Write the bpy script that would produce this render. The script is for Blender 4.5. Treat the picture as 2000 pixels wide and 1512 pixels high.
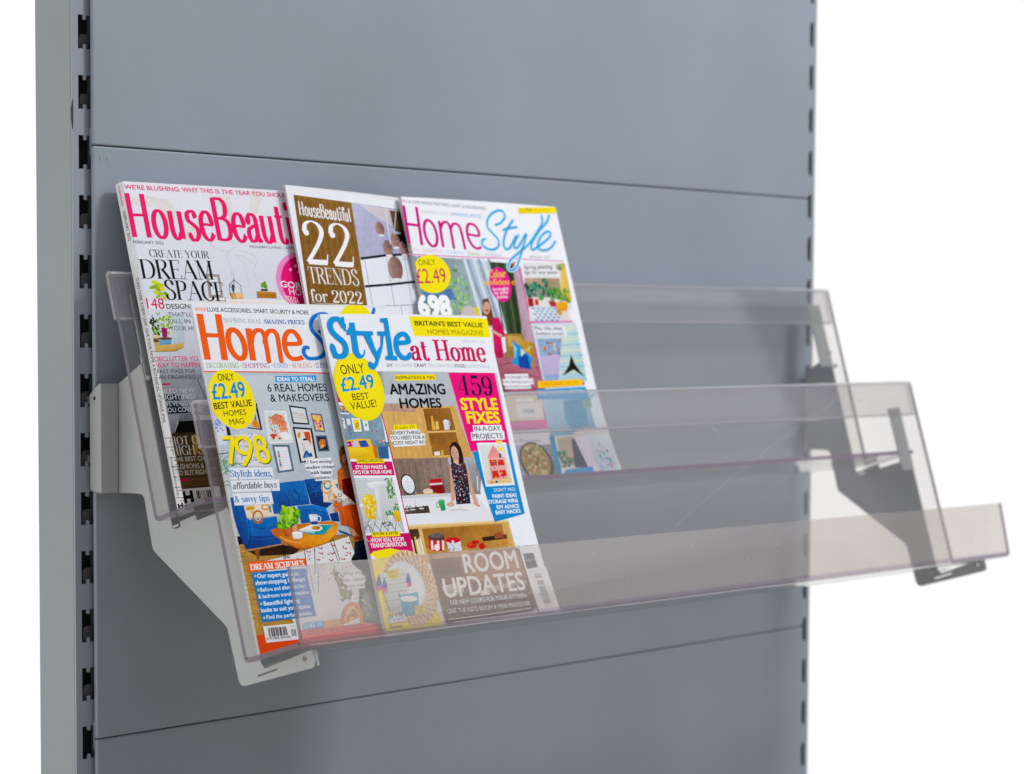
import bpy, math, random
from mathutils import Vector, Matrix
from mathutils.geometry import tessellate_polygon

for o in list(bpy.data.objects): bpy.data.objects.remove(o, do_unlink=True)
scene = bpy.context.scene
COL = scene.collection
ZT = 1.90                                   # height of the first slot above the floor (m)

def W(X, y, d):
    """mm across the bay, mm below the first slot, mm out from the uprights -> metres"""
    return Vector((X / 1000.0, -d / 1000.0, ZT - y / 1000.0))

# ------------------------------------------------------------------ camera
cd = bpy.data.cameras.new('camera')
cam = bpy.data.objects.new('camera', cd); COL.objects.link(cam); scene.camera = cam
right, up, back = (0.66982, -0.74251, 0.00479), (-0.04351 * -1, 0.04569, 0.99801), (-0.74124, -0.66828, 0.06291)
right = Vector(right); back = Vector(back).normalized(); right = (right - back * right.dot(back)).normalized(); up = back.cross(right)
m = Matrix((right, up, back)).transposed().to_4x4(); m.translation = W(-1232.907, 256.949, 1589.558)
cam.matrix_world = m
cd.sensor_fit = 'HORIZONTAL'; cd.sensor_width = 36.0; cd.lens = 4575.37 / 2000 * 36.0
cd.shift_x = (1000 - 989.725) / 2000; cd.shift_y = (922.967 - 756) / 2000
cd.clip_start = 0.05; cd.clip_end = 60
cd.dof.use_dof = True; cd.dof.focus_distance = 1.97; cd.dof.aperture_fstop = 6.4

# ------------------------------------------------------------------ studio surroundings (world) and lamps
w = bpy.data.worlds.new('World'); scene.world = w; w.use_nodes = True
nt = w.node_tree; nt.nodes.clear()
tc = nt.nodes.new('ShaderNodeTexCoord'); sx = nt.nodes.new('ShaderNodeSeparateXYZ')
nt.links.new(tc.outputs['Generated'], sx.inputs[0])
rz = nt.nodes.new('ShaderNodeValToRGB'); rz.color_ramp.interpolation = 'EASE'       # room in front of the bay: floor to ceiling
mz = nt.nodes.new('ShaderNodeMapRange'); mz.inputs[1].default_value = -1; mz.inputs[2].default_value = 1
nt.links.new(sx.outputs['Z'], mz.inputs[0]); nt.links.new(mz.outputs[0], rz.inputs[0])
e = rz.color_ramp.elements; e[0].position = 0.0; e[0].color = (.56, .46, .37, 1); e[1].position = 1.0; e[1].color = (.56, .64, .74, 1)
x = e.new(.42); x.color = (.34, .31, .285, 1); x = e.new(.62); x.color = (.30, .32, .35, 1)
ry = nt.nodes.new('ShaderNodeMapRange'); ry.interpolation_type = 'SMOOTHSTEP'
ry.inputs[1].default_value = -.22; ry.inputs[2].default_value = .30
nt.links.new(sx.outputs['Y'], ry.inputs[0])
mx = nt.nodes.new('ShaderNodeMix'); mx.data_type = 'RGBA'
nt.links.new(ry.outputs[0], mx.inputs[0]); nt.links.new(rz.outputs[0], mx.inputs[6]); mx.inputs[7].default_value = (1.02, 1.02, 1.02, 1)
bg = nt.nodes.new('ShaderNodeBackground'); out = nt.nodes.new('ShaderNodeOutputWorld')
nt.links.new(mx.outputs[2], bg.inputs[0]); nt.links.new(bg.outputs[0], out.inputs[0])

def area(name, loc, target, size, size_y, power, color):
    l = bpy.data.lights.new(name, 'AREA'); l.shape = 'RECTANGLE'; l.size = size; l.size_y = size_y; l.energy = power; l.color = color
    o = bpy.data.objects.new(name, l); COL.objects.link(o); o.location = loc
    o.rotation_euler = (Vector(target) - Vector(loc)).to_track_quat('-Z', 'Y').to_euler()
    return o
area('ceiling_softbox', (1.35, -1.05, 3.35), (0.45, -0.1, 1.55), 1.3, 0.55, 5, (.97, 1.0, 1.02))
area('added_glare_light', (2.55, -2.05, 2.45), (0.4, 0, 1.5), 1.7, 0.9, 3.0, (.96, .97, 1.04))  # unseen lamp added for a soft glare on the acrylic
area('front_softbox', (1.35, -1.95, 3.4), (0.4, 0, 1.35), 0.7, 0.5, 38, (.98, 1.0, 1.02))
area('added_left_fill', (-2.4, 0.0, 1.6), (0.0, -0.1, 1.45), 1.2, 1.6, 10, (1.0, 1.0, .96))  # unseen fill added to brighten the left-facing steel

scene.view_settings.view_transform = 'Standard'; scene.view_settings.look = 'None'
scene.view_settings.exposure = 0.0; scene.view_settings.gamma = 1.0; scene.view_settings.use_curve_mapping = False
scene.cycles.use_denoising = True; scene.cycles.max_bounces = 14; scene.cycles.transparent_max_bounces = 24
scene.cycles.sample_clamp_indirect = 6

# ------------------------------------------------------------------ materials
def lin(h):
    h = h.lstrip('#'); v = [int(h[i:i + 2], 16) / 255 for i in (0, 2, 4)]
    return tuple(c / 12.92 if c <= .04045 else ((c + .055) / 1.055) ** 2.4 for c in v) + (1.0,)

def principled(name, col, rough=.5, metal=0., spec=.5, **kw):
    mt = bpy.data.materials.new(name); mt.use_nodes = True
    b = mt.node_tree.nodes['Principled BSDF']
    b.inputs['Base Color'].default_value = col if len(col) == 4 else (*col, 1)
    b.inputs['Roughness'].default_value = rough; b.inputs['Metallic'].default_value = metal; b.inputs['Specular IOR Level'].default_value = spec
    for k, v in kw.items(): b.inputs[k.replace('_', ' ')].default_value = v
    return mt

def steel_paint(name, col, rough=.42, grain=.02, bump=.03, var=.06):
    """powder coated sheet: fine orange-peel bump and a faint cloudy tone"""
    mt = principled(name, col, rough, 0, .45); t = mt.node_tree; b = t.nodes['Principled BSDF']
    co = t.nodes.new('ShaderNodeTexCoord')
    n1 = t.nodes.new('ShaderNodeTexNoise'); n1.inputs['Scale'].default_value = 5; n1.inputs['Detail'].default_value = 5
    n2 = t.nodes.new('ShaderNodeTexNoise'); n2.inputs['Scale'].default_value = 900; n2.inputs['Detail'].default_value = 2
    t.links.new(co.outputs['Object'], n1.inputs[0]); t.links.new(co.outputs['Object'], n2.inputs[0])
    add = t.nodes.new('ShaderNodeMath'); add.operation = 'ADD'
    s1 = t.nodes.new('ShaderNodeMapRange'); s1.inputs[1].default_value = .3; s1.inputs[2].default_value = .7; s1.inputs[3].default_value = 1 - var; s1.inputs[4].default_value = 1 + var
    s2 = t.nodes.new('ShaderNodeMapRange'); s2.inputs[1].default_value = .3; s2.inputs[2].default_value = .7; s2.inputs[3].default_value = -grain * 2; s2.inputs[4].default_value = grain * 2
    t.links.new(n1.outputs[0], s1.inputs[0]); t.links.new(n2.outputs[0], s2.inputs[0]); t.links.new(s1.outputs[0], add.inputs[0]); t.links.new(s2.outputs[0], add.inputs[1])
    mul = t.nodes.new('ShaderNodeMix'); mul.data_type = 'RGBA'; mul.blend_type = 'MULTIPLY'; mul.inputs[0].default_value = 1; mul.inputs[6].default_value = (*col[:3], 1)
    t.links.new(add.outputs[0], mul.inputs[7]); t.links.new(mul.outputs[2], b.inputs['Base Color'])
    bp = t.nodes.new('ShaderNodeBump'); bp.inputs['Strength'].default_value = bump; bp.inputs['Distance'].default_value = .0004
    t.links.new(n2.outputs[0], bp.inputs['Height']); t.links.new(bp.outputs[0], b.inputs['Normal'])
    return mt

M_PANEL = steel_paint('panel_grey', (.298, .340, .394), .52)
M_POST = steel_paint('upright_grey', (.300, .348, .402), .45)
M_SIDE = steel_paint('upright_side_light_tint', (.268, .303, .312), .45)  # same upright paint, with the light on its sides put into the colour
M_BRKT = steel_paint('bracket_grey', (.385, .40, .395), .40, var=.04)
M_DARK = principled('channel_painted_shade', (.025, .024, .026), .7)  # near-black stands for the shade inside the channel
M_HOOK = principled('hook_steel', (.12, .11, .11), .5)
M_ZINC = principled('worn_zinc', (.30, .28, .25), .35, .8)
M_SCUFF = principled('scuff', (.15, .16, .18), .5)
M_CHIP = principled('bare_chip', (.03, .025, .03), .6)

def acrylic(name, haze, haze_col, tint, rough=.04, flecks=0., scale=170., gloss=1.0):
    """clear sheet as two faces: tinted see-through, Fresnel gloss, and a pale film painting reflected haze along with scuffs"""
    mt = bpy.data.materials.new(name); mt.use_nodes = True; t = mt.node_tree; t.nodes.clear()
    o = t.nodes.new('ShaderNodeOutputMaterial')
    tr = t.nodes.new('ShaderNodeBsdfTransparent'); tr.inputs[0].default_value = (*tint, 1)
    df = t.nodes.new('ShaderNodeBsdfDiffuse'); df.inputs[0].default_value = (*haze_col, 1)
    tl = t.nodes.new('ShaderNodeBsdfTranslucent'); tl.inputs[0].default_value = (*haze_col, 1)
    ms = t.nodes.new('ShaderNodeMixShader'); ms.inputs[0].default_value = .5; t.links.new(df.outputs[0], ms.inputs[1]); t.links.new(tl.outputs[0], ms.inputs[2])
    co = t.nodes.new('ShaderNodeTexCoord')
    nz = t.nodes.new('ShaderNodeTexNoise'); nz.inputs['Scale'].default_value = 9; nz.inputs['Detail'].default_value = 4; t.links.new(co.outputs['Object'], nz.inputs[0])
    mr = t.nodes.new('ShaderNodeMapRange'); mr.inputs[1].default_value = .3; mr.inputs[2].default_value = .7; mr.inputs[3].default_value = haze * .82; mr.inputs[4].default_value = haze * 1.18
    t.links.new(nz.outputs[0], mr.inputs[0]); fac = mr.outputs[0]
    if flecks:
        vo = t.nodes.new('ShaderNodeTexVoronoi'); vo.inputs['Scale'].default_value = scale; t.links.new(co.outputs['Object'], vo.inputs['Vector'])
        lt = t.nodes.new('ShaderNodeMath'); lt.operation = 'LESS_THAN'; lt.inputs[1].default_value = .10; t.links.new(vo.outputs['Distance'], lt.inputs[0])
        sp = t.nodes.new('ShaderNodeSeparateColor'); t.links.new(vo.outputs['Color'], sp.inputs[0])
        l2 = t.nodes.new('ShaderNodeMath'); l2.operation = 'LESS_THAN'; l2.inputs[1].default_value = flecks; t.links.new(sp.outputs[0], l2.inputs[0])
        mu = t.nodes.new('ShaderNodeMath'); mu.operation = 'MULTIPLY'; t.links.new(lt.outputs[0], mu.inputs[0]); t.links.new(l2.outputs[0], mu.inputs[1])
        ma = t.nodes.new('ShaderNodeMath'); ma.operation = 'MULTIPLY_ADD'; ma.inputs[1].default_value = .32; ma.use_clamp = True
        t.links.new(mu.outputs[0], ma.inputs[0]); t.links.new(fac, ma.inputs[2]); fac = ma.outputs[0]
    m1 = t.nodes.new('ShaderNodeMixShader'); t.links.new(fac, m1.inputs[0]); t.links.new(tr.outputs[0], m1.inputs[1]); t.links.new(ms.outputs[0], m1.inputs[2])
    gl = t.nodes.new('ShaderNodeBsdfGlossy'); gl.inputs['Roughness'].default_value = rough
    fr = t.nodes.new('ShaderNodeLayerWeight'); fr.inputs[0].default_value = .5                # Schlick: .04 + .96 (1 - cos)^5
    pw = t.nodes.new('ShaderNodeMath'); pw.operation = 'POWER'; pw.inputs[1].default_value = 5; t.links.new(fr.outputs['Facing'], pw.inputs[0])
    fm = t.nodes.new('ShaderNodeMath'); fm.operation = 'MULTIPLY_ADD'; fm.inputs[1].default_value = .96 * gloss; fm.inputs[2].default_value = .04 * gloss; t.links.new(pw.outputs[0], fm.inputs[0])
    m2 = t.nodes.new('ShaderNodeMixShader'); t.links.new(fm.outputs[0], m2.inputs[0]); t.links.new(m1.outputs[0], m2.inputs[1]); t.links.new(gl.outputs[0], m2.inputs[2])
    t.links.new(m2.outputs[0], o.inputs[0])
    return mt

A_CLEAR = acrylic('acrylic_clear', .055, (.56, .60, .74), (.978, .967, .950), flecks=.03, scale=90)
A_SHEET = acrylic('acrylic_sheet', .09, (.60, .58, .63), (.972, .957, .942), rough=.10, flecks=.05, scale=80)
A_HEM = acrylic('acrylic_hem', .17, (.60, .61, .70), (.97, .96, .955), flecks=.02, scale=90)
A_LIP = acrylic('acrylic_scuffed_lip_haze', .35, (.72, .665, .64), (.985, .945, .90), rough=.12, flecks=.09, scale=120, gloss=2.0)  # scuffs, plus a milky reflection painted as haze
A_EDGE = acrylic('acrylic_sawn_edge', .72, (.23, .20, .235), (.70, .64, .71), rough=.25)
A_RIM = acrylic('acrylic_rim_highlight', .55, (.76, .74, .77), (.93, .92, .94), rough=.07, gloss=2.0)  # whitened film paints the rim's glint under the real gloss
A_CAP = acrylic('acrylic_hem_end', .5, (.60, .58, .60), (.93, .92, .93), rough=.3, gloss=.5)
A_LINE = acrylic('acrylic_bright_line', .75, (.66, .61, .66), (.93, .92, .94), rough=.12, gloss=1.2)  # pale opaque colour paints the bright line along the hem flange
A_FOLD = acrylic('acrylic_fold_line', .75, (.28, .17, .29), (.74, .60, .74), rough=.12)
A_BEND = acrylic('acrylic_bend', .42, (.52, .46, .54), (.88, .83, .90), rough=.06, gloss=1.4)
M_NICK = acrylic('nick', .22, (.85, .84, .84), (1, 1, 1), rough=.3, gloss=.3)
M_SCRATCH = acrylic('scratch', .10, (.85, .84, .84), (1, 1, 1), rough=.3, gloss=.3)

def ink_material(name='printed_coated_paper', tone=0.0):
    """printed coated paper: ink colour comes with the print, a light gloss over it"""
    mt = bpy.data.materials.new(name); mt.use_nodes = True; t = mt.node_tree; b = t.nodes['Principled BSDF']
    at = t.nodes.new('ShaderNodeAttribute'); at.attribute_name = 'ink'
    co = t.nodes.new('ShaderNodeTexCoord'); n = t.nodes.new('ShaderNodeTexNoise'); n.inputs['Scale'].default_value = 420; n.inputs['Detail'].default_value = 3
    t.links.new(co.outputs['Object'], n.inputs[0])
    r = t.nodes.new('ShaderNodeMapRange'); r.inputs[1].default_value = .3; r.inputs[2].default_value = .7; r.inputs[3].default_value = .975; r.inputs[4].default_value = 1.02
    t.links.new(n.outputs[0], r.inputs[0])
    mu = t.nodes.new('ShaderNodeMix'); mu.data_type = 'RGBA'; mu.blend_type = 'MULTIPLY'; mu.inputs[0].default_value = 1
    t.links.new(at.outputs['Color'], mu.inputs[6]); t.links.new(r.outputs[0], mu.inputs[7]); t.links.new(mu.outputs[2], b.inputs['Base Color'])
    if tone:                                                      # tonal mottling of the printed photographs themselves
        last = mu.outputs[2]; bw = t.nodes.new('ShaderNodeRGBToBW'); t.links.new(at.outputs['Color'], bw.inputs[0])
        fc = t.nodes.new('ShaderNodeMapRange'); fc.inputs[1].default_value = .30; fc.inputs[2].default_value = .66; fc.inputs[3].default_value = 1; fc.inputs[4].default_value = .06; t.links.new(bw.outputs[0], fc.inputs[0])   # paper white stays clean
        for sc_, am in ((70, tone), (240, tone * .9), (900, tone * .5)):
            n2 = t.nodes.new('ShaderNodeTexNoise'); n2.inputs['Scale'].default_value = sc_; n2.inputs['Detail'].default_value = 3; t.links.new(co.outputs['Object'], n2.inputs[0])
            r2 = t.nodes.new('ShaderNodeMapRange'); r2.inputs[1].default_value = .32; r2.inputs[2].default_value = .68; r2.inputs[3].default_value = 1 - am * 1.25; r2.inputs[4].default_value = 1 + am * .75; t.links.new(n2.outputs[0], r2.inputs[0])
            m2 = t.nodes.new('ShaderNodeMix'); m2.data_type = 'RGBA'; m2.blend_type = 'MULTIPLY'; t.links.new(fc.outputs[0], m2.inputs[0]); t.links.new(last, m2.inputs[6]); t.links.new(r2.outputs[0], m2.inputs[7]); last = m2.outputs[2]
        t.links.new(last, b.inputs['Base Color'])
    b.inputs['Roughness'].default_value = .42; b.inputs['Specular IOR Level'].default_value = .05
    return mt
M_INK = ink_material()
M_PHOTO = ink_material('printed_photograph', .13)

def paper_edge():
    mt = principled('page_edges', (.72, .71, .70), .7, 0, .2); t = mt.node_tree; b = t.nodes['Principled BSDF']
    co = t.nodes.new('ShaderNodeTexCoord'); mp = t.nodes.new('ShaderNodeMapping'); mp.inputs['Scale'].default_value = (4, 4, 2600)
    n = t.nodes.new('ShaderNodeTexNoise'); n.inputs['Scale'].default_value = 1.0
    t.links.new(co.outputs['Object'], mp.inputs[0]); t.links.new(mp.outputs[0], n.inputs[0])
    r = t.nodes.new('ShaderNodeValToRGB'); r.color_ramp.elements[0].color = (.38, .37, .37, 1); r.color_ramp.elements[1].color = (.86, .85, .84, 1); r.color_ramp.elements[0].position = .35; r.color_ramp.elements[1].position = .6
    t.links.new(n.outputs[0], r.inputs[0]); t.links.new(r.outputs[0], b.inputs['Base Color'])
    return mt
M_PAGES = paper_edge()
M_PAPER = principled('white_cover_paper', (.80, .80, .81), .4, 0, .3)

# ------------------------------------------------------------------ helpers
def tag(o, label=None, category=None, group=None, kind=None):
    for k, v in (('label', label), ('category', category), ('group', group), ('kind', kind)):
        if v: o[k] = v
    return o

def empty(name, mat, **kw):
    o = bpy.data.objects.new(name, None); o.empty_display_size = .03; COL.objects.link(o); o.matrix_world = mat if isinstance(mat, Matrix) else Matrix.Translation(mat)
    return tag(o, **kw)

def link_mesh(name, me, parent=None, world=False):
    o = bpy.data.objects.new(name, me); COL.objects.link(o)
    if parent is not None:
        o.parent = parent
        if world: o.matrix_parent_inverse = parent.matrix_world.inverted()
    return o

class MB:
    """collects faces with materials and links them as one mesh"""
    def __init__(s): s.v = []; s.f = []; s.mi = []; s.mats = []
    def mid(s, m):
        if m not in s.mats: s.mats.append(m)
        return s.mats.index(m)
    def face(s, pts, m):
        i = len(s.v); s.v += [tuple(p) for p in pts]; s.f.append(tuple(range(i, i + len(pts)))); s.mi.append(s.mid(m))
    def box(s, lo, hi, m):
        (a, b, c), (d, e, f) = lo, hi
        P = [Vector(q) for q in ((a, b, c), (d, b, c), (d, e, c), (a, e, c), (a, b, f), (d, b, f), (d, e, f), (a, e, f))]
        for q in ((0, 3, 2, 1), (4, 5, 6, 7), (0, 1, 5, 4), (1, 2, 6, 5), (2, 3, 7, 6), (3, 0, 4, 7)): s.face([P[k] for k in q], m)
    def build(s, name, parent=None, world=True, smooth=False, origin=None):
        me = bpy.data.meshes.new(name)
        off = Vector(origin) if origin is not None else Vector((0, 0, 0))
        me.from_pydata([Vector(v) - off for v in s.v], [], s.f)
        for m in s.mats: me.materials.append(m)
        for p, i in zip(me.polygons, s.mi): p.material_index = i; p.use_smooth = smooth
        me.update(); o = link_mesh(name, me, parent, world)
        if origin is not None and parent is None: o.location = off
        return o

def bevel(o, width, seg=2):
    b = o.modifiers.new('soft_edges', 'BEVEL'); b.width = width; b.segments = seg; b.limit_method = 'ANGLE'; b.angle_limit = math.radians(40)
    return o

def weld(o):
    wd = o.modifiers.new('weld', 'WELD'); wd.merge_threshold = 1e-5
    return o

def plate(name, loops, thick, mat_world, mats, parent=None, bev=.0003):
    """flat sheet cut to outline loops[0] with holes loops[1:], given in the sheet's own plane (metres)"""
    c = bpy.data.curves.new(name, 'CURVE'); c.dimensions = '2D'; c.fill_mode = 'BOTH'; c.extrude = thick / 2 - bev; c.bevel_depth = bev; c.bevel_resolution = 1; c.offset = -bev
    for L in loops:
        sp = c.splines.new('POLY'); sp.points.add(len(L) - 1); sp.use_cyclic_u = True
        for p, q in zip(sp.points, L): p.co = (q[0], q[1], 0, 1)
    t = bpy.data.objects.new(name, c); COL.objects.link(t); bpy.context.view_layer.update()
    dg = bpy.context.evaluated_depsgraph_get(); me = bpy.data.meshes.new_from_object(t.evaluated_get(dg)); me.name = name
    bpy.data.objects.remove(t, do_unlink=True); bpy.data.curves.remove(c)
    me.transform(mat_world); me.materials.clear()
    for m in mats: me.materials.append(m)
    for p in me.polygons: p.material_index = 0; p.use_smooth = False
    return link_mesh(name, me, parent, True)

def rounded(pts, rads, n=5):
    out = []
    for i, p in enumerate(pts):
        r = rads[i] if isinstance(rads, (list, tuple)) else rads
        a, b, c = Vector(pts[i - 1]), Vector(p), Vector(pts[(i + 1) % len(pts)])
        if r <= 0: out.append(b); continue
        u, v = (a - b), (c - b); r = min(r, u.length * .45, v.length * .45)
        p0, p1 = b + u.normalized() * r, b + v.normalized() * r
        for k in range(n + 1):
            t = k / n; out.append((1 - t) ** 2 * p0 + 2 * t * (1 - t) * b + t * t * p1)
    return [tuple(q) for q in out]

def circle(cx, cy, r, n=16): return [(cx + r * math.cos(2 * math.pi * k / n), cy + r * math.sin(2 * math.pi * k / n)) for k in range(n)]

# ------------------------------------------------------------------ bay: uprights and back panels
XL, XR = 0.0, 1056.0
def upright(xc, label, y_off, lit):
    root = empty('slotted_upright', W(xc, 1900, 0), label=label, category='upright', group='slotted uprights of the shelving bay')
    top, bot = -190.0, 1000.0
    # face plate plane: x right, y up, sheet 2 mm thick with its front at d = 0
    mw = Matrix.Translation(W(xc, 0, -1)) @ Matrix(((1, 0, 0, 0), (0, 0, -1, 0), (0, 1, 0, 0), (0, 0, 0, 1)))
    outer = [(-.0135, -bot / 1000), (.0135, -bot / 1000), (.0135, -top / 1000), (-.0135, -top / 1000)]
    loops = [outer]
    def slot(yt):
        t, b = -yt / 1000, -(yt + 28) / 1000
        L = [(-.007, t), (-.0016, t)]
        L += [(.0016 * -math.cos(a), t - .0028 - .0012 * math.sin(a)) for a in [k * math.pi / 6 for k in range(7)]]
        L += [(.0016, t), (.007, t), (.007, b), (.0016, b)]
        L += [(.0016 * math.cos(a), b + .0028 + .0012 * math.sin(a)) for a in [k * math.pi / 6 for k in range(7)]]
        L += [(-.0016, b), (-.007, b)]
        return L
    for i in range(-3, 19):
        loops.append(slot(50 * i + y_off))
    plate('slotted_face', loops, .002, mw, [M_POST], root, .0002)
    c = MB()                                                     # the channel behind the face
    x0, x1 = xc - 13.5, xc + 13.5
    def bx(mb, a, b, m): mb.box(W(*a), W(*b), m)
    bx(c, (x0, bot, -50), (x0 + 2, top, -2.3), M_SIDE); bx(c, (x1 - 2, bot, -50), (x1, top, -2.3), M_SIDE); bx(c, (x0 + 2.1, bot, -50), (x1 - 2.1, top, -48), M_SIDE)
    c.build('channel', root)
    d = MB(); bx(d, (x0 + 2.2, bot, -13), (x1 - 2.2, top, -12), M_DARK); d.build('slot_shade_sheet', root)  # added sheet, coloured as the shade seen through the slots
    if lit:
        k = MB(); k.face([W(x0 + .9, 72, .12), W(x0 + .2, 70, .12), W(x0 + .1, 96, .12), W(x0 + .7, 94, .12), W(x0 + 1.2, 84, .12)], M_CHIP); k.face([W(x0 - .1, 72, -.3), W(x0 - .1, 80, -2.4), W(x0 - .1, 88, -1.6), W(x0 - .1, 96, -.3)], M_CHIP); k.face([W(x0 + .2, 70, .12), W(x0 - .1, 72, -.3), W(x0 - .1, 96, -.3), W(x0 + .1, 96, .12)], M_CHIP)
        weld(k.build('paint_chip', root))
    return root
upright(XL, 'wide grey slotted upright at the left end, its pale side wall showing', 0, True)
upright(XR, 'narrow grey slotted upright at the far right edge of the back panels', 2.3, False)

def back_panel(y0, y1, label):
    root = empty('back_panel', W(525, y1, 7), label=label, category='back panel', group='grey steel back panels')
    x0, x1 = 3.0, 1047.0
    mb = MB(); mb.box(W(x0, y1, 2.6), W(x1, y0, 7), M_PANEL)
    bevel(weld(mb.build('sheet', root)), .0013, 2)
    lp = MB(); lp.box(W(x0 + 1, y1 + 9, .4), W(x1 - 1, y1 - 14, 2.4), M_PANEL); lp.build('interlock_strip', root)   # tucks behind the next panel down
    if 100 < y0 < 120:
        for q in (((9, 117), (9.6, 116.8), (9.9, 121), (9.3, 121)), ((16, 118), (17.2, 118.4), (17.4, 121), (16.8, 120.6))):
            sm = MB(); sm.face([W(x, y, 7.06) for x, y in q], M_SCUFF); sm.build('scuff_mark', root)
    k = 0
    for xc, sgn, off in ((XL, 1, 0), (XR, -1, 2.3)):                # lugs that reach into the slots
        for i in range(-3, 19):
            y = 50 * i + off + 15
            if y0 + 8 < y < y1 - 16:
                L = rounded([(-.0025 * sgn, -.0135), (.0075 * sgn, -.0135), (.0075 * sgn, 0), (-.0025 * sgn, 0)], [0, 0, 0, .005], 4)
                if k == 0: me = None
                h = plate('hook', [L], .0016, Matrix.Translation(W(xc, y, -5)) @ Matrix(((1, 0, 0, 0), (0, 0, -1, 0), (0, 1, 0, 0), (0, 0, 0, 1))), [M_HOOK], root, .0001)
                k += 1
    return root
back_panel(-394, 107.5, 'upper grey back panel above the magazines')
back_panel(108.7, 610.7, 'middle grey back panel directly behind the magazine rack')
back_panel(611.7, 1112, 'lower grey back panel below the magazine rack')

# ------------------------------------------------------------------ rack: steel brackets
def bracket(xp, sg, label):
    """side plate at x = xp; sg = +1 when the outer side faces -x (left bracket)"""
    root = empty('rack_bracket', W(xp, 400, 0), label=label, category='bracket', group='steel end brackets of the magazine rack')
    # plate plane: u = d (out), v = -y
    sh = 0 if sg > 0 else -4
    O = [(308, 18), (306, 22), (289, 51), (283, 46.5), (300, 51.6), (425, 87.5), (427, 91), (407.5, 152.6), (405, 156), (417, 163.5), (527, 196), (532.5, 201), (511.4, 256.2), (525, 260.4), (550.5, 171.5), (503, 156), (446.5, 62.3), (400.2, 50.6), (400.6, 18)]
    rad = [0, 0, 3, 1, 2, 2, 2, 1, 1, 2, 3, 3, 3, 5, 7, 4, 4, 6, 0]
    pts = rounded([(d / 1000, -y / 1000) for y, d in O], [r / 1000 for r in rad], 4)
    def q(d0, y0, d1, y1, hgt):                                     # slot-shaped window along a line
        a, b = Vector((d0 / 1000, -y0 / 1000)), Vector((d1 / 1000, -y1 / 1000)); n = Vector((-(b - a).y, (b - a).x)).normalized() * hgt / 1000
        return [tuple(a), tuple(b), tuple(b - n), tuple(a - n)]
    holes = [q(97, 420.5, 117, 413.6, 5.2), circle(.2485, -.5196, .0026), q(193, 538.5, 216, 530.5, 1.3), circle(.0565, -.3025, .0022), q(87, 425.5, 95, 422.6, 1.4)]
    R3 = Matrix(((0, 0, 1, 0), (-1, 0, 0, 0), (0, 1, 0, 0), (0, 0, 0, 1)))
    mw = Matrix.Translation(W(xp, 0, 0)) @ R3
    plate('side_plate', [pts] + holes, .002, mw, [M_BRKT], root, .00035)
    # jog back to the upright: strip parallel to the panel, then a strip going into the slots
    xo = xp - sg * 20
    mb = MB(); mb.box(W(min(xo, xp - sg * 1.2), 400.4, 16.2), W(max(xo, xp - sg * 1.2), 308.0, 18.2), M_BRKT)
    bevel(weld(mb.build('jog_strip', root)), .0008, 2)
    T = rounded([(.0034, -.3175), (.0165, -.3075), (.0165, -.4004), (.0034, -.3985)], [.001, .001, .001, .003], 3)
    plate('hook_strip', [T, circle(.0095, -.3205, .0018)], .0018, Matrix.Translation(W(xo + sg * .9, 0, 0)) @ R3, [M_BRKT], root, .0003)
    for yy in (319, 369):
        mb = MB(); mb.box(W(xo, yy + 6, -9), W(xo + sg * 1.6, yy, 3.5), M_HOOK); mb.build('slot_hook', root)
    # tip flange and screw ring
    tipn = MB(); 
    def tf(y, e): return 256.2 + (y - 511.4) * .31 + e
    for e0, flip in ((.3, False), (-1.5, True)):
        q = [W(xp + sg * .9, 524, tf(524, e0)), W(xp + sg * 3.6, 524, tf(524, e0)), W(xp + sg * 3.6, 512.5, tf(512.5, e0)), W(xp + sg * .9, 512.5, tf(512.5, e0))]; tipn.face(q[::-1] if flip else q, M_BRKT)
    tipn.face([W(xp + sg * 3.6, 524, tf(524, .3)), W(xp + sg * 3.6, 524, tf(524, -1.5)), W(xp + sg * 3.6, 512.5, tf(512.5, -1.5)), W(xp + sg * 3.6, 512.5, tf(512.5, .3))], M_BRKT); weld(tipn.build('tip_flange', root))
    for cy, cd, r in ((519.6, 248.5, 2.5), (302.5, 56.5, 2.1)):
        ring = MB(); n = 14
        for k in range(n):
            a, b = 2 * math.pi * k / n, 2 * math.pi * (k + 1) / n
            ring.face([W(xp - sg * .2, cy + r * math.sin(t) * f, cd + r * math.cos(t) * f) for t, f in ((a, 1), (b, 1), (b, .45), (a, .45))], M_ZINC)
        ring.build('screw_hole_rim', root)
    # tabs folded inward that hold the hems and the floors of the trays
    def tab(name, y0, y1, l0, slope, d0, wdt):
        p = MB(); da = d0 + slope * (y0 - l0) - 1.4; db = d0 + slope * (y1 - l0) - 1.4
        xa, xb = xp, xp + sg * wdt
        f0 = [W(xa, y0, da), W(xb, y0 + .8, da), W(xb, y1, db), W(xa, y1, db)]; b0 = [v + Vector((0, .0018, .0005)) for v in f0]
        p.face(f0, M_BRKT); p.face(b0[::-1], M_BRKT)
        for i in range(4): j = (i + 1) % 4; p.face([f0[i], b0[i], b0[j], f0[j]], M_BRKT)
        bevel(weld(p.build(name, root)), .0006, 2)
    tab('hem_tab', 233, 303.5, 217, .293, 30, 24); tab('hem_tab', 348.5, 418, 322, .2976, 138, 24)
    for (ya, da), (yb, db) in (((423.5, 97), (416.8, 117)), ((533.2, 193), (524.8, 216))):
        mb = MB(); mb.face([W(xp, ya, da), W(xp, yb, db), W(xp + sg * 18, yb, db), W(xp + sg * 18, ya, da)], M_BRKT); mb.build('floor_tab', root)
    return root
bracket(20.0, 1, 'grey steel end bracket on the left, its whole stepped side plate visible')
bracket(1034.0, -1, 'grey steel end bracket at the right, seen mostly through the clear trays')

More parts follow.
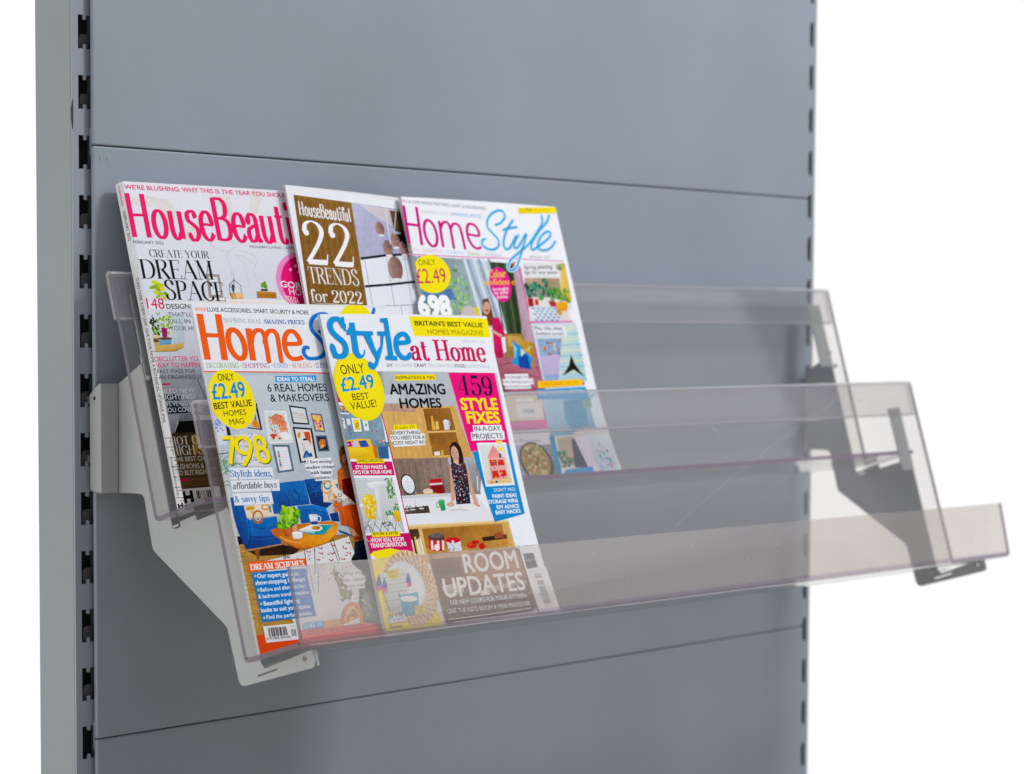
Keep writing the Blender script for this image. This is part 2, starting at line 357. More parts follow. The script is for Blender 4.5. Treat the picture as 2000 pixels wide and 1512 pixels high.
# ------------------------------------------------------------------ rack: clear acrylic trays
T = 4.0
def sweep(name, prof, x0, x1, face_m, parent, back_m=None, rim0=None, rim1=None, cap=None, prof1=None):
    """sheet of thickness T following the line prof [(y, d)...] (its rear/under side), along x"""
    def front(pr):
        n = len(pr); off = []
        for i in range(n):
            def nrm(p, q): t = (Vector(q) - Vector(p)).normalized(); return Vector((-t.y, t.x))
            if 0 < i < n - 1:
                n1, n2 = nrm(pr[i - 1], pr[i]), nrm(pr[i], pr[i + 1]); k = (n1 + n2).normalized(); k = k / max(.35, k.dot(n1))
            else: k = nrm(pr[max(i - 1, 0)], pr[min(i + 1, n - 1)])
            off.append(Vector(pr[i]) + k * T)
        return off
    prof1 = prof1 or prof; off, off1 = front(prof), front(prof1); n = len(prof)
    mb = MB(); cap = cap or A_EDGE; back_m = back_m or A_CLEAR
    for i in range(n - 1):
        p, q, r, s = prof[i], prof[i + 1], off[i + 1], off[i]; p1, q1, r1, s1 = prof1[i], prof1[i + 1], off1[i + 1], off1[i]
        mb.face([W(x0, *p), W(x0, *q), W(x1, *q1), W(x1, *p1)], back_m); mb.face([W(x0, *s), W(x1, *s1), W(x1, *r1), W(x0, *r)], face_m)
        mb.face([W(x0, *p), W(x0, *s), W(x0, *r), W(x0, *q)], cap); mb.face([W(x1, *p1), W(x1, *q1), W(x1, *r1), W(x1, *s1)], cap)
    if rim0: mb.face([W(x0, *prof[0]), W(x1, *prof1[0]), W(x1, *off1[0]), W(x0, *off[0])], rim0)
    if rim1: mb.face([W(x0, *prof[-1]), W(x0, *off[-1]), W(x1, *off1[-1]), W(x1, *prof1[-1])], rim1)
    return weld(mb.build(name, parent))

def lerp(a, b, t): return (a[0] + (b[0] - a[0]) * t, a[1] + (b[1] - a[1]) * t)
def bend(a, c, b, r, n=5):
    va, vb = Vector(a) - Vector(c), Vector(b) - Vector(c); p0, p1 = Vector(c) + va.normalized() * r, Vector(c) + vb.normalized() * r
    return [tuple((1 - t) ** 2 * p0 + 2 * t * (1 - t) * Vector(c) + t * t * p1) for t in [k / n for k in range(n + 1)]]

def tray(label, top, corner, fend, lip, x0, x1, sheet_m, hem_len):
    root = empty('acrylic_tray', W((x0 + x1) / 2, corner[0], corner[1]), label=label, category='display tray', group='clear acrylic trays of the magazine rack')
    d = (Vector(corner) - Vector(top)).normalized(); nb = Vector((d.y, -d.x))                    # away from the viewer
    # folded hem: flange hanging behind the sheet and the rounded fold on top
    R = 4.2
    fl_top = Vector(top) + nb * R * 1.0; fl_bot = fl_top + d * hem_len
    fold = []
    cen = Vector(top) + nb * (R / 2 - T / 2) ; 
    for k in range(9):
        a = math.pi * k / 8
        fold.append(tuple(cen + nb * (math.cos(a) * (R / 2 + T / 2 - .0)) * 1.0 * .62 - d * math.sin(a) * 3.2))
    fold = [tuple(Vector(p)) for p in fold]
    hem = MB()
    b0 = [tuple(fl_bot), tuple(fl_top)]
    o0 = [tuple(Vector(b0[0]) - nb * 3.4), tuple(Vector(b0[1]) - nb * 3.4)]
    for p, q, r, s in ((b0[0], b0[1], o0[1], o0[0]),):
        hem.face([W(x0, *p), W(x0, *q), W(x1, *q), W(x1, *p)], A_HEM); hem.face([W(x0, *s), W(x1, *s), W(x1, *r), W(x0, *r)], A_CLEAR)
        hem.face([W(x0, *p), W(x0, *s), W(x0, *r), W(x0, *q)], A_CAP); hem.face([W(x1, *p), W(x1, *q), W(x1, *r), W(x1, *s)], A_CAP)
        hem.face([W(x0, *p), W(x1, *p), W(x1, *s), W(x0, *s)], A_LINE); q2 = tuple(Vector(s) - d * 1.6); hem.face([W(x0, *s), W(x1, *s), W(x1, *(Vector(q2) - nb * .1)), W(x0, *(Vector(q2) - nb * .1))], A_LINE)
    # rolled top: half tube from the flange's back to the sheet's front
    fr = Vector(top) - nb * T; bk = fl_top; mid = (fr + bk) / 2; rad = (bk - fr).length / 2; arc = [tuple(mid + nb * rad * math.cos(a) - d * rad * .8 * math.sin(a)) for a in [math.pi * k / 8 for k in range(9)]]
    for i in range(8):
        hem.face([W(x0, *arc[i]), W(x0, *arc[i + 1]), W(x1, *arc[i + 1]), W(x1, *arc[i])], A_RIM)
    for xx in (x0, x1): hem.face([W(xx, *p) for p in arc], A_CAP)
    for i, p in enumerate(hem.f): pass
    hem.build('folded_hem', root)
    cb = bend(top, corner, fend, 7)
    if not lip: sweep('back_sheet', [tuple(top)] + cb[:3], x0, x1, sheet_m, root)
    if lip:
        sc = MB(); n = 9                                              # long hairline scratch across the sheet and a few nicks
        def on(X, y, e=0): return W(X, y, top[1] + (corner[1] - top[1]) / (corner[0] - top[0]) * (y - top[0]) + T + .35 + e)
        for k in range(n):
            f, g = k / n, (k + 1) / n; wv = lambda t: 454 - 123 * t - 5 * math.sin(3.1 * t)
            sc.face([on(573 + 352 * f, wv(f) - 1.1), on(573 + 352 * g, wv(g) - 1.1), on(573 + 352 * g, wv(g) + 1.1), on(573 + 352 * f, wv(f) + 1.1)], M_SCRATCH)
        weld(sc.build('scratch', root))
        rr = random.Random(11)
        marks = [[(665.7, 348), (667, 356), (671, 361)], [(671, 361), (678, 364), (684, 368)], [(500, 355), (512, 352), (530, 347)]]
        for k in range(9):
            x, y, a, l = rr.uniform(380, 980), rr.uniform(335, 500), rr.uniform(-.9, .9), rr.uniform(10, 46); marks.append([(x, y), (x + l * .5, y + l * .5 * a + rr.uniform(-2, 2)), (x + l, y + l * a)])
        for k, mk in enumerate(marks):
            hw = 1.3 if k < 2 else .35; sc = MB(); sc.face([on(x, y - hw) for x, y in mk] + [on(x, y + hw) for x, y in reversed(mk)], M_NICK if k < 2 else M_SCRATCH); sc.build('scratch', root)
        lb = bend(corner, fend, lip, 6); c1 = (corner[0] + .6, corner[1] + 1.0); f1, l1 = (fend[0] + 3.8, fend[1] + 7.0), (lip[0] + 6.5, lip[1] + 9.5)   # the long free edge sags at the right
        cb1 = bend(top, c1, f1, 7); lb1 = bend(c1, f1, l1, 6)
        sweep('back_sheet', [tuple(top)] + cb[:3], x0, x1, sheet_m, root, prof1=[tuple(top)] + cb1[:3])
        sweep('floor', cb[2:] + lb[:2], x0, x1, A_CLEAR, root, A_SHEET, prof1=cb1[2:] + lb1[:2])
        sweep('lip_bend', lb[1:], x0, x1, A_CLEAR, root, A_BEND, prof1=lb1[1:])
        sweep('front_lip', [lb[-1], tuple(lip)], x0, x1, A_CLEAR, root, A_LIP, rim1=A_RIM, prof1=[lb1[-1], l1])
    else:
        sweep('floor', cb[2:] + [tuple(fend)], x0, x1, A_CLEAR, root, A_CLEAR, rim1=A_FOLD)
    return root
tray('upper clear acrylic tray without a front lip, against the back panel', (217, 30), (421, 89), (400.5, 152.5), None, 0, 1051, A_CLEAR, 38)
tray('lower clear acrylic tray with a scuffed front lip, standing farthest forward', (322, 138), (527, 199), (506, 267), (445, 252), 0, 1060, A_SHEET, 36)

# ------------------------------------------------------------------ print: lettering and art on the magazine covers
GLYPH = {
 'A': (80, 't8,0 40,100|T40,100 72,0|t20,36 60,36|s8,0|s72,0'), 'B': (68, 'T14,0 14,100|c14,98 40,98 54,88 56,75 50,60 36,53 14,52|c14,52 42,51 58,42 62,26 56,9 40,2 14,2|s12,0|s12,100'),
 'C': (76, 'c66,76 58,93 42,100 23,90 11,70 11,30 23,10 42,0 58,7 68,24|t67,76 67,98'), 'D': (82, 'T14,0 14,100|c14,98 42,97 62,84 71,60 71,40 62,16 42,3 14,2|s12,0|s12,100'),
 'E': (64, 'T14,0 14,100|t14,98 56,98|t14,2 58,2|t14,51 46,51|t56,98 56,80|t58,2 58,22|t46,60 46,42|s12,0|s12,100'), 'F': (60, 'T14,0 14,100|t14,98 56,98|t14,51 44,51|t56,98 56,80|s14,0|s12,100'),
 'G': (82, 'c66,76 58,93 42,100 23,90 11,70 11,30 23,10 42,0 58,4 68,14|T68,38 68,4|s68,40|t67,76 67,98'), 'H': (84, 'T16,0 16,100|T68,0 68,100|t16,51 68,51|s16,0|s16,100|s68,0|s68,100'),
 'I': (36, 'T18,0 18,100|s18,0|s18,100'), 'K': (76, 'T14,0 14,100|t62,100 16,44|T30,58 66,0|s14,0|s14,100|s62,100|s66,0'), 'L': (60, 'T14,0 14,100|t14,2 56,2|t56,2 56,22|s12,0|s14,100'),
 'M': (94, 't14,0 14,100|T14,100 46,4|t46,4 78,100|T78,100 78,0|s14,0|s78,0|s12,100|s80,100'), 'N': (80, 't14,0 14,100|T14,100 66,0|t66,0 66,100|s14,0|s11,100|s66,100'),
 'O': (86, 'o43,50,32,48'), 'P': (66, 'T14,0 14,100|c14,98 38,98 54,88 57,74 52,58 38,49 14,48|s14,0|s12,100'), 'R': (74, 'T14,0 14,100|c14,98 38,98 54,88 56,74 50,60 38,52 14,51|T34,52 66,0|s14,0|s12,100|s66,0'),
 'S': (66, 'c54,76 46,95 30,101 15,91 13,74 28,57 46,45 57,27 50,7 32,-1 15,6 8,25|t55,76 55,97|t8,5 8,26'), 'T': (68, 'T34,0 34,100|t4,98 64,98|t4,98 4,78|t64,98 64,78|s34,0'),
 'U': (80, 'c14,100 14,50 15,22 25,4 42,0 58,6 65,24 66,60 66,100|s14,100|s66,100'), 'V': (76, 'T8,100 38,0|t38,0 68,100|s8,100|s68,100'), 'W': (108, 'T6,100 30,0|t30,0 52,100|T52,100 76,0|t76,0 100,100|s6,100|s100,100'),
 'X': (74, 'T10,100 64,0|t64,100 10,0|s10,0|s64,0|s10,100|s64,100'), 'Y': (72, 'T6,100 36,48|t66,100 36,48|T36,48 36,0|s6,100|s66,100|s36,0'), 'Z': (66, 't10,98 58,98|T58,98 8,2|t8,2 60,2|t10,98 10,82|t60,2 60,20'),
 'a': (58, 'c13,52 22,64 34,65 43,56 44,40 44,12 49,2 57,7|c44,40 28,36 13,28 10,14 18,2 32,4 44,18|b14,51'), 'b': (60, 'T14,0 14,100|c14,48 26,63 42,63 52,46 52,20 42,2 26,1 14,14|s11,100'),
 'd': (62, 'T48,0 48,100|c48,48 36,63 20,63 10,46 10,20 20,2 36,1 48,14|s45,100|s52,0'), 'e': (56, 'c11,36 30,36 49,37 46,56 36,65 24,63 13,50 10,32 15,11 28,0 41,3 51,15'),
 'f': (40, 'c45,90 39,99 30,98 24,88 22,66 22,30 22,0|t6,64 38,64|s22,0|b44,90'), 'g': (58, 'c46,62 46,10 44,-12 34,-26 20,-27 10,-20|c46,46 36,63 22,63 10,46 10,22 20,3 34,3 46,18|b11,-18'),
 'h': (62, 'T14,0 14,100|c14,46 26,62 40,64 48,52 48,25 48,0|s14,0|s48,0|s11,100'), 'i': (32, 'T16,0 16,64|b16,90|s16,0|s13,64'), 'k': (60, 'T14,0 14,100|t46,64 15,26|T26,40 50,0|s14,0|s50,0'), 'l': (32, 'T16,0 16,100|s16,0|s13,100'),
 'm': (90, 'T14,0 14,64|c14,46 24,62 36,64 44,52 44,25 44,0|c44,46 54,62 66,64 74,52 74,25 74,0|s14,0|s44,0|s74,0|s11,64'), 'n': (62, 'T14,0 14,64|c14,46 26,62 40,64 48,52 48,25 48,0|s14,0|s48,0|s11,64'),
 'o': (62, 'o31,32,21,31'), 'p': (60, 'T14,-28 14,64|c14,48 26,63 42,63 52,46 52,20 42,2 26,1 14,14|s14,-28|s11,64'), 'r': (46, 'T14,0 14,64|c14,42 22,58 34,65 42,60|b41,58|s14,0|s11,64'),
 's': (50, 'c42,50 36,63 25,65 13,58 14,44 28,35 42,25 44,12 34,0 20,-1 9,13|t43,50 43,64|t8,2 8,15'), 't': (42, 'c18,88 18,45 18,14 24,2 33,1 41,11|t4,64 36,64'), 'u': (62, 'c12,64 12,40 12,18 19,3 30,1 44,16|T46,64 46,0|s9,64|s43,64|s50,0'),
 'v': (52, 'T6,64 26,0|t26,0 46,64|s6,64|s46,64'), 'w': (74, 'T4,64 20,0|t20,0 37,64|T37,64 53,0|t53,0 70,64|s4,64|s70,64'), 'x': (52, 'T8,64 44,0|t44,64 8,0|s8,0|s44,0|s8,64|s44,64'), 'y': (54, 'T6,64 27,0|t48,64 27,0 18,-22 8,-27|b9,-24|s6,64|s48,64'),
 '0': (68, 'o34,50,23,49'), '1': (44, 'T24,0 24,100|t24,99 9,82|s24,0'), '2': (68, 'c13,74 18,92 34,100 51,93 57,76 47,54 28,28 9,5|T10,6 40,6 58,7|t58,4 63,26|b17,73'), '3': (62, 'c12,82 28,99 46,92 48,74 38,57 24,52|c24,52 44,48 54,28 46,6 26,0 10,14|b13,80|b13,16'),
 '4': (70, 't46,100 6,28|t6,28 66,28|T47,0 47,100|s47,0'), '5': (66, 'T18,94 54,94|t17,98 15,54|c15,54 30,62 46,58 56,42 55,18 41,2 24,0 11,13|b14,16'), '6': (66, 'c52,88 36,99 20,84 11,56 12,24|o33,31,21,31'), '7': (60, 'T8,94 54,94|t54,94 30,40|T30,40 24,0|t8,98 8,78'),
 '8': (66, 'o32,75,17,24|o33,25,22,25'), '9': (68, 'o33,68,22,31|c55,68 54,38 46,12 30,0 15,9|b17,13'), '&': (80, 'c68,46 58,18 40,0 20,2 9,18 17,38 36,56 46,76 38,97 26,97 19,82 28,58 48,26 60,6 74,4'),
 '£': (64, 'c56,82 48,98 34,99 25,84 26,52 22,22 10,4|t10,4 60,6|t10,48 46,48'), ',': (24, 'b12,5|c14,5 14,-8 6,-18'), '.': (24, 'b12,5'), '!': (32, 'T16,30 16,100|b16,5'), ' ': (34, ''), '-': (40, 't8,34 34,34')}
# thick, thin, serif half length, slab serif weight
FONTS = {'d': (14, 2.8, 9, 2.6), 's': (16, 5.8, 12, 5.8), 'i': (13, 5.5, 0, 4), 'h': (18, 6.5, 0, 0)}

def catmull(P, n=7, closed=False):
    if len(P) < 3: return P
    out = []; N = len(P); rng = range(N if closed else N - 1)
    for i in rng:
        g = (lambda k: P[k % N]) if closed else (lambda k: P[max(0, min(N - 1, k))])
        a, b, c, d = g(i - 1), g(i), g(i + 1), g(i + 2)
        for k in range(n):
            t = k / n
            out.append(tuple(.5 * (2 * b[j] + (c[j] - a[j]) * t + (2 * a[j] - 5 * b[j] + 4 * c[j] - d[j]) * t * t + (3 * b[j] - a[j] - 3 * c[j] + d[j]) * t ** 3) for j in (0, 1)))
    if not closed: out.append(P[-1])
    return out

def ribbon(P, widths, closed=False):
    """left/right rails of a stroke with a width at every point"""
    n = len(P); Lr = []; Rr = []
    for i in range(n):
        a = P[(i - 1) % n] if closed or i else P[i]; b = P[(i + 1) % n] if closed or i < n - 1 else P[i]
        tx, ty = b[0] - a[0], b[1] - a[1]; l = math.hypot(tx, ty) or 1; nx, ny = -ty / l, tx / l; h = widths[i] / 2
        Lr.append((P[i][0] + nx * h, P[i][1] + ny * h)); Rr.append((P[i][0] - nx * h, P[i][1] - ny * h))
    return Lr, Rr

def serif_polys(txt, font, wt, lean):
    thick, thin, sl, sw = FONTS[font]; wt = wt or 1.0; thick *= wt; thin *= min(wt, 1.3) if font != 'd' else 1; sw *= min(max(wt, .6), 1.7)
    x = 0; out = []
    for ch in txt:
        adv, spec = GLYPH.get(ch, GLYPH[' ']); z = 0; grow = (thick - 14) * .5 if thick > 18 else 0
        for s in (spec.split('|') if spec else []):
            k, body = s[0], s[1:]
            if k == 'o':
                cx, cy, rx, ry = map(float, body.split(',')); P = [(cx + rx * math.cos(a), cy + ry * math.sin(a)) for a in [2 * math.pi * i / 32 for i in range(32)]]; closed = True; k = 'c'
            elif k in 'sb':
                cx, cy = map(float, body.split(','))
                if k == 's':
                    if not sl: continue
                    hl = sl + thick * .42; yy = cy + sw / 2 if cy < 50 and cy >= 0 or cy < 0 else cy - sw / 2
                    poly = [(cx - hl, yy - sw / 2), (cx + hl, yy - sw / 2), (cx + hl, yy + sw / 2), (cx - hl, yy + sw / 2)]
                else: r = max(thick * .62, 4.5); poly = [(cx + r * math.cos(a), cy + r * math.sin(a)) for a in [2 * math.pi * i / 14 for i in range(14)]]
                out.append(([(x + px + lean * py, py) for px, py in poly], z)); z += 1; continue
            else:
                P = [tuple(map(float, p.split(','))) for p in body.split()]; closed = False
                if k == 'c': P = catmull(P, 6)
            n = len(P); wd = []
            for i in range(n):
                a = P[(i - 1) % n] if closed or i else P[i]; b = P[(i + 1) % n] if closed or i < n - 1 else P[i]
                l = math.hypot(b[0] - a[0], b[1] - a[1]) or 1; vy = abs(b[1] - a[1]) / l
                wd.append(thick if k == 'T' else thin if k == 't' else thin + (thick - thin) * vy ** 1.4)
            Lr, Rr = ribbon(P, wd, closed)
            for i in range(n if closed else n - 1):
                j = (i + 1) % n; out.append(([(x + px + lean * py, py) for px, py in (Lr[i], Lr[j], Rr[j], Rr[i])], z))
            z += 1
        x += adv + grow * 1.2
    return out, 100.0

_cap = {}
def gill_polys(txt, wt):
    c = bpy.data.curves.new('lettering', 'FONT'); c.body = txt; c.size = 1; c.resolution_u = 3; c.offset = 0
    t = bpy.data.objects.new('lettering', c); COL.objects.link(t); bpy.context.view_layer.update()
    me = bpy.data.meshes.new_from_object(t.evaluated_get(bpy.context.evaluated_depsgraph_get()))
    polys = [([(me.vertices[i].co.x, me.vertices[i].co.y) for i in p.vertices], 0) for p in me.polygons]
    bpy.data.objects.remove(t, do_unlink=True); bpy.data.curves.remove(c); bpy.data.meshes.remove(me)
    if wt > 0:                                                    # heavier weights: struck again a hair to each side
        e = wt; g_ = e * .7; base = list(polys)
        for k, (dx, dy) in enumerate(((e, 0), (-e, 0), (0, e * .8), (0, -e * .8)) + (((g_, g_), (-g_, g_), (g_, -g_), (-g_, -g_)) if e > .012 else ())): polys += [([(x + dx, y + dy) for x, y in p], k + 1) for p, z in base]
    return polys, .683

LAYER = .000015; SUB = .0000016
def cells(tri, cols, step=4.5):
    """cut a flat triangle into pieces no larger than the grid, so that it can follow a bent page"""
    def cut(P, ax, v, keep_low):
        out = []
        for i in range(len(P)):
            a, b = P[i - 1], P[i]; ia = (a[0][ax] <= v) == keep_low; ib = (b[0][ax] <= v) == keep_low
            if ia != ib:
                t = (v - a[0][ax]) / (b[0][ax] - a[0][ax])
                out.append((tuple(a[0][k] + t * (b[0][k] - a[0][k]) for k in (0, 1)), tuple(a[1][k] + t * (b[1][k] - a[1][k]) for k in range(4))))
            if ib: out.append(b)
        return out
    todo = [list(zip(tri, cols))]
    for ax in (0, 1):
        done = []
        for P in todo:
            hi = max(p[0][ax] for p in P); lo = min(p[0][ax] for p in P); v = (math.floor(lo / step) + 1) * step
            while v < hi and len(P) > 2:
                A = cut(P, ax, v, True)
                if len(A) > 2: done.append(A)
                P = cut(P, ax, v, False); v += step
            if len(P) > 2: done.append(P)
        todo = done
    return todo

class Print:
    """flat printed art gathered as one mesh: polygons with ink colours, stacked a few hundredths of a millimetre"""
    def __init__(s): s.v = []; s.f = []; s.c = []
    def poly(s, pts, cols, z):
        n = len(pts)
        if n == 3 or n == 4 and s.convex(pts): tris = [tuple(range(n))]
        else: tris = tessellate_polygon([[Vector((p[0], p[1], 0)) for p in pts]])
        i = len(s.v); s.v += [(p[0] / 1000, p[1] / 1000, z) for p in pts]
        for t in tris:
            a = 0
            for k in range(len(t)): p, q = pts[t[k]], pts[t[(k + 1) % len(t)]]; a += p[0] * q[1] - q[0] * p[1]
            t = t if a > 0 else tuple(reversed(t))
            ex = max(abs(pts[p][a] - pts[q][a]) for p in t for q in t for a in (0, 1))
            if ex <= 4.5: s.f.append(tuple(i + k for k in t)); s.c += [cols[k] for k in t]
            else:
                for P in cells([pts[k] for k in t], [cols[k] for k in t]):
                    j = len(s.v); s.v += [(p[0][0] / 1000, p[0][1] / 1000, z) for p in P]; s.f.append(tuple(range(j, j + len(P)))); s.c += [p[1] for p in P]
    @staticmethod
    def convex(P):
        sg = 0
        for k in range(4):
            a, b, c = P[k], P[(k + 1) % 4], P[(k + 2) % 4]; cr = (b[0] - a[0]) * (c[1] - b[1]) - (b[1] - a[1]) * (c[0] - b[0])
            if cr * sg < 0: return False
            sg = cr or sg
        return True
    def build(s, name, parent, bend=None):
        if bend: s.v = [(x, y, z + bend(x, y)) for x, y, z in s.v]
        me = bpy.data.meshes.new(name); me.from_pydata(s.v, [], s.f); me.materials.append(M_PHOTO if name in ('cover_photo', 'side_panel', 'lower_panel', 'title_panel') else M_INK)
        at = me.color_attributes.new('ink', 'FLOAT_COLOR', 'CORNER')
        at.data.foreach_set('color', [x for c in s.c for x in c]); me.update()
        return link_mesh(name, me, parent)

_lin = {}
def L_(h):
    if h not in _lin:                                             # ink on coated stock: dense, slightly richer than the swatch
        c = lin(h)[:3]; g = .3 * c[0] + .6 * c[1] + .1 * c[2]
        _lin[h] = tuple(max(.0015, (g + (v - g) * 1.10) * 1.03 - .016) for v in c) + (1.0,)
    return _lin[h]

def pairs(f): return [(f[i], f[i + 1]) for i in range(0, len(f), 2)]

def draw(pr, it, z0):
    k, lay = it[0], it[1]; z = z0 + lay * LAYER
    if k == 'P':
        pts = pairs(it[3]); cols = [L_(c) for c in it[2]] if isinstance(it[2], list) else [L_(it[2])] * len(pts)
        pr.poly(pts, cols, z)
    elif k == 'S':
        _, _, col, f, wd, curve, closed = it; P = pairs(f)
        if curve: P = catmull(P, 6, closed)
        wh = wd * .95; n = len(P); c = [L_(col)] * 4; wds = []
        wv = wd * (1.42 if wd > 2.2 else 1.0)                     # lettering strokes: upright strokes are the heavier ones
        for i in range(n):
            a_ = P[(i - 1) % n] if closed or i else P[i]; b_ = P[(i + 1) % n] if closed or i < n - 1 else P[i]
            l = math.hypot(b_[0] - a_[0], b_[1] - a_[1]) or 1; wds.append(wh + (wv - wh) * (abs(b_[1] - a_[1]) / l) ** 1.2)
        Lr, Rr = ribbon(P, wds, closed)
        for i in range(n if closed else n - 1): j = (i + 1) % n; pr.poly([Lr[i], Lr[j], Rr[j], Rr[i]], c, z + (i % 2) * SUB if curve else z + i % 3 * SUB)
        if curve and not closed and wd > 2:                       # round ends
            for q, wq in ((P[0], wds[0]), (P[-1], wds[-1])): pr.poly([(q[0] + wq * .499 * math.cos(a), q[1] + wq * .499 * math.sin(a)) for a in [2 * math.pi * i / 14 for i in range(14)]], [L_(col)] * 14, z + 2.6 * SUB)
    elif k == 'T':
        _, _, col, f, H, txt, font, wt, lean = it; (ax, ay), (bx, by) = pairs(f)
        polys, cap = gill_polys(txt, wt) if font == 'g' else serif_polys(txt, font, wt, lean)
        if font == 'g' and lean: polys = [([(x + lean * y, y) for x, y in p], z_) for p, z_ in polys]
        xs = [p[0] for q, _ in polys for p in q]; lo, hi = min(xs), max(xs); ll = math.hypot(bx - ax, by - ay); ux, uy = (bx - ax) / ll, (by - ay) / ll; kx = ll / (hi - lo); ky = H / cap
        for q, zz in polys:
            pr.poly([(ax + ux * (x - lo) * kx - uy * y * ky, ay + uy * (x - lo) * kx + ux * y * ky) for x, y in q], [L_(col)] * len(q), z + zz * SUB)
    elif k == 'N':
        _, _, cols, f, size, n, seed, asp = it; P = pairs(f); rr = random.Random(seed); x0, x1 = min(p[0] for p in P), max(p[0] for p in P); y0, y1 = min(p[1] for p in P), max(p[1] for p in P); got = tries = 0
        while got < n and tries < n * 30:
            tries += 1; x, y = rr.uniform(x0, x1), rr.uniform(y0, y1); ins = False
            for i in range(len(P)):
                (xa, ya), (xb, yb) = P[i - 1], P[i]
                if (ya > y) != (yb > y) and x < (xb - xa) * (y - ya) / (yb - ya) + xa: ins = not ins
            if not ins: continue
            got += 1; r = size * .5 * rr.uniform(.55, 1.25); th = rr.uniform(0, 6.3); ct, st = math.cos(th), math.sin(th); q = []
            for i in range(6):
                a = 2 * math.pi * i / 6; e = r * rr.uniform(.7, 1.2); u, v = e * math.cos(a) * asp, e * math.sin(a) / asp ** .5; q.append((x + u * ct - v * st, y + u * st + v * ct))
            c = L_(cols[rr.randrange(len(cols))]); pr.poly(q, [c] * 6, z + (got / n) * LAYER * 1.8)

def magazine(label, tl, e1, e2, nn, w_, h_, thick, art, curl, spine=None):
    """tl = top left of the cover front; e1 right, e2 down, nn out (unit vectors in x right / y down / z in)"""
    cv = lambda a: Vector((a[0], a[2], -a[1]))
    ex, ey, ez = cv(e1), -cv(e2), cv(nn)
    mat = Matrix((ex, ey, ez)).transposed().to_4x4(); mat.translation = W(*tl) - ey * h_ / 1000
    root = empty('magazine', mat, label=label, category='magazine', group='home magazines standing in the rack')
    w, h, t = w_ / 1000, h_ / 1000, thick / 1000
    def bend(x, y):                                              # gentle bow across the page, lower right corner curling out
        u, v = min(max(x / w, 0), 1), min(max(y / h, 0), 1)
        return (curl[0] * math.sin(math.pi * u) + curl[1] * u ** 2.2 * max(0, 1 - v / .42) ** 2 + curl[2] * u ** 2 * v ** 3) / 1000
    def sheet(name, mat_, z, x0, x1, y0, y1, thk, parent):
        mb = MB(); nx, ny = 24, 32; g = lambda i, j, dz: (x0 + (x1 - x0) * i / nx, y0 + (y1 - y0) * j / ny, z + dz + bend(x0 + (x1 - x0) * i / nx, y0 + (y1 - y0) * j / ny))
        for i in range(nx):
            for j in range(ny):
                mb.face([g(i, j, 0), g(i + 1, j, 0), g(i + 1, j + 1, 0), g(i, j + 1, 0)], mat_)
                mb.face([g(i, j, -thk), g(i, j + 1, -thk), g(i + 1, j + 1, -thk), g(i + 1, j, -thk)], mat_)
        for i in range(nx):
            mb.face([g(i, 0, -thk), g(i + 1, 0, -thk), g(i + 1, 0, 0), g(i, 0, 0)], mat_); mb.face([g(i, ny, 0), g(i + 1, ny, 0), g(i + 1, ny, -thk), g(i, ny, -thk)], mat_)
        for j in range(ny):
            mb.face([g(0, j, 0), g(0, j + 1, 0), g(0, j + 1, -thk), g(0, j, -thk)], mat_); mb.face([g(nx, j, -thk), g(nx, j + 1, -thk), g(nx, j + 1, 0), g(nx, j, 0)], mat_)
        return weld(mb.build(name, parent, world=False))
    sheet('page_block', M_PAGES, -.00035, .0004, w - .0006, .0004, h - .0005, t - .0007, root)
    front = sheet('front_cover', M_PAPER, 0, 0, w, 0, h, .0003, root)
    sheet('back_cover', M_PAPER, -t + .0003, 0, w, 0, h, .0003, root)
    pr, done = None, {}
    for it in art:
        if isinstance(it, str): pr = done.setdefault(it, Print())
        else: draw(pr, it, .00003)
    for name, p in done.items(): p.build(name, front, bend)
    if spine:                                                    # square back with its own lettering, on the left side
        s = MB(); s.box((-.0005, 0, -t), (-.0001, h, 0), M_PAPER); so = s.build('spine', root, world=False)
        pr = Print()
        for it in spine: draw(pr, it, .00003)
        o = pr.build('spine_lettering', so); o.matrix_local = Matrix(((0, 0, -1, -.0005), (0, 1, 0, 0), (1, 0, 0, -t), (0, 0, 0, 1)))
    return root
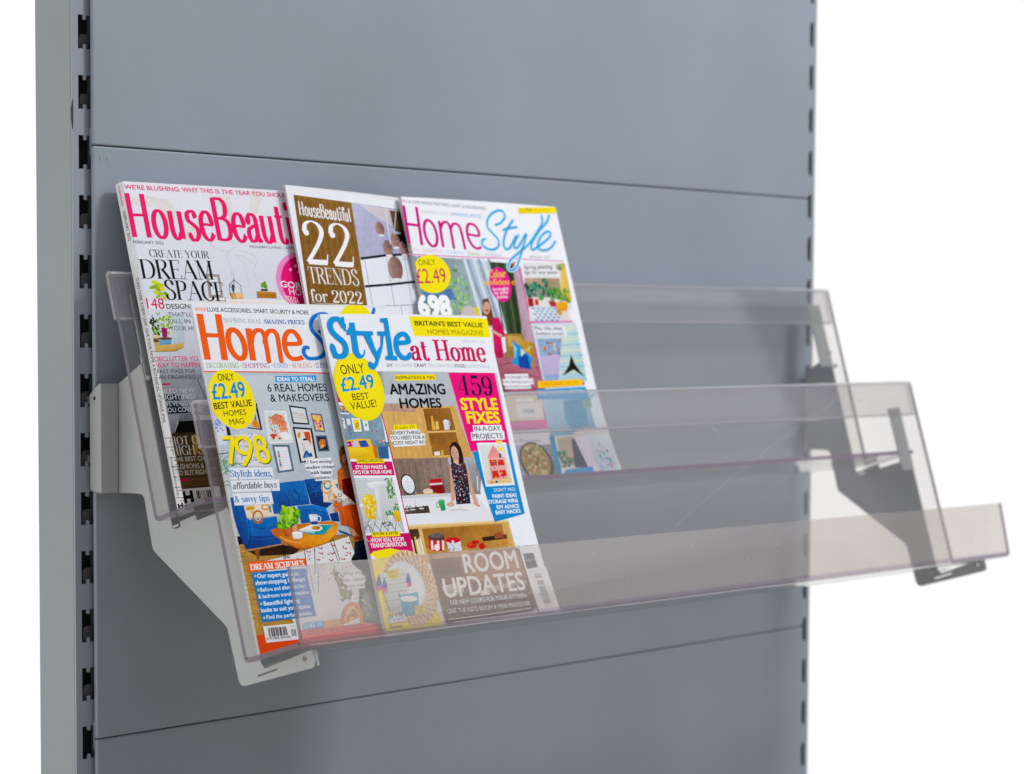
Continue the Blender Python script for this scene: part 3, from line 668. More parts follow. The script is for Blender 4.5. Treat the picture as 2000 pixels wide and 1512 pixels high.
# magazine covers; all art in mm on the cover, from its lower left corner. (kind, layer, ink, points, ...)
ART_HB = [
  'cover_photo',
  ('P',0,['#f0edf2','#ebe9ef','#e6e4ec','#eceaf2'],[0,284.5,220.5,284.5,220.5,236.5,0,234.7]),
  ('P',1,['#e8e7ee','#e4e3ea','#d9dbe3','#dfe0e8'],[0,234.8,220.5,236.5,220.5,182.2,0,179.7]),
  ('P',0,['#dcdde4','#d6d8df','#b4b6bd','#bfc1c8'],[0,172.8,94,173.6,85.4,101.8,0,103.3]),
  ('P',1,['#b8bac1','#b4b5bc','#a4a5ab','#a9aab0'],[0,105.7,86,104.2,86.1,79.6,0,80.6]),
  ('P',1,'#e9e2df',[19.1,273.1,46.5,270,51.8,257.7,41.7,240.1,36.3,257.1]),
  ('P',1,'#e9e2df',[93.6,276,115.8,276.1,113.9,238.6,105.9,246.2,105.4,263.8]),
  ('P',1,'#e9e2df',[144.3,284.3,157.5,281,141.5,258.3,128.3,250.9]),
  ('P',2,'#e9e2df',[49.8,244.2,75.3,250.9,79.3,237.5,61.1,232.1]),
  ('P',1,'#e9e2df',[3.6,270.9,22.6,268,27.1,262.5,7.9,264.5]),
  ('S',2,'#ddd3cf',[24.4,270.9,43.2,266,45,244],0.67,1,0),
  ('S',2,'#ddd3cf',[144.7,283.4,147.9,273.5,142.3,261.4],0.7,1,0),
  ('S',2,'#ddd3cf',[104.3,269.6,113.1,260.2,113.7,242.5],0.69,1,0),
  ('S',3,'#ddd3cf',[51.1,259.6,57,244.5,52.7,236.6],0.67,1,0),
  ('S',2,'#c9bfbb',[82.1,231.8,91.6,237.9,101,236.2,109.3,232.6,106.4,238.4],0.34,1,0),
  ('S',3,'#c9bfbb',[81.8,232.7,86.7,228,102,225.5,111,231.7],0.34,1,0),
  ('S',4,'#c9bfbb',[102,225.5,97.4,219.6,100.1,212.8,99.7,204.1,100.6,199.2],0.34,1,0),
  ('S',2,'#c9bfbb',[108.7,222.8,119.3,220.1,130.1,213.5],0.34,1,0),
  ('S',3,'#c9bfbb',[113.5,226.8,127.6,223.3,132.4,217.5,126.1,207.5,128.6,197.8],0.34,1,0),
  ('S',3,'#c9bfbb',[106.9,222.8,114.8,217.1,117.3,207.4,117.6,193.7],0.34,1,0),
  ('S',4,'#c9bfbb',[101.5,238.2,109.9,242.4,116.5,238.7,110.7,230.7],0.34,1,0),
  ('S',3,'#c9bfbb',[84,236.7,95,241.9,101.9,250],0.34,1,0),
  ('P',2,['#f6efe9','#f4eee8','#e9dfd6','#e6ddd6'],[65.9,183,220.5,181.4,220.5,175.1,64.8,178.5]),
  ('P',3,'#a99d93',[70.6,204.7,85.5,204.4,85.2,183.5,69,183.1]),
  ('P',4,'#e9e8ee',[73.3,202.1,82.6,201.8,82.7,186.2,72.4,185.8]),
  ('P',5,'#cfd2da',[74.4,197.8,80.5,197.9,81.8,191.2,74.2,191.1]),
  ('P',3,'#d8a566',[92,188,108.4,187.9,107.6,182.6,94.2,182.1]),
  ('P',4,'#edc894',[99.3,187.6,108.1,187.7,107.6,183.8,100.1,183.2]),
  ('S',5,'#3b4450',[101.1,199.7,94,194.5,94,185.6,95.7,182.9],0.58,0,0),
  ('S',6,'#3b4450',[101.1,199.7,107.8,194.5,106.4,187.7],0.58,0,0),
  ('S',7,'#3b4450',[101.1,199.7,97.7,187.6],0.58,0,0),
  ('S',8,'#3b4450',[94,194.5,97.8,191.4,97.4,187.6],0.58,0,0),
  ('P',9,'#46505f',[97.3,195.8,100.8,194.9,98.8,189,96.5,189.5]),
  ('S',8,'#8d8a8c',[102.6,207.1,101.1,199.7],0.29,0,0),
  ('P',2,['#cf9348','#c58740','#a8692c','#b87a38'],[124.6,189.9,147.5,189.2,147.1,183.5,123.8,183.6]),
  ('S',3,'#9a6630',[124.3,186.8,147.2,186.3],0.39,0,0),
  ('P',3,'#55483a',[130.3,192.1,138.5,191.9,138,189.9,129.8,190]),
  ('P',4,'#6f9b3a',[134.3,195.4,134.2,194.9,133.9,194.3,133.6,193.8,133.3,193.4,132.9,193.1,132.5,192.9,132.2,192.8,131.8,192.9,131.6,193.1,131.4,193.4,131.2,193.8,131.2,194.3,131.2,194.8,131.3,195.4,131.5,195.9,131.7,196.5,132,197,132.4,197.4,132.7,197.7,133.1,197.9,133.5,198,133.8,197.9,134.1,197.7,134.3,197.4,134.4,197,134.5,196.5,134.4,196]),
  ('P',5,'#6f9b3a',[137.5,196,137.3,195.2,137,194.5,136.6,193.9,136.2,193.3,135.7,192.9,135.3,192.7,134.9,192.6,134.5,192.7,134.2,192.9,134,193.3,133.8,193.8,133.8,194.5,133.8,195.2,134,195.9,134.2,196.7,134.5,197.4,134.9,198,135.3,198.5,135.7,199,136.2,199.2,136.6,199.3,137,199.2,137.3,199,137.5,198.6,137.7,198.1,137.7,197.4,137.7,196.7]),
  ('P',6,'#6f9b3a',[138.5,194,138.4,193.5,138.2,193.1,137.9,192.7,137.6,192.3,137.3,192.1,137,191.9,136.7,191.8,136.4,191.9,136.2,192,136,192.3,135.9,192.6,135.9,193,135.9,193.5,136,194,136.1,194.5,136.4,194.9,136.6,195.3,136.9,195.7,137.2,195.9,137.5,196.1,137.8,196.2,138.1,196.1,138.3,196,138.5,195.7,138.6,195.4,138.6,195,138.6,194.5]),
  ('P',2,'#d3dc3c',[18.4,194.2,17.2,193.4,15.1,193.3,12.8,193.7,10.8,194.7,9.8,195.9,9.9,197.1,11.1,197.8,13.2,198,15.5,197.5,17.5,196.6,18.6,195.3]),
  ('P',3,'#c2d244',[21.9,192.3,20.5,191.6,18.5,191.4,16.5,191.8,14.9,192.7,14.2,193.8,14.6,194.8,16,195.5,18,195.7,20.1,195.3,21.7,194.4,22.4,193.3]),
  ('P',4,'#94b03a',[14.8,193,14.4,192.1,12.9,191.2,10.7,190.5,8.5,190.2,6.8,190.4,6,191,6.4,191.9,7.9,192.8,10.1,193.5,12.3,193.8,14,193.6]),
  ('P',5,'#aebf3f',[19.7,189.3,18.6,188.6,16.8,188.3,14.7,188.5,12.8,189.2,11.8,190.1,11.8,191.1,12.9,191.8,14.7,192.1,16.9,191.9,18.7,191.2,19.7,190.3]),
  ('P',6,'#e0dd58',[22.2,189.5,21.2,189,19.8,188.9,18.5,189.4,17.5,190.2,17.3,191.2,17.7,192,18.7,192.5,20.1,192.5,21.4,192.1,22.4,191.3,22.6,190.3]),
  ('P',6,'#d3dc3c',[15.9,186.1,15,185.5,13.4,185.4,11.7,185.8,10.3,186.7,9.5,187.7,9.6,188.6,10.6,189.2,12.1,189.3,13.8,188.9,15.3,188,16,187]),
  ('P',7,'#c2d244',[20.7,186.8,20.3,185.9,19,185.1,17.2,184.5,15.3,184.3,14,184.6,13.4,185.2,13.8,186.1,15.1,186.9,17,187.5,18.8,187.7,20.2,187.4]),
  ('P',8,'#94b03a',[25.5,184.4,24.4,184,22.9,184.1,21.4,184.7,20.3,185.7,19.9,186.8,20.3,187.7,21.4,188.2,22.9,188.1,24.4,187.4,25.5,186.4,25.9,185.3]),
  ('P',8,'#aebf3f',[16.1,184.4,15.9,183.6,15,182.9,13.8,182.3,12.5,182.1,11.5,182.3,11.1,182.8,11.4,183.6,12.2,184.3,13.5,184.9,14.7,185.1,15.7,184.9]),
  ('P',9,'#e0dd58',[25.8,182.6,25,182.3,23.9,182.3,22.6,182.8,21.6,183.4,21.1,184.2,21.2,184.8,22,185.2,23.2,185.1,24.4,184.7,25.5,184,26,183.2]),
  ('P',10,'#d3dc3c',[21.8,182,21.1,181.5,19.9,181.4,18.5,181.6,17.3,182.1,16.6,182.8,16.6,183.4,17.3,183.9,18.5,184.1,19.9,183.9,21.1,183.4,21.8,182.7]),
  ('S',11,'#8a9450',[14.6,194.9,15.5,189.3,19.1,184.6,21.4,179.9],0.47,1,0),
  ('N',1,['#2c4a24','#3d6a2c','#1f3520'],[0,163.5,8,166.1,9.5,144.9,0,142.7],2.28,46,3,1),
  ('N',3,['#7da838','#93b944','#5d8f32','#b9cf58'],[3.2,168.7,22.2,170.6,22.2,152,2.1,150.2],2.29,60,5,1),
  ('N',5,['#b4cc52','#d2dc60','#8fb03c'],[14.6,166.1,25.6,166.2,23.5,157.3,12.5,157.3],1.95,26,6,1),
  ('P',7,['#cfd8dc','#c2ccd2','#b5c0c6','#c2ccd0'],[26,168,37.1,168,32.2,143.1,20.1,143.1]),
  ('P',7,'#a02a66',[10.6,156.9,17,156.2,15.1,148.1,10.4,148.5]),
  ('P',5,'#c8a678',[0,149.9,6.9,150.2,6.5,141.4,2.1,139.3,0,139.9]),
  ('P',6,'#6b5134',[0,146.8,6.8,147,6.7,144.1,0,144.1]),
  ('P',7,'#e2cfae',[6.6,149.2,6.5,148.9,6.1,148.6,5.6,148.4,4.9,148.2,4.1,148.1,3.3,148,2.4,147.9,1.6,148,0.8,148.1,0.1,148.2,0,148.2,0,150,0.5,150.1,1.3,150.3,2.1,150.4,3,150.4,3.9,150.4,4.7,150.3,5.4,150.1,6,149.9,6.4,149.7,6.6,149.4]),
  ('P',8,['#8ab8d6','#7db0d0','#5f93b6','#6ca0c4'],[5.3,147,20.4,148.1,17.4,141.4,6.3,140.4]),
  ('P',9,'#6a4c38',[19.9,147.2,19.7,146.9,19.1,146.7,18.2,146.4,17,146.2,15.6,146.1,14,146,12.4,146,10.8,146,9.3,146.1,8,146.3,6.9,146.5,6.1,146.7,5.6,146.9,5.5,147.2,5.8,147.5,6.4,147.8,7.3,148,8.4,148.2,9.8,148.3,11.4,148.4,13,148.4,14.6,148.4,16.1,148.3,17.4,148.2,18.5,148,19.3,147.7,19.8,147.5]),
  ('P',9,['#dcb670','#dcb670','#d6ae66','#c2964e','#cda25a'],[0,140.9,32.2,143.1,30.7,139.9,21,136.1,0,136]),
  ('S',10,'#a67c3e',[-5.6,136,21,136.2,30.2,139.6],0.53,0,0),
  ('P',2,['#c9cbd0','#b3b6bd','#b7bac0','#c2c4c9'],[17.6,113.8,38.4,112.3,42.8,92.9,19.8,98.2]),
  ('P',2,'#2b323a',[0,99.1,18.2,98.7,16.3,93.4,0,93.8]),
  ('P',2,'#39424c',[1.3,92.6,12.4,92.1,23.6,82.5,1.1,82.4]),
  ('S',3,'#5d6c7c',[38.4,112.3,42.5,97.7,43.9,88],0.97,1,0),
  ('P',2,['#c9cacf','#b8babf','#8b8d93','#8b8d93'],[0,81.3,11.9,81,3,65.4,0,65.5]),
  ('P',3,'#8d9096',[11.9,81,27.8,81.2,27.2,75.8,8.9,74.5]),
  ('P',4,['#191411','#15110e','#0f0b09','#15110e'],[10.7,75.9,79,76.1,80,61.4,3,65.4]),
  ('P',5,['#53402f','#4b3a2b','#6a5238','#735a3e'],[0,66,82.7,66,83.2,30.8,0,31.2]),
  ('P',6,['#725a3c','#6e563b','#634c34','#5d472f'],[0,0,0,34.6,83.9,33.2,80.8,0]),
  ('S',6,'#3d2d1f',[-8.2,62,80,61.4],0.49,0,0),
  ('S',6,'#836a49',[-4.4,59.2,79.4,59],0.49,0,0),
  ('S',6,'#3d2d1f',[-8.6,54.3,81,52.8],0.49,0,0),
  ('S',6,'#836a49',[-4.8,51.5,80.3,50.4],0.49,0,0),
  ('S',6,'#3d2d1f',[-7.7,45.4,82.1,44.9],0.49,0,0),
  ('S',6,'#836a49',[-4,42.6,81.5,42.4],0.49,0,0),
  ('S',6,'#3d2d1f',[-7.4,37.7,81.4,35.7],0.49,0,0),
  ('S',7,'#836a49',[-3.6,34.9,80.7,33.3],0.49,0,0),
  ('S',7,'#3d2d1f',[-7.3,28.9,82.3,27.1],0.49,0,0),
  ('S',7,'#836a49',[-3.5,26.1,81.7,24.7],0.49,0,0),
  ('S',7,'#3d2d1f',[-7.9,20.1,80.2,18.7],0.49,0,0),
  ('S',7,'#836a49',[-4.1,17.3,79.6,16.3],0.49,0,0),
  ('S',7,'#3d2d1f',[-8.5,11.3,77.4,7.9],0.49,0,0),
  ('S',7,'#836a49',[-4.8,8.5,76.8,5.5],0.49,0,0),
  ('P',7,'#b98a3c',[20.4,63.4,26.7,64.4,25.5,50,20.9,45.4,19.9,53.8]),
  ('P',8,'#8f5f22',[25.5,59.6,34,56.9,31.8,45,24.8,44.1]),
  ('S',0,'#c3b9ac',[-9,98.7,-9.2,98.1],0.36,0,0),
  ('S',2,'#d7d6da',[-4.5,285.2,-2.5,234.9,-1.1,179.7],0.47,0,0),
  ('S',0,'#cfc9c2',[-8.3,160.8,-6.8,98.7,-8.7,23],0.3,0,0),
  'roundel',
  ('P',3,'#f093c4',[208.4,194.6,206.6,190.6,204.1,186.9,201,183.5,197.4,180.5,193.3,178.1,189,176.1,184.4,174.8,179.7,174.1,175.1,174.1,170.6,174.6,166.3,175.8,162.4,177.6,158.9,180,155.9,182.8,153.5,186.1,151.8,189.6,150.7,193.5,150.4,197.5,150.7,201.6,151.8,205.6,153.6,209.5,156,213.2,159,216.6,162.5,219.6,166.5,222.1,170.8,224.1,175.3,225.5,180,226.3,184.7,226.4,189.2,225.9,193.6,224.8,197.6,223,201.2,220.7,204.3,217.9,206.8,214.6,208.6,210.9,209.6,207,210,202.9,209.6,198.7]),
  ('P',4,['#d80d68','#d80d68','#d80d68','#d80d68','#d80d68','#d80d68','#d80d68','#d80d68','#d80d68','#d80d68','#e5127a','#e5127a','#e5127a','#e5127a','#e5127a','#e5127a','#e5127a','#e5127a','#e5127a','#e5127a','#e5127a','#e5127a','#e5127a','#e5127a','#e5127a','#e5127a','#e5127a','#e5127a','#e5127a','#e5127a','#d00a5e','#d00a5e','#d00a5e','#d00a5e','#d00a5e','#d00a5e','#d00a5e','#d00a5e','#d00a5e','#d00a5e'],[206.3,194.9,204.7,191.4,202.5,188.1,199.8,185,196.7,182.4,193.2,180.2,189.5,178.5,185.6,177.3,181.6,176.6,177.6,176.6,173.7,177.1,170,178.1,166.6,179.7,163.6,181.7,161,184.2,159,187.1,157.5,190.3,156.6,193.7,156.3,197.2,156.6,200.8,157.5,204.4,159.1,207.9,161.2,211.2,163.8,214.2,166.8,216.8,170.2,219.1,173.9,220.9,177.8,222.1,181.8,222.8,185.9,223,189.8,222.5,193.5,221.5,197,220,200.1,217.9,202.7,215.4,204.8,212.5,206.4,209.3,207.3,205.8,207.6,202.2,207.2,198.5]),
  ('P',5,'#f6c8dc',[172.4,210.5,172.3,210.2,172.1,209.9,171.9,209.7,171.6,209.5,171.2,209.3,170.9,209.2,170.5,209.2,170.2,209.2,169.9,209.3,169.6,209.4,169.4,209.6,169.3,209.9,169.2,210.1,169.3,210.4,169.4,210.7,169.6,211,169.8,211.3,170.1,211.5,170.5,211.6,170.8,211.7,171.2,211.8,171.5,211.7,171.8,211.7,172.1,211.5,172.3,211.3,172.4,211.1,172.4,210.8]),
  ('P',5,'#f6c8dc',[179.2,214.1,179.1,213.9,178.9,213.6,178.7,213.3,178.4,213.1,178,213,177.7,212.8,177.3,212.8,177,212.8,176.7,212.9,176.4,213.1,176.2,213.3,176.1,213.5,176,213.8,176.1,214.1,176.2,214.4,176.4,214.6,176.6,214.9,176.9,215.1,177.3,215.3,177.6,215.4,178,215.4,178.3,215.4,178.6,215.3,178.9,215.2,179.1,215,179.2,214.7,179.3,214.4]),
  ('P',5,'#f6c8dc',[181.7,208.7,181.6,208.4,181.4,208.1,181.1,207.9,180.8,207.7,180.5,207.5,180.1,207.4,179.8,207.4,179.4,207.4,179.1,207.5,178.9,207.6,178.7,207.8,178.6,208.1,178.5,208.3,178.6,208.6,178.7,208.9,178.9,209.2,179.1,209.5,179.4,209.7,179.8,209.8,180.1,209.9,180.5,210,180.8,209.9,181.1,209.9,181.4,209.7,181.6,209.5,181.7,209.3,181.7,209]),
  ('T',5,'#fbeef4',[154.7,194.3,179.9,192.9],5.57,'GOR','g',0.02,0),
  ('T',6,'#fbeef4',[163.5,187.3,178.2,186.5],6.17,'HO','g',0,0),
  ('T',7,'#fbeef4',[157.2,182.6,173,180.6],3.77,"YOU'LL",'g',0.01,0),
  ('T',8,'#f6cfe0',[162.7,179,173.4,177.8],2.58,'ENVY','g',0,0),
  'masthead',
  ('T',3,'#e2507c',[0.4,277.7,189.1,278.2],3.91,"WE'RE BLUSHING: WHY THIS IS THE YEAR YOU SHOULD",'g',0.02,0),
  ('T',5,'#ee0a70',[-1.4,235.5,222.1,234.8],38.63,'HouseBeautiful','h',0,0),
  ('T',3,'#40454e',[-1.5,230,31,229.9],2.46,'FEBRUARY 2022','g',0.01,0),
  ('T',2,'#4a4f58',[127.2,229.4,181.7,229.5],2.19,'MODERN LIVING / AFFO','g',0.01,0),
  'headline',
  ('T',2,'#30383e',[13.2,218.4,78.8,218.3],6.68,'CREATE YOUR','d',0,0),
  ('T',6,'#15181c',[-0.3,199.3,79.6,199.4],16.91,'DREAM','d',0,0),
  ('T',12,'#15181c',[21.8,181.4,87,180.1],16.96,'SPACE','d',0,0),
  ('T',12,'#e01468',[0.2,173.2,18.6,173],9.18,'148','g',0,0),
  ('T',13,'#30383f',[20.4,173.1,45.4,173.3],4.35,'DESIGN','g',0,0),
  ('T',8,'#59636c',[20.7,166.2,46.5,166.3],3.75,"THAT'LL",'g',0,0),
  ('T',8,'#59636c',[19.8,160.3,43.3,160.4],3.92,'FALL IN','g',0,0),
  ('T',8,'#59636c',[20,154.1,48.9,154.1],3.92,'YOUR HO','g',0,0),
  'cover_lines',
  ('T',1,'#e2246c',[-2.7,127.5,44,127.6],4.1,'DECLUTTER YO','g',0.01,0),
  ('T',1,'#e2246c',[-2.4,122.2,44.5,122.2],4.1,'WAY TO HAPPIN','g',0.01,0),
  ('T',2,'#4d5a66',[-2.4,117.3,38.4,117.2],3.37,'FAST FIXES FOR','g',0.01,0),
  ('T',4,'#4d5a66',[-2.1,112.2,43.2,112],3.49,'AN ORGANISED LI','g',0.01,0),
  ('P',1,'#e0186c',[0,108.6,9.2,108.7,9.1,107.2,0,107.1]),
  ('T',3,'#f2f2f5',[-2.7,100,33.3,100.1],3.84,'NEED NEW','g',0.01,0),
  ('T',4,'#f2f2f5',[-2.8,94.7,32.5,94.5],4.08,'LIGHTING?','g',0.02,0),
  ('T',3,'#f2f2f5',[-2.9,89.1,27,89.1],3.83,"WE'VE GOT",'g',0.01,0),
  ('T',4,'#f2f2f5',[-2.7,83.8,37.5,83.8],3.84,'YOU COVERED','g',0.01,0),
  ('T',9,'#ece6da',[-3.6,55.4,26.9,55.7],7.39,'HOT O','d',0,0),
  ('T',10,'#ece6da',[-3.5,47.1,30.3,47],7.86,'HIGH S','d',0,0),
  ('T',9,'#dcd4c8',[-3,41.7,29.9,41.4],3.81,'THE BEST CH','g',0.01,0),
  ('T',8,'#dcd4c8',[-3.6,35.5,27.7,35.1],4.04,'CUSHIONS &','g',0.01,0),
  ('T',9,'#dcd4c8',[-3.2,29.9,29.1,29.6],4.04,'TO BUY RIGH','g',0.01,0),
  ('P',8,'#cc1c60',[0,26.7,9.2,26.6,9.1,24.7,0,24.8]),
  'barcode_panel',
  ('P',8,'#e9e6e0',[0,18.1,39.8,18.8,39.8,5.1,0,2.7]),
  ('P',9,'#0e0e10',[0,16.4,2.5,16.5,3,6.2,0,6]),
  ('P',9,'#0e0e10',[7.3,16.6,10.3,16.7,10.6,6.7,6.6,6.5]),
  ('P',10,'#0e0e10',[0,11.3,0,12.7,10,13,9.8,9.9,0.2,9.6]),
  ('T',10,'#3a3a3c',[-1.5,3.6,11.2,4.3],1.3,'HEARST','g',0.02,0),
  ('P',9,'#2a2624',[14.3,16,15.4,16.1,15,9.4,13.9,9.4]),
  ('P',10,'#2a2624',[15.8,16,17.3,16.1,16.9,9.5,15.4,9.4]),
  ('P',11,'#2a2624',[17.8,16,18.4,16.1,18,9.6,17.4,9.5]),
  ('P',12,'#2a2624',[19.6,16.1,20.1,16.2,19.7,9.7,19.2,9.6]),
  ('P',9,'#2a2624',[21.7,16.1,22.3,16.2,22,9.8,21.3,9.7]),
  ('P',10,'#2a2624',[23.2,16.1,23.7,16.2,23.3,9.8,22.9,9.7]),
  ('P',9,'#2a2624',[25,16.1,25.8,16.2,25.5,9.9,24.7,9.8]),
  ('P',10,'#2a2624',[26.3,16.1,27.5,16.2,27.1,9.9,25.9,9.9]),
  ('P',11,'#2a2624',[28.1,16.2,29.6,16.2,29.3,10,27.8,9.9]),
  ('P',12,'#2a2624',[30.1,16.2,31,16.3,30.7,10.1,29.7,10]),
  ('T',13,'#4a4642',[11.4,7.6,31.2,8.5],1.43,'9 770018 3','g',0,0),
]
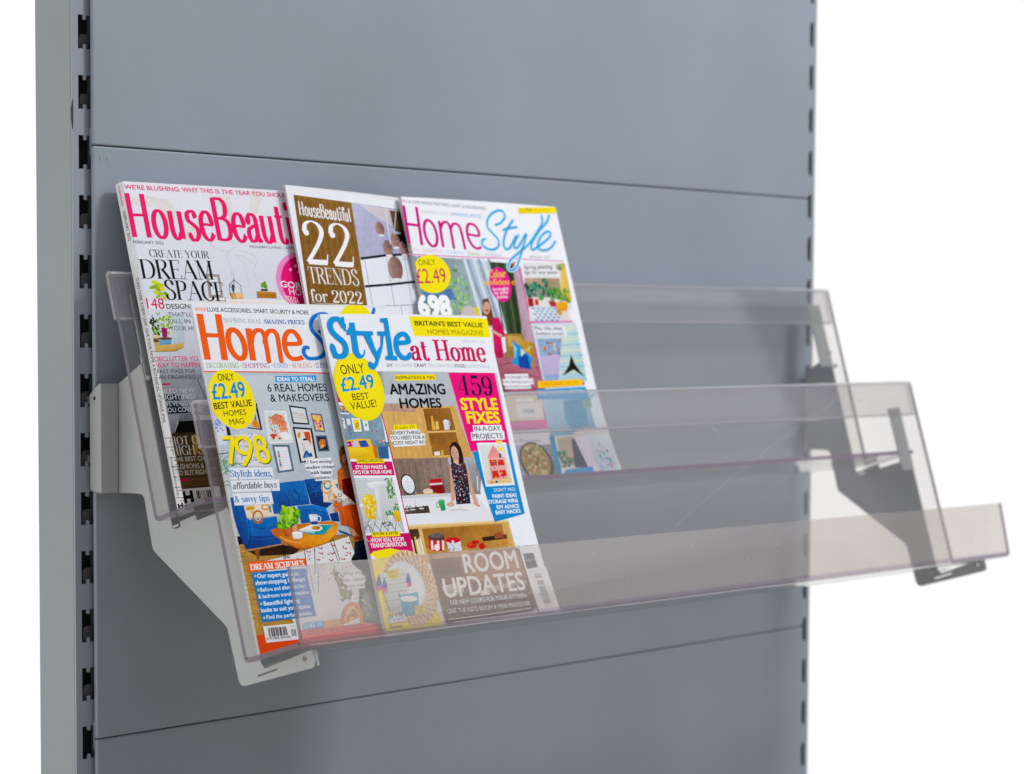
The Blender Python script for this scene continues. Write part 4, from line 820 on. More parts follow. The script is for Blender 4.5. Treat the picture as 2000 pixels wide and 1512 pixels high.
ART_TT = [
  'cover_photo',
  ('P',0,'#f1f0f3',[0,284,22.2,284,214,277.7,214,103.5,187.5,10.9,0,13.5]),
  ('P',1,['#c2c1d8','#b4b3cc','#a9a8c2','#b9b8d0'],[80.4,273.2,159.6,272.2,150.4,227.5,78.7,220.2]),
  ('P',2,['#dcd3db','#cfc3c8','#c3b4b4','#d8d0d8'],[90.7,272.8,150.7,270.3,145.5,251.1,114.5,259.8]),
  ('S',3,'#bcaeb0',[97.3,272.1,115.9,259.9],0.4,0,0),
  ('S',4,'#bcaeb0',[104,271.8,120.1,259],0.4,0,0),
  ('S',3,'#bcaeb0',[110.8,271.6,124.3,258.2],0.4,0,0),
  ('S',3,'#bcaeb0',[117.6,271.3,128.5,257.3],0.4,0,0),
  ('S',3,'#bcaeb0',[124.4,271.1,132.7,256.4],0.4,0,0),
  ('S',3,'#bcaeb0',[131.2,270.8,136.9,255.5],0.4,0,0),
  ('S',3,'#bcaeb0',[138.1,270.5,141.1,254.6],0.4,0,0),
  ('P',4,['#6f5945','#57442f','#3c2f26','#5a4838'],[131.7,270,159.1,270.1,155.4,245.8,132.7,250.2]),
  ('P',5,'#2b2426',[127.4,245.9,157.9,250,155.5,235.8,127.5,236]),
  ('P',2,['#eeeef4','#e2e3ec','#eaeaf0','#eff0f5'],[78.8,218.7,153.3,227.7,148.3,167.9,73.5,164.8]),
  ('S',3,'#8f919d',[84.1,218.5,83.1,173.4],0.68,0,0),
  ('S',3,'#8f919d',[114.7,223.8,112.6,174.7],0.68,0,0),
  ('S',3,'#8f919d',[139.7,226.8,137.9,175.8],0.69,0,0),
  ('S',4,'#8f919d',[75.7,173.6,148.5,178.8],0.69,0,0),
  ('S',5,'#8f919d',[121.1,175.6,121.5,166.8],0.69,0,0),
  ('S',5,'#8f919d',[98.9,174.6,98.7,165.8],0.68,0,0),
  ('S',4,'#2d2d3c',[78.9,219.4,113.5,224.6,153.6,228.7],2.36,0,0),
  ('S',4,'#2d2d3c',[77.8,192.8,112.9,196.5,151.9,201.7],2.35,0,0),
  ('P',2,['#8f6d64','#8f6d64','#8f6d64','#8f6d64','#8f6d64','#8f6d64','#8f6d64','#8f6d64','#8f6d64','#b19087','#b19087','#b19087','#b19087','#b19087','#b19087','#b19087','#b19087','#b19087','#b19087','#b19087','#b19087','#7a5a52','#7a5a52','#7a5a52','#7a5a52','#7a5a52','#7a5a52','#7a5a52'],[119,249.9,118.7,248.4,118.1,246.9,117.3,245.6,116.2,244.5,115,243.7,113.6,243.3,112.2,243.2,110.9,243.4,109.6,244,108.5,244.9,107.6,246.1,106.9,247.5,106.6,249.1,106.5,250.6,106.8,252.2,107.4,253.7,108.2,255,109.3,256.1,110.5,256.9,111.8,257.3,113.2,257.4,114.6,257.2,115.9,256.6,117,255.7,117.9,254.5,118.6,253.1,118.9,251.5]),
  ('P',3,'#ece4e2',[117.2,244.3,117,244,116.6,243.8,116,243.5,115.3,243.3,114.4,243.1,113.4,242.9,112.4,242.8,111.4,242.8,110.5,242.8,109.7,242.9,109,243,108.5,243.2,108.3,243.4,108.2,243.7,108.4,243.9,108.8,244.2,109.4,244.5,110.2,244.7,111,244.9,112,245,113,245.1,114,245.2,114.9,245.2,115.8,245.1,116.4,244.9,116.9,244.8,117.2,244.5]),
  ('P',5,['#8f6d64','#8f6d64','#8f6d64','#8f6d64','#8f6d64','#8f6d64','#8f6d64','#8f6d64','#8f6d64','#b19087','#b19087','#b19087','#b19087','#b19087','#b19087','#b19087','#b19087','#b19087','#b19087','#b19087','#b19087','#7a5a52','#7a5a52','#7a5a52','#7a5a52','#7a5a52','#7a5a52','#7a5a52'],[125.4,231.6,125.1,229.8,124.4,228.1,123.5,226.6,122.3,225.4,121,224.5,119.6,224,118.1,223.8,116.7,224.1,115.4,224.8,114.2,225.8,113.3,227.2,112.7,228.8,112.4,230.5,112.4,232.3,112.7,234.1,113.4,235.8,114.3,237.3,115.4,238.6,116.8,239.5,118.2,240,119.7,240.1,121.1,239.8,122.4,239.2,123.6,238.1,124.5,236.8,125.1,235.2,125.4,233.4]),
  ('P',6,'#ece4e2',[123.3,224.9,123.1,224.6,122.7,224.3,122.1,224.1,121.3,223.8,120.3,223.6,119.3,223.4,118.3,223.3,117.2,223.3,116.2,223.3,115.4,223.4,114.7,223.6,114.2,223.8,113.9,224.1,113.9,224.4,114.1,224.7,114.5,225,115.1,225.2,115.9,225.5,116.9,225.7,117.9,225.9,119,226,120,226,121,226,121.8,225.9,122.5,225.7,123,225.5,123.3,225.2]),
  ('P',6,['#8f6d64','#8f6d64','#8f6d64','#8f6d64','#8f6d64','#8f6d64','#8f6d64','#8f6d64','#8f6d64','#b19087','#b19087','#b19087','#b19087','#b19087','#b19087','#b19087','#b19087','#b19087','#b19087','#b19087','#b19087','#7a5a52','#7a5a52','#7a5a52','#7a5a52','#7a5a52','#7a5a52','#7a5a52'],[137.5,239.8,137.2,238.1,136.6,236.5,135.7,235,134.7,233.9,133.4,233,132.1,232.5,130.8,232.4,129.4,232.7,128.2,233.4,127.2,234.4,126.3,235.7,125.8,237.2,125.5,238.9,125.5,240.6,125.8,242.3,126.3,243.9,127.2,245.4,128.2,246.5,129.5,247.4,130.8,247.9,132.1,248,133.5,247.7,134.7,247.1,135.7,246.1,136.6,244.8,137.2,243.2,137.5,241.6]),
  ('P',7,'#ece4e2',[135.6,233.5,135.4,233.3,135,233,134.5,232.7,133.7,232.4,132.8,232.2,131.9,232.1,130.9,232,130,232,129.1,232,128.3,232.1,127.7,232.3,127.2,232.5,126.9,232.7,126.9,233,127.1,233.3,127.5,233.6,128.1,233.8,128.8,234.1,129.7,234.3,130.6,234.4,131.6,234.5,132.6,234.5,133.5,234.5,134.2,234.4,134.9,234.3,135.3,234.1,135.6,233.8]),
  ('P',7,['#8f6d64','#8f6d64','#8f6d64','#8f6d64','#8f6d64','#8f6d64','#8f6d64','#8f6d64','#8f6d64','#b19087','#b19087','#b19087','#b19087','#b19087','#b19087','#b19087','#b19087','#b19087','#b19087','#b19087','#b19087','#7a5a52','#7a5a52','#7a5a52','#7a5a52','#7a5a52','#7a5a52','#7a5a52'],[134,212.3,133.3,209.6,132.2,207.1,130.6,204.8,128.7,202.9,126.6,201.5,124.3,200.7,122,200.4,119.7,200.8,117.7,201.7,116,203.2,114.7,205.2,113.9,207.5,113.5,210.1,113.7,212.8,114.3,215.4,115.5,218,117,220.3,118.9,222.1,121.1,223.6,123.3,224.4,125.7,224.7,127.9,224.4,129.9,223.4,131.6,221.9,132.9,220,133.8,217.6,134.2,215.1]),
  ('P',8,'#ece4e2',[129.7,201.6,129.4,201.2,128.8,200.8,127.8,200.3,126.6,200,125.1,199.7,123.6,199.4,121.9,199.3,120.3,199.3,118.8,199.3,117.5,199.5,116.5,199.7,115.7,200.1,115.3,200.4,115.2,200.9,115.5,201.3,116.1,201.7,117.1,202.2,118.3,202.5,119.8,202.8,121.3,203.1,123,203.2,124.6,203.2,126.1,203.2,127.4,203,128.5,202.8,129.2,202.4,129.7,202.1]),
  ('P',8,['#8f6d64','#8f6d64','#8f6d64','#8f6d64','#8f6d64','#8f6d64','#8f6d64','#8f6d64','#8f6d64','#b19087','#b19087','#b19087','#b19087','#b19087','#b19087','#b19087','#b19087','#b19087','#b19087','#b19087','#b19087','#7a5a52','#7a5a52','#7a5a52','#7a5a52','#7a5a52','#7a5a52','#7a5a52'],[146.4,232.4,146.1,230.9,145.6,229.4,144.8,228.2,143.9,227.1,142.7,226.4,141.4,226,140.2,225.9,138.9,226.2,137.7,226.8,136.7,227.7,135.8,228.9,135.2,230.2,134.9,231.7,134.9,233.3,135.1,234.8,135.7,236.3,136.4,237.6,137.4,238.6,138.6,239.3,139.8,239.8,141.1,239.9,142.4,239.6,143.6,239,144.6,238.1,145.4,236.9,146,235.5,146.4,234]),
  ('P',9,'#ece4e2',[144.8,227,144.7,226.7,144.3,226.5,143.7,226.2,143,226,142.2,225.8,141.3,225.7,140.4,225.6,139.4,225.5,138.6,225.6,137.8,225.7,137.2,225.8,136.8,226,136.5,226.2,136.5,226.5,136.7,226.7,137,227,137.6,227.2,138.3,227.4,139.1,227.6,140,227.8,141,227.8,141.9,227.9,142.7,227.8,143.5,227.8,144.1,227.6,144.6,227.4,144.8,227.2]),
  ('S',6,'#efe9e8',[126.2,272.6,124.3,249.6,123.3,235.7],0.99,0,0),
  ('S',7,'#efe9e8',[141,270.8,131.6,246.2],0.89,0,0),
  'title_panel',
  ('P',5,['#8d6638','#94703f','#8a6437','#7f5a30'],[8.2,275.3,80.6,273.2,75.6,160.1,1.9,157.2]),
  ('S',6,'#7a5530',[10.4,274.4,7.1,218.6,3.8,158.2],0.47,1,0),
  ('S',6,'#9d7947',[14.3,274.3,11.6,218.9,7.8,158.3],0.85,1,0),
  ('S',6,'#835d35',[18.2,274.2,16.1,219.2,11.8,158.5],0.38,1,0),
  ('S',7,'#a6824f',[22.1,274.1,19.3,219.4,15.8,158.7],0.67,1,0),
  ('S',6,'#7a5530',[26.1,274,23.8,219.7,19.8,158.8],0.48,1,0),
  ('S',6,'#9d7947',[30.1,273.9,28.4,220,23.8,159],0.86,1,0),
  ('S',7,'#835d35',[34,273.7,31.5,220.1,27.8,159.1],0.38,1,0),
  ('S',6,'#a6824f',[38,273.6,36.1,220.4,31.8,159.3],0.67,1,0),
  ('S',6,'#7a5530',[42,273.5,40.7,220.7,35.9,159.5],0.48,1,0),
  ('S',7,'#9d7947',[46,273.4,43.9,220.9,39.9,159.6],0.86,1,0),
  ('S',6,'#835d35',[50,273.3,48.5,221.2,44,159.8],0.38,1,0),
  ('S',7,'#a6824f',[54.1,273.2,51.7,221.4,48.1,159.9],0.67,1,0),
  ('S',6,'#7a5530',[58.1,273,56.4,221.7,52.2,160.1],0.48,1,0),
  ('S',6,'#9d7947',[62.2,272.9,61,222,56.3,160.3],0.87,1,0),
  ('S',7,'#835d35',[66.2,272.8,64.3,222.2,60.4,160.4],0.39,1,0),
  ('S',6,'#a6824f',[70.3,272.7,69,222.5,64.5,160.6],0.68,1,0),
  ('S',6,'#7a5530',[74.4,272.6,73.7,222.8,68.6,160.8],0.49,1,0),
  ('T',8,'#f6f3f4',[11.4,256.5,75.5,254.2],13.11,'HouseBeautiful','h',1.05,0),
  ('T',9,'#fbf9fa',[9.4,210.6,70.2,210],40.96,'22','d',0.85,0),
  ('T',10,'#f4eee8',[8.8,192.8,71.2,193],15.28,'TRENDS','d',0.9,0),
  ('T',8,'#f4eee8',[6.1,175.8,71.2,175.7],11.43,'for 2022','d',0.95,0),
  ('S',9,'#e6d9c6',[6.2,174.4,70.9,174.3],0.48,0,0),
  ('T',8,'#e6d9c6',[5.4,168.6,70.7,169.5],2.47,'THE LOOKS TO LOVE','g',0,0),
]
ART_HS = [
  'cover_photo',
  ('P',0,'#f5f4f8',[0,279,228,279,228,128.1,223.2,44.4,0,51.6]),
  ('P',1,['#8d9c9c','#9fb0b0','#a9bcbc','#7e9488'],[0,221.2,69,219.3,73.1,153.1,0,152.9]),
  ('N',2,['#6f9a5c','#89b46c','#5b8a4e','#a8cf86','#7aa884'],[0,201.2,61.9,209.5,71.6,161.6,0,161.2],3.59,120,2,1),
  ('N',4,['#c4ccd4','#98a6b0','#aebac4'],[0,220.3,64.6,218.1,63.4,201.1,0,197.4],2.77,60,4,1),
  ('N',6,['#7fbf5c','#9dd27a','#b7dc98'],[38.2,197.8,67.5,201.1,65.6,168.6,36.9,167],3.09,60,8,1),
  ('P',8,'#5d86ae',[1,185.3,41.7,189.4,46.3,178.3,4.2,176.4]),
  ('P',8,['#b9c6d3','#c9d3dc','#b6c4d0','#aebecb'],[66.3,220.2,109.7,217.5,117,147.5,73.1,153.1]),
  ('S',9,'#dfe6ec',[69.1,219.6,77,156],2.26,0,0),
  ('S',9,'#93a6b6',[74.2,219.7,84.2,156],2.27,0,0),
  ('S',9,'#dfe6ec',[82.5,219.9,91.5,156],2.27,0,0),
  ('S',9,'#93a6b6',[89.8,220.1,98.8,156],2.28,0,0),
  ('S',9,'#dfe6ec',[96,220.3,105,156.1],2.28,0,0),
  ('S',9,'#93a6b6',[104.4,220.5,113.4,156.1],2.29,0,0),
  ('P',10,['#4a5a44','#3c4a38','#37432f','#45553c'],[105.1,217.4,141.5,216.3,129.1,138.9,108.9,141.8]),
  ('S',11,'#2c3829',[109.4,216.3,103.1,143.2],1.71,0,0),
  ('S',11,'#5f7052',[114.6,216.4,108.3,143.2],1.71,0,0),
  ('S',11,'#2c3829',[121,216.6,114.6,143.2],1.72,0,0),
  ('S',11,'#5f7052',[127.4,216.7,120.9,143.2],1.72,0,0),
  ('S',11,'#2c3829',[132.7,216.9,126.2,143.2],1.72,0,0),
  ('S',11,'#5f7052',[138.1,217,131.6,143.2],1.73,0,0),
  ('P',12,['#c4a5b6','#cdb1bf','#c4a4b4','#b896a6'],[138.4,213.4,150.9,213.7,145,98.5,130.3,136]),
  ('P',13,['#b36a7c','#c07c8c','#b56f80','#a05c6c'],[83.3,123.4,151.7,136,140,47.1,69.2,49.4]),
  ('S',14,'#9a5364',[85.4,113.5,115.4,116.1,143.3,110.1],1.43,1,0),
  ('S',14,'#9a5364',[86.8,105.1,112.3,106.1,142.2,100],1.42,1,0),
  ('S',14,'#9a5364',[85.6,88.2,107.3,90.6,140.6,88.6],1.42,1,0),
  ('P',14,'#a8864c',[104.9,144.9,132,144.7,130,121.7,100,120.5]),
  ('P',15,'#caa25c',[107.2,143.2,128.1,142.5,127.3,133.2,105.7,131.8]),
  ('P',16,['#d3a648','#c8983c','#b88a34','#c79a44'],[128,138.6,144.8,135.7,137.3,110.1,120.4,111.8]),
  ('N',17,['#a8ccb0','#e8c874'],[129.2,136,142.7,134.6,136.8,113,123.4,114.6],2.87,14,5,1),
  ('P',19,'#3b9ad2',[112.5,138.6,122,133.2,138,120.2,130.9,108.1,104.7,115.5,114,124.7]),
  ('P',20,'#2351a4',[117.3,121.8,130.9,124.5,132.2,108.8,114.9,111.1]),
  ('P',20,'#8ccbe6',[113.6,135.4,117.9,130.3,112.1,119,110.9,121.8]),
  ('P',21,'#e6dfc4',[123.2,130.3,129.4,126.7,121.5,121.7]),
  ('P',15,'#5a3d30',[83,99.5,85.6,88.2,81.5,49,65.2,49.5]),
  ('P',10,'#7a4a30',[83.3,179.4,91.9,180.5,93,167.4,92.7,153.2,85.4,153.1,73.1,153.1]),
  ('P',11,'#d9a78e',[91.3,170.5,90.7,169,89.8,167.7,88.8,166.4,87.6,165.4,86.4,164.6,85.1,164.1,83.8,163.9,82.7,164.1,81.7,164.5,80.9,165.3,80.4,166.3,80.1,167.6,80.2,169,80.5,170.4,81.1,171.9,81.9,173.3,82.9,174.5,84.1,175.6,85.4,176.3,86.7,176.8,87.9,177,89.1,176.9,90.1,176.4,90.8,175.6,91.4,174.6,91.6,173.4,91.6,172]),
  ('P',12,'#7a3a38',[88,167.9,87.9,167.7,87.6,167.6,87.3,167.4,87,167.2,86.5,167.1,86.1,167.1,85.6,167.1,85.2,167.1,84.8,167.1,84.4,167.2,84.1,167.4,83.9,167.5,83.8,167.7,83.8,167.9,83.9,168.1,84.1,168.3,84.4,168.4,84.8,168.6,85.2,168.7,85.7,168.7,86.2,168.8,86.6,168.7,87,168.7,87.4,168.6,87.7,168.5,87.9,168.3,88,168.1]),
  ('P',15,['#d81a6c','#d81a6c','#cc1462','#b80f54','#d01866'],[90.3,161,101.4,161,104.8,144.6,93.8,120.5,82.6,121.3]),
  ('P',16,'#e0b09a',[86.8,149.6,101,143.2,98.2,141.1,85.9,146.8]),
  ('P',17,'#f0f0f2',[98.2,141.1,103.9,141.8,96.8,123.3,97,131.9]),
  ('P',10,'#e8d24a',[74.2,166.1,73.7,164.9,72.9,163.7,72,162.6,70.8,161.7,69.6,161,68.4,160.6,67.1,160.4,66,160.6,65,161,64.2,161.6,63.7,162.5,63.4,163.6,63.3,164.8,63.6,166,64.1,167.3,64.9,168.5,65.8,169.6,67,170.5,68.2,171.2,69.4,171.6,70.7,171.7,71.8,171.6,72.8,171.2,73.6,170.5,74.2,169.6,74.5,168.6,74.5,167.4]),
  ('P',11,'#d9c4c4',[68,164.4,67.1,162.5,65.8,160.7,64.1,159.1,62.1,157.7,59.8,156.7,57.5,156.1,55.2,155.9,53,156.1,51,156.7,49.4,157.7,48.2,159,47.5,160.6,47.3,162.4,47.7,164.2,48.5,166.1,49.8,167.9,51.5,169.5,53.5,170.9,55.7,171.9,58.1,172.5,60.4,172.8,62.6,172.6,64.5,172,66.2,171,67.4,169.7,68.1,168.1,68.3,166.3]),
  ('S',10,'#ec7ab8',[-8.4,222.5,65.6,221.5,220.5,221.2],0.99,0,0),
  ('S',15,'#ea4fa6',[147.7,213.6,146.9,157.7,145.8,97.8,146.8,61.2],1.44,0,0),
  ('P',16,'#e9e2e0',[156.9,217.7,220.4,219.3,211.4,158.1,146,157.8]),
  ('P',17,['#e8d088','#e8c860','#e0b040','#e6c468'],[214,218.2,222.1,218.4,219.6,178.5,203,180.9]),
  ('N',18,['#6a8a50','#8aa860'],[208.7,218.1,220.1,218.4,218.3,213,207.9,211.9],3.54,16,2,1),
  ('P',18,['#c8a890','#b89878','#8a9a84','#9aa890'],[152.5,202,207.7,203,204.9,182.7,149.9,182]),
  ('N',19,['#2f6a5c','#3d7f6c','#28584e','#4f957a'],[151.5,195,186.1,201.8,186.2,186,151.2,182],4.77,60,7,1),
  ('N',21,['#4d8a3c','#6aa54a','#3b7a3a','#86b85a'],[187.2,193,218.9,192.6,214.2,178.4,186.6,179],3.68,60,9,2),
  ('P',21,'#b82c34',[150.3,181.2,158.7,181.3,157.2,172.6,149.4,172.5]),
  ('P',21,'#d84838',[161,180.4,166.2,180.5,165.5,174.4,159.7,174.3]),
  ('P',22,'#e8e4dc',[166.5,179.6,177,179.7,173.8,174,167.2,173.5]),
  ('P',23,'#5fae48',[175.9,181.5,175.6,181,175.1,180.5,174.5,180,173.7,179.7,172.8,179.4,171.9,179.2,170.9,179.2,170,179.2,169.2,179.4,168.5,179.6,168,180,167.6,180.4,167.4,180.9,167.5,181.4,167.8,181.9,168.2,182.4,168.9,182.8,169.6,183.2,170.5,183.5,171.5,183.6,172.4,183.7,173.3,183.7,174.2,183.5,174.9,183.2,175.4,182.9,175.8,182.5,175.9,182]),
  ('P',23,'#c03c48',[181.3,178.9,192.9,178.2,192.6,169.4,185.7,168.5]),
  ('P',24,['#f0b430','#e8a824','#d89418','#e4a020'],[193.4,177.7,213.7,178.8,205.8,165.1,193.5,164.2]),
  ('P',25,'#e2ddd0',[199,168.6,209.6,168.7,204,159.8,198.7,159.8]),
  ('P',25,'#e8e6e6',[211.2,177.5,217.8,177.1,216.5,171.4,211.3,171.8]),
  ('P',24,'#e6ecf2',[150.7,172.5,191.1,172.9,192.8,158,151.1,157.8]),
  ('P',25,'#4a6f9c',[151.9,172.1,155.6,170.9,159.9,172.2,155.6,169.4]),
  ('P',26,'#4a6f9c',[159.9,172.2,163.6,171,167.9,172.3,163.6,169.4]),
  ('P',27,'#4a6f9c',[167.9,172.3,171.7,171.1,176,172.3,171.7,169.5]),
  ('P',28,'#4a6f9c',[176,172.3,179.8,171.1,184.1,172.4,179.8,169.6]),
  ('P',29,'#4a6f9c',[184.1,172.4,187.9,171.2,192.3,172.5,187.9,169.6]),
  ('P',27,'#4a6f9c',[155.9,169.2,159.7,168,164,169.3,159.7,166.5]),
  ('P',28,'#4a6f9c',[164,169.3,167.7,168.1,172,169.3,167.7,166.5]),
  ('P',29,'#4a6f9c',[172,169.3,175.8,168.1,180.1,169.4,175.8,166.6]),
  ('P',30,'#4a6f9c',[180.1,169.4,183.9,168.2,188.3,169.5,183.9,166.6]),
  ('P',31,'#4a6f9c',[188.3,169.5,192.1,168.3,196.5,169.5,192.1,166.7]),
  ('P',28,'#4a6f9c',[152.3,166.2,156,165,160.3,166.3,156,163.5]),
  ('P',29,'#4a6f9c',[160.3,166.3,164,165.1,168.3,166.3,164,163.5]),
  ('P',30,'#4a6f9c',[168.3,166.3,172.1,165.2,176.4,166.4,172.1,163.6]),
  ('P',31,'#4a6f9c',[176.4,166.4,180.2,165.2,184.5,166.5,180.2,163.6]),
  ('P',32,'#4a6f9c',[184.5,166.5,188.4,165.3,192.7,166.5,188.4,163.7]),
  ('P',30,'#4a6f9c',[156.3,163.3,160.1,162.1,164.4,163.4,160.1,160.6]),
  ('P',31,'#4a6f9c',[164.4,163.4,168.1,162.2,172.4,163.4,168.1,160.6]),
  ('P',32,'#4a6f9c',[172.4,163.4,176.2,162.2,180.5,163.5,176.2,160.7]),
  ('P',33,'#4a6f9c',[180.5,163.5,184.3,162.3,188.7,163.5,184.4,160.7]),
  ('P',34,'#4a6f9c',[188.7,163.5,192.5,162.3,196.9,163.6,192.5,160.7]),
  ('P',31,'#4a6f9c',[152.7,160.4,156.4,159.2,160.7,160.4,156.4,157.6]),
  ('P',32,'#4a6f9c',[160.7,160.4,164.4,159.2,168.7,160.4,164.5,157.6]),
  ('P',33,'#4a6f9c',[168.7,160.4,172.5,159.2,176.8,160.5,172.5,157.7]),
  ('P',34,'#4a6f9c',[176.8,160.5,180.6,159.3,185,160.5,180.6,157.7]),
  ('P',35,'#4a6f9c',[185,160.5,188.8,159.3,193.1,160.6,188.8,157.8]),
  ('S',36,'#ea7ab8',[144.3,156.5,213.4,158.1],1.59,0,0),
  ('P',37,'#d9dbe6',[146.2,155.5,217.2,157.2,214.9,96.7,145.8,97.8]),
  ('P',38,['#9ab8d8','#88aacc','#8aa2c4','#a2bcd8'],[150.8,139.6,194.8,140.2,184.9,97.2,148,97.8]),
  ('N',39,['#c88a6c','#d8b8a4','#7a9cc4','#e4d4cc','#a86a58'],[153.9,136,187.6,138.8,186.3,121.3,154.7,118.6],3.77,40,3,1),
  ('P',41,'#c9b8d8',[151.4,121.5,180.6,124.2,176.1,103.9,149.6,102.8]),
  ('P',42,['#d8e4dc','#c4dcdc','#a8ccd4','#b8d4dc'],[195.8,153.5,217.6,155,214.9,96.7,169.6,97.4]),
  ('S',43,'#e6e4b8',[194.6,149.8,218.6,151.3],1.33,0,0),
  ('S',43,'#9cc4d0',[191.9,144.2,218.5,145.7],1.33,0,0),
  ('S',43,'#e6e4b8',[189.1,138.6,218.4,140.1],1.33,0,0),
  ('S',43,'#9cc4d0',[186.4,133.1,218.4,134.5],1.33,0,0),
  ('S',43,'#e6e4b8',[183.7,127.6,218.3,128.8],1.33,0,0),
  ('S',43,'#9cc4d0',[181,122,218.2,123.2],1.33,0,0),
  ('S',43,'#e6e4b8',[178.3,116.5,218.1,117.6],1.33,0,0),
  ('S',43,'#9cc4d0',[175.6,111,218,112],1.33,0,0),
  ('S',43,'#e6e4b8',[172.9,105.5,218,106.4],1.33,0,0),
  ('P',44,'#2c2624',[198.5,123.4,201.6,113.8,212.7,100.2,197.4,108,177.6,101.7,191.8,112.4]),
  ('P',16,['#d8ccb0','#e0d2c0','#e2d8cc','#d2c6a8'],[80.5,84.3,139.3,83.1,134.6,58.2,79,58.2]),
  ('P',17,'#e8e4de',[97.8,75.2,132.8,75.2,132.8,61.3,97.8,61.3]),
  ('P',17,'#f0eee8',[99.4,80.1,124.6,80.1,124.6,76.9,99.4,76.9]),
  ('P',18,'#8a90a0',[106.3,69.7,106.8,69.6,106.3,65.5,105.7,65.5]),
  ('P',19,'#8a90a0',[107.5,69.6,108.1,69.6,107.5,65.4,106.9,65.4]),
  ('P',20,'#8a90a0',[108.7,69.6,109.3,69.6,108.7,65.4,108.2,65.4]),
  ('P',21,'#8a90a0',[110,69.6,110.5,69.6,110,65.4,109.4,65.4]),
  ('P',22,'#8a90a0',[111.2,69.5,111.8,69.5,111.2,65.3,110.7,65.3]),
  ('P',23,'#8a90a0',[112.5,69.5,113,69.5,112.5,65.3,111.9,65.3]),
  ('P',24,'#8a90a0',[113.7,69.5,114.3,69.5,113.7,65.3,113.2,65.3]),
  ('P',25,'#8a90a0',[115,69.4,115.5,69.4,115,65.2,114.4,65.2]),
  ('P',26,'#8a90a0',[116.2,69.4,116.8,69.4,116.2,65.2,115.6,65.2]),
  ('P',27,'#8a90a0',[117.4,69.4,118,69.4,117.5,65.2,116.9,65.2]),
  ('P',28,'#8a90a0',[118.7,69.4,119.3,69.3,118.7,65.1,118.1,65.1]),
  ('P',29,'#8a90a0',[119.9,69.3,120.5,69.3,120,65.1,119.4,65.1]),
  ('P',30,'#8a90a0',[121.2,69.3,121.8,69.3,121.2,65.1,120.6,65.1]),
  ('P',31,'#8a90a0',[122.5,69.3,123,69.2,122.5,65,121.9,65]),
  ('P',17,'#e0569e',[82.2,57.8,137.6,58.5,137,49.2,81.6,49.1]),
  ('P',18,'#e8e6ea',[81.4,48.3,137.4,48.8,137.9,32.7,81.3,34]),
  ('T',19,'#7a7e86',[83.5,37.3,121.8,36.3],3.19,'in 30 minutes','g',0,0),
  ('P',19,['#b8bcbe','#9aa0a4','#6d7478','#a8aeb0','#a8aeb0'],[81.3,34,135.9,33.5,136.1,0,87.9,0,80.6,0.2]),
  ('P',20,'#3e4038',[131.9,12.6,130.9,8.3,128.8,4.4,125.6,1.1,123.8,0,98.3,0,96.9,0.7,92.7,3.8,89.4,7.6,87,11.8,85.6,16.2,85.5,20.6,86.4,24.9,88.5,28.7,91.6,32,95.5,34.5,100.1,36.1,105.1,36.7,110.3,36.4,115.5,35,120.3,32.7,124.5,29.6,127.9,25.8,130.4,21.6,131.7,17.1]),
  ('P',21,'#b8934c',[127.6,14.7,126.9,10.9,125.2,7.5,122.7,4.7,119.4,2.5,115.6,1.1,111.4,0.5,107,0.8,102.7,1.9,98.7,3.8,95.1,6.5,92.2,9.6,90.1,13.2,88.9,17,88.6,20.9,89.3,24.6,90.9,27.9,93.4,30.8,96.6,33,100.4,34.5,104.6,35.1,108.9,34.9,113.3,33.8,117.3,31.9,121,29.3,123.9,26.1,126.1,22.4,127.3,18.6]),
  ('N',22,['#8f9a3c','#c8a858','#d8c078','#a84a30','#6a7a30','#e0d0a0','#b86a38'],[95.3,32,118.8,34.1,124.2,15.6,119.3,0.6,94.8,2.5,90.3,20.1],3.64,150,4,1),
  ('P',19,['#a9cfe2','#98c2da','#5c9cc0','#9cc0d6'],[137.9,78.9,222.6,82.6,221.4,43,137.2,41.2]),
  ('P',20,'#3f96bd',[170,76.7,205.3,78.2,198.2,50.1,172.7,45.4,165.4,55.7]),
  ('P',20,'#dfeaf0',[208.9,78.2,224.2,80.2,220.7,44.6,209.6,44.2]),
  ('P',21,'#78a890',[200.2,77.6,214,78.8,211.7,68.6,199.2,67.3]),
  ('P',21,'#e6dcd4',[174.8,44.5,221.8,47.8,220.9,41.5,172.1,40]),
  ('P',20,'#2f9bc8',[134.6,0,135.5,41.2,143.1,41.3,140.4,0]),
  ('P',22,'#c8b49c',[146.5,39.3,172.1,40,170.8,11.3,146.1,11.6]),
  ('N',23,['#3f7a48','#5a9a58','#2f5f3c'],[142.6,25.6,161.6,26.4,160.9,10.2,142.2,10.2],3.39,50,3,1),
  ('P',25,'#3d3f4e',[167.5,37,174.8,37.5,185,14.5,183.9,7.6,161.6,8.6]),
  ('P',26,'#e8e2ec',[171.8,39.2,193.9,40.8,193.4,0.1,182.8,0.6]),
  ('P',27,['#c0d4e4','#d6e4ec','#e8eef4','#c8d8e6'],[194.1,0,193.9,40.8,220.9,41.5,225,0]),
  ('N',28,['#5f9cc8','#e85a7a','#3f6ab4','#88b8d8'],[202.9,31.8,215.2,32.2,222.4,0,213.1,0,197.3,0.7],3.14,26,6,1),
  ('P',27,'#4a9ad0',[142.7,0,146.9,6.9,187.7,8.2,186.9,0]),
  'cover_lines',
  ('P',43,'#ffd000',[137.3,96.7,206.6,98.4,206.2,91.8,135.7,89.8]),
  ('T',44,'#ee8a14',[140.8,91.4,200.5,92.7],4.07,'TRENDING NOW','g',0.01,0),
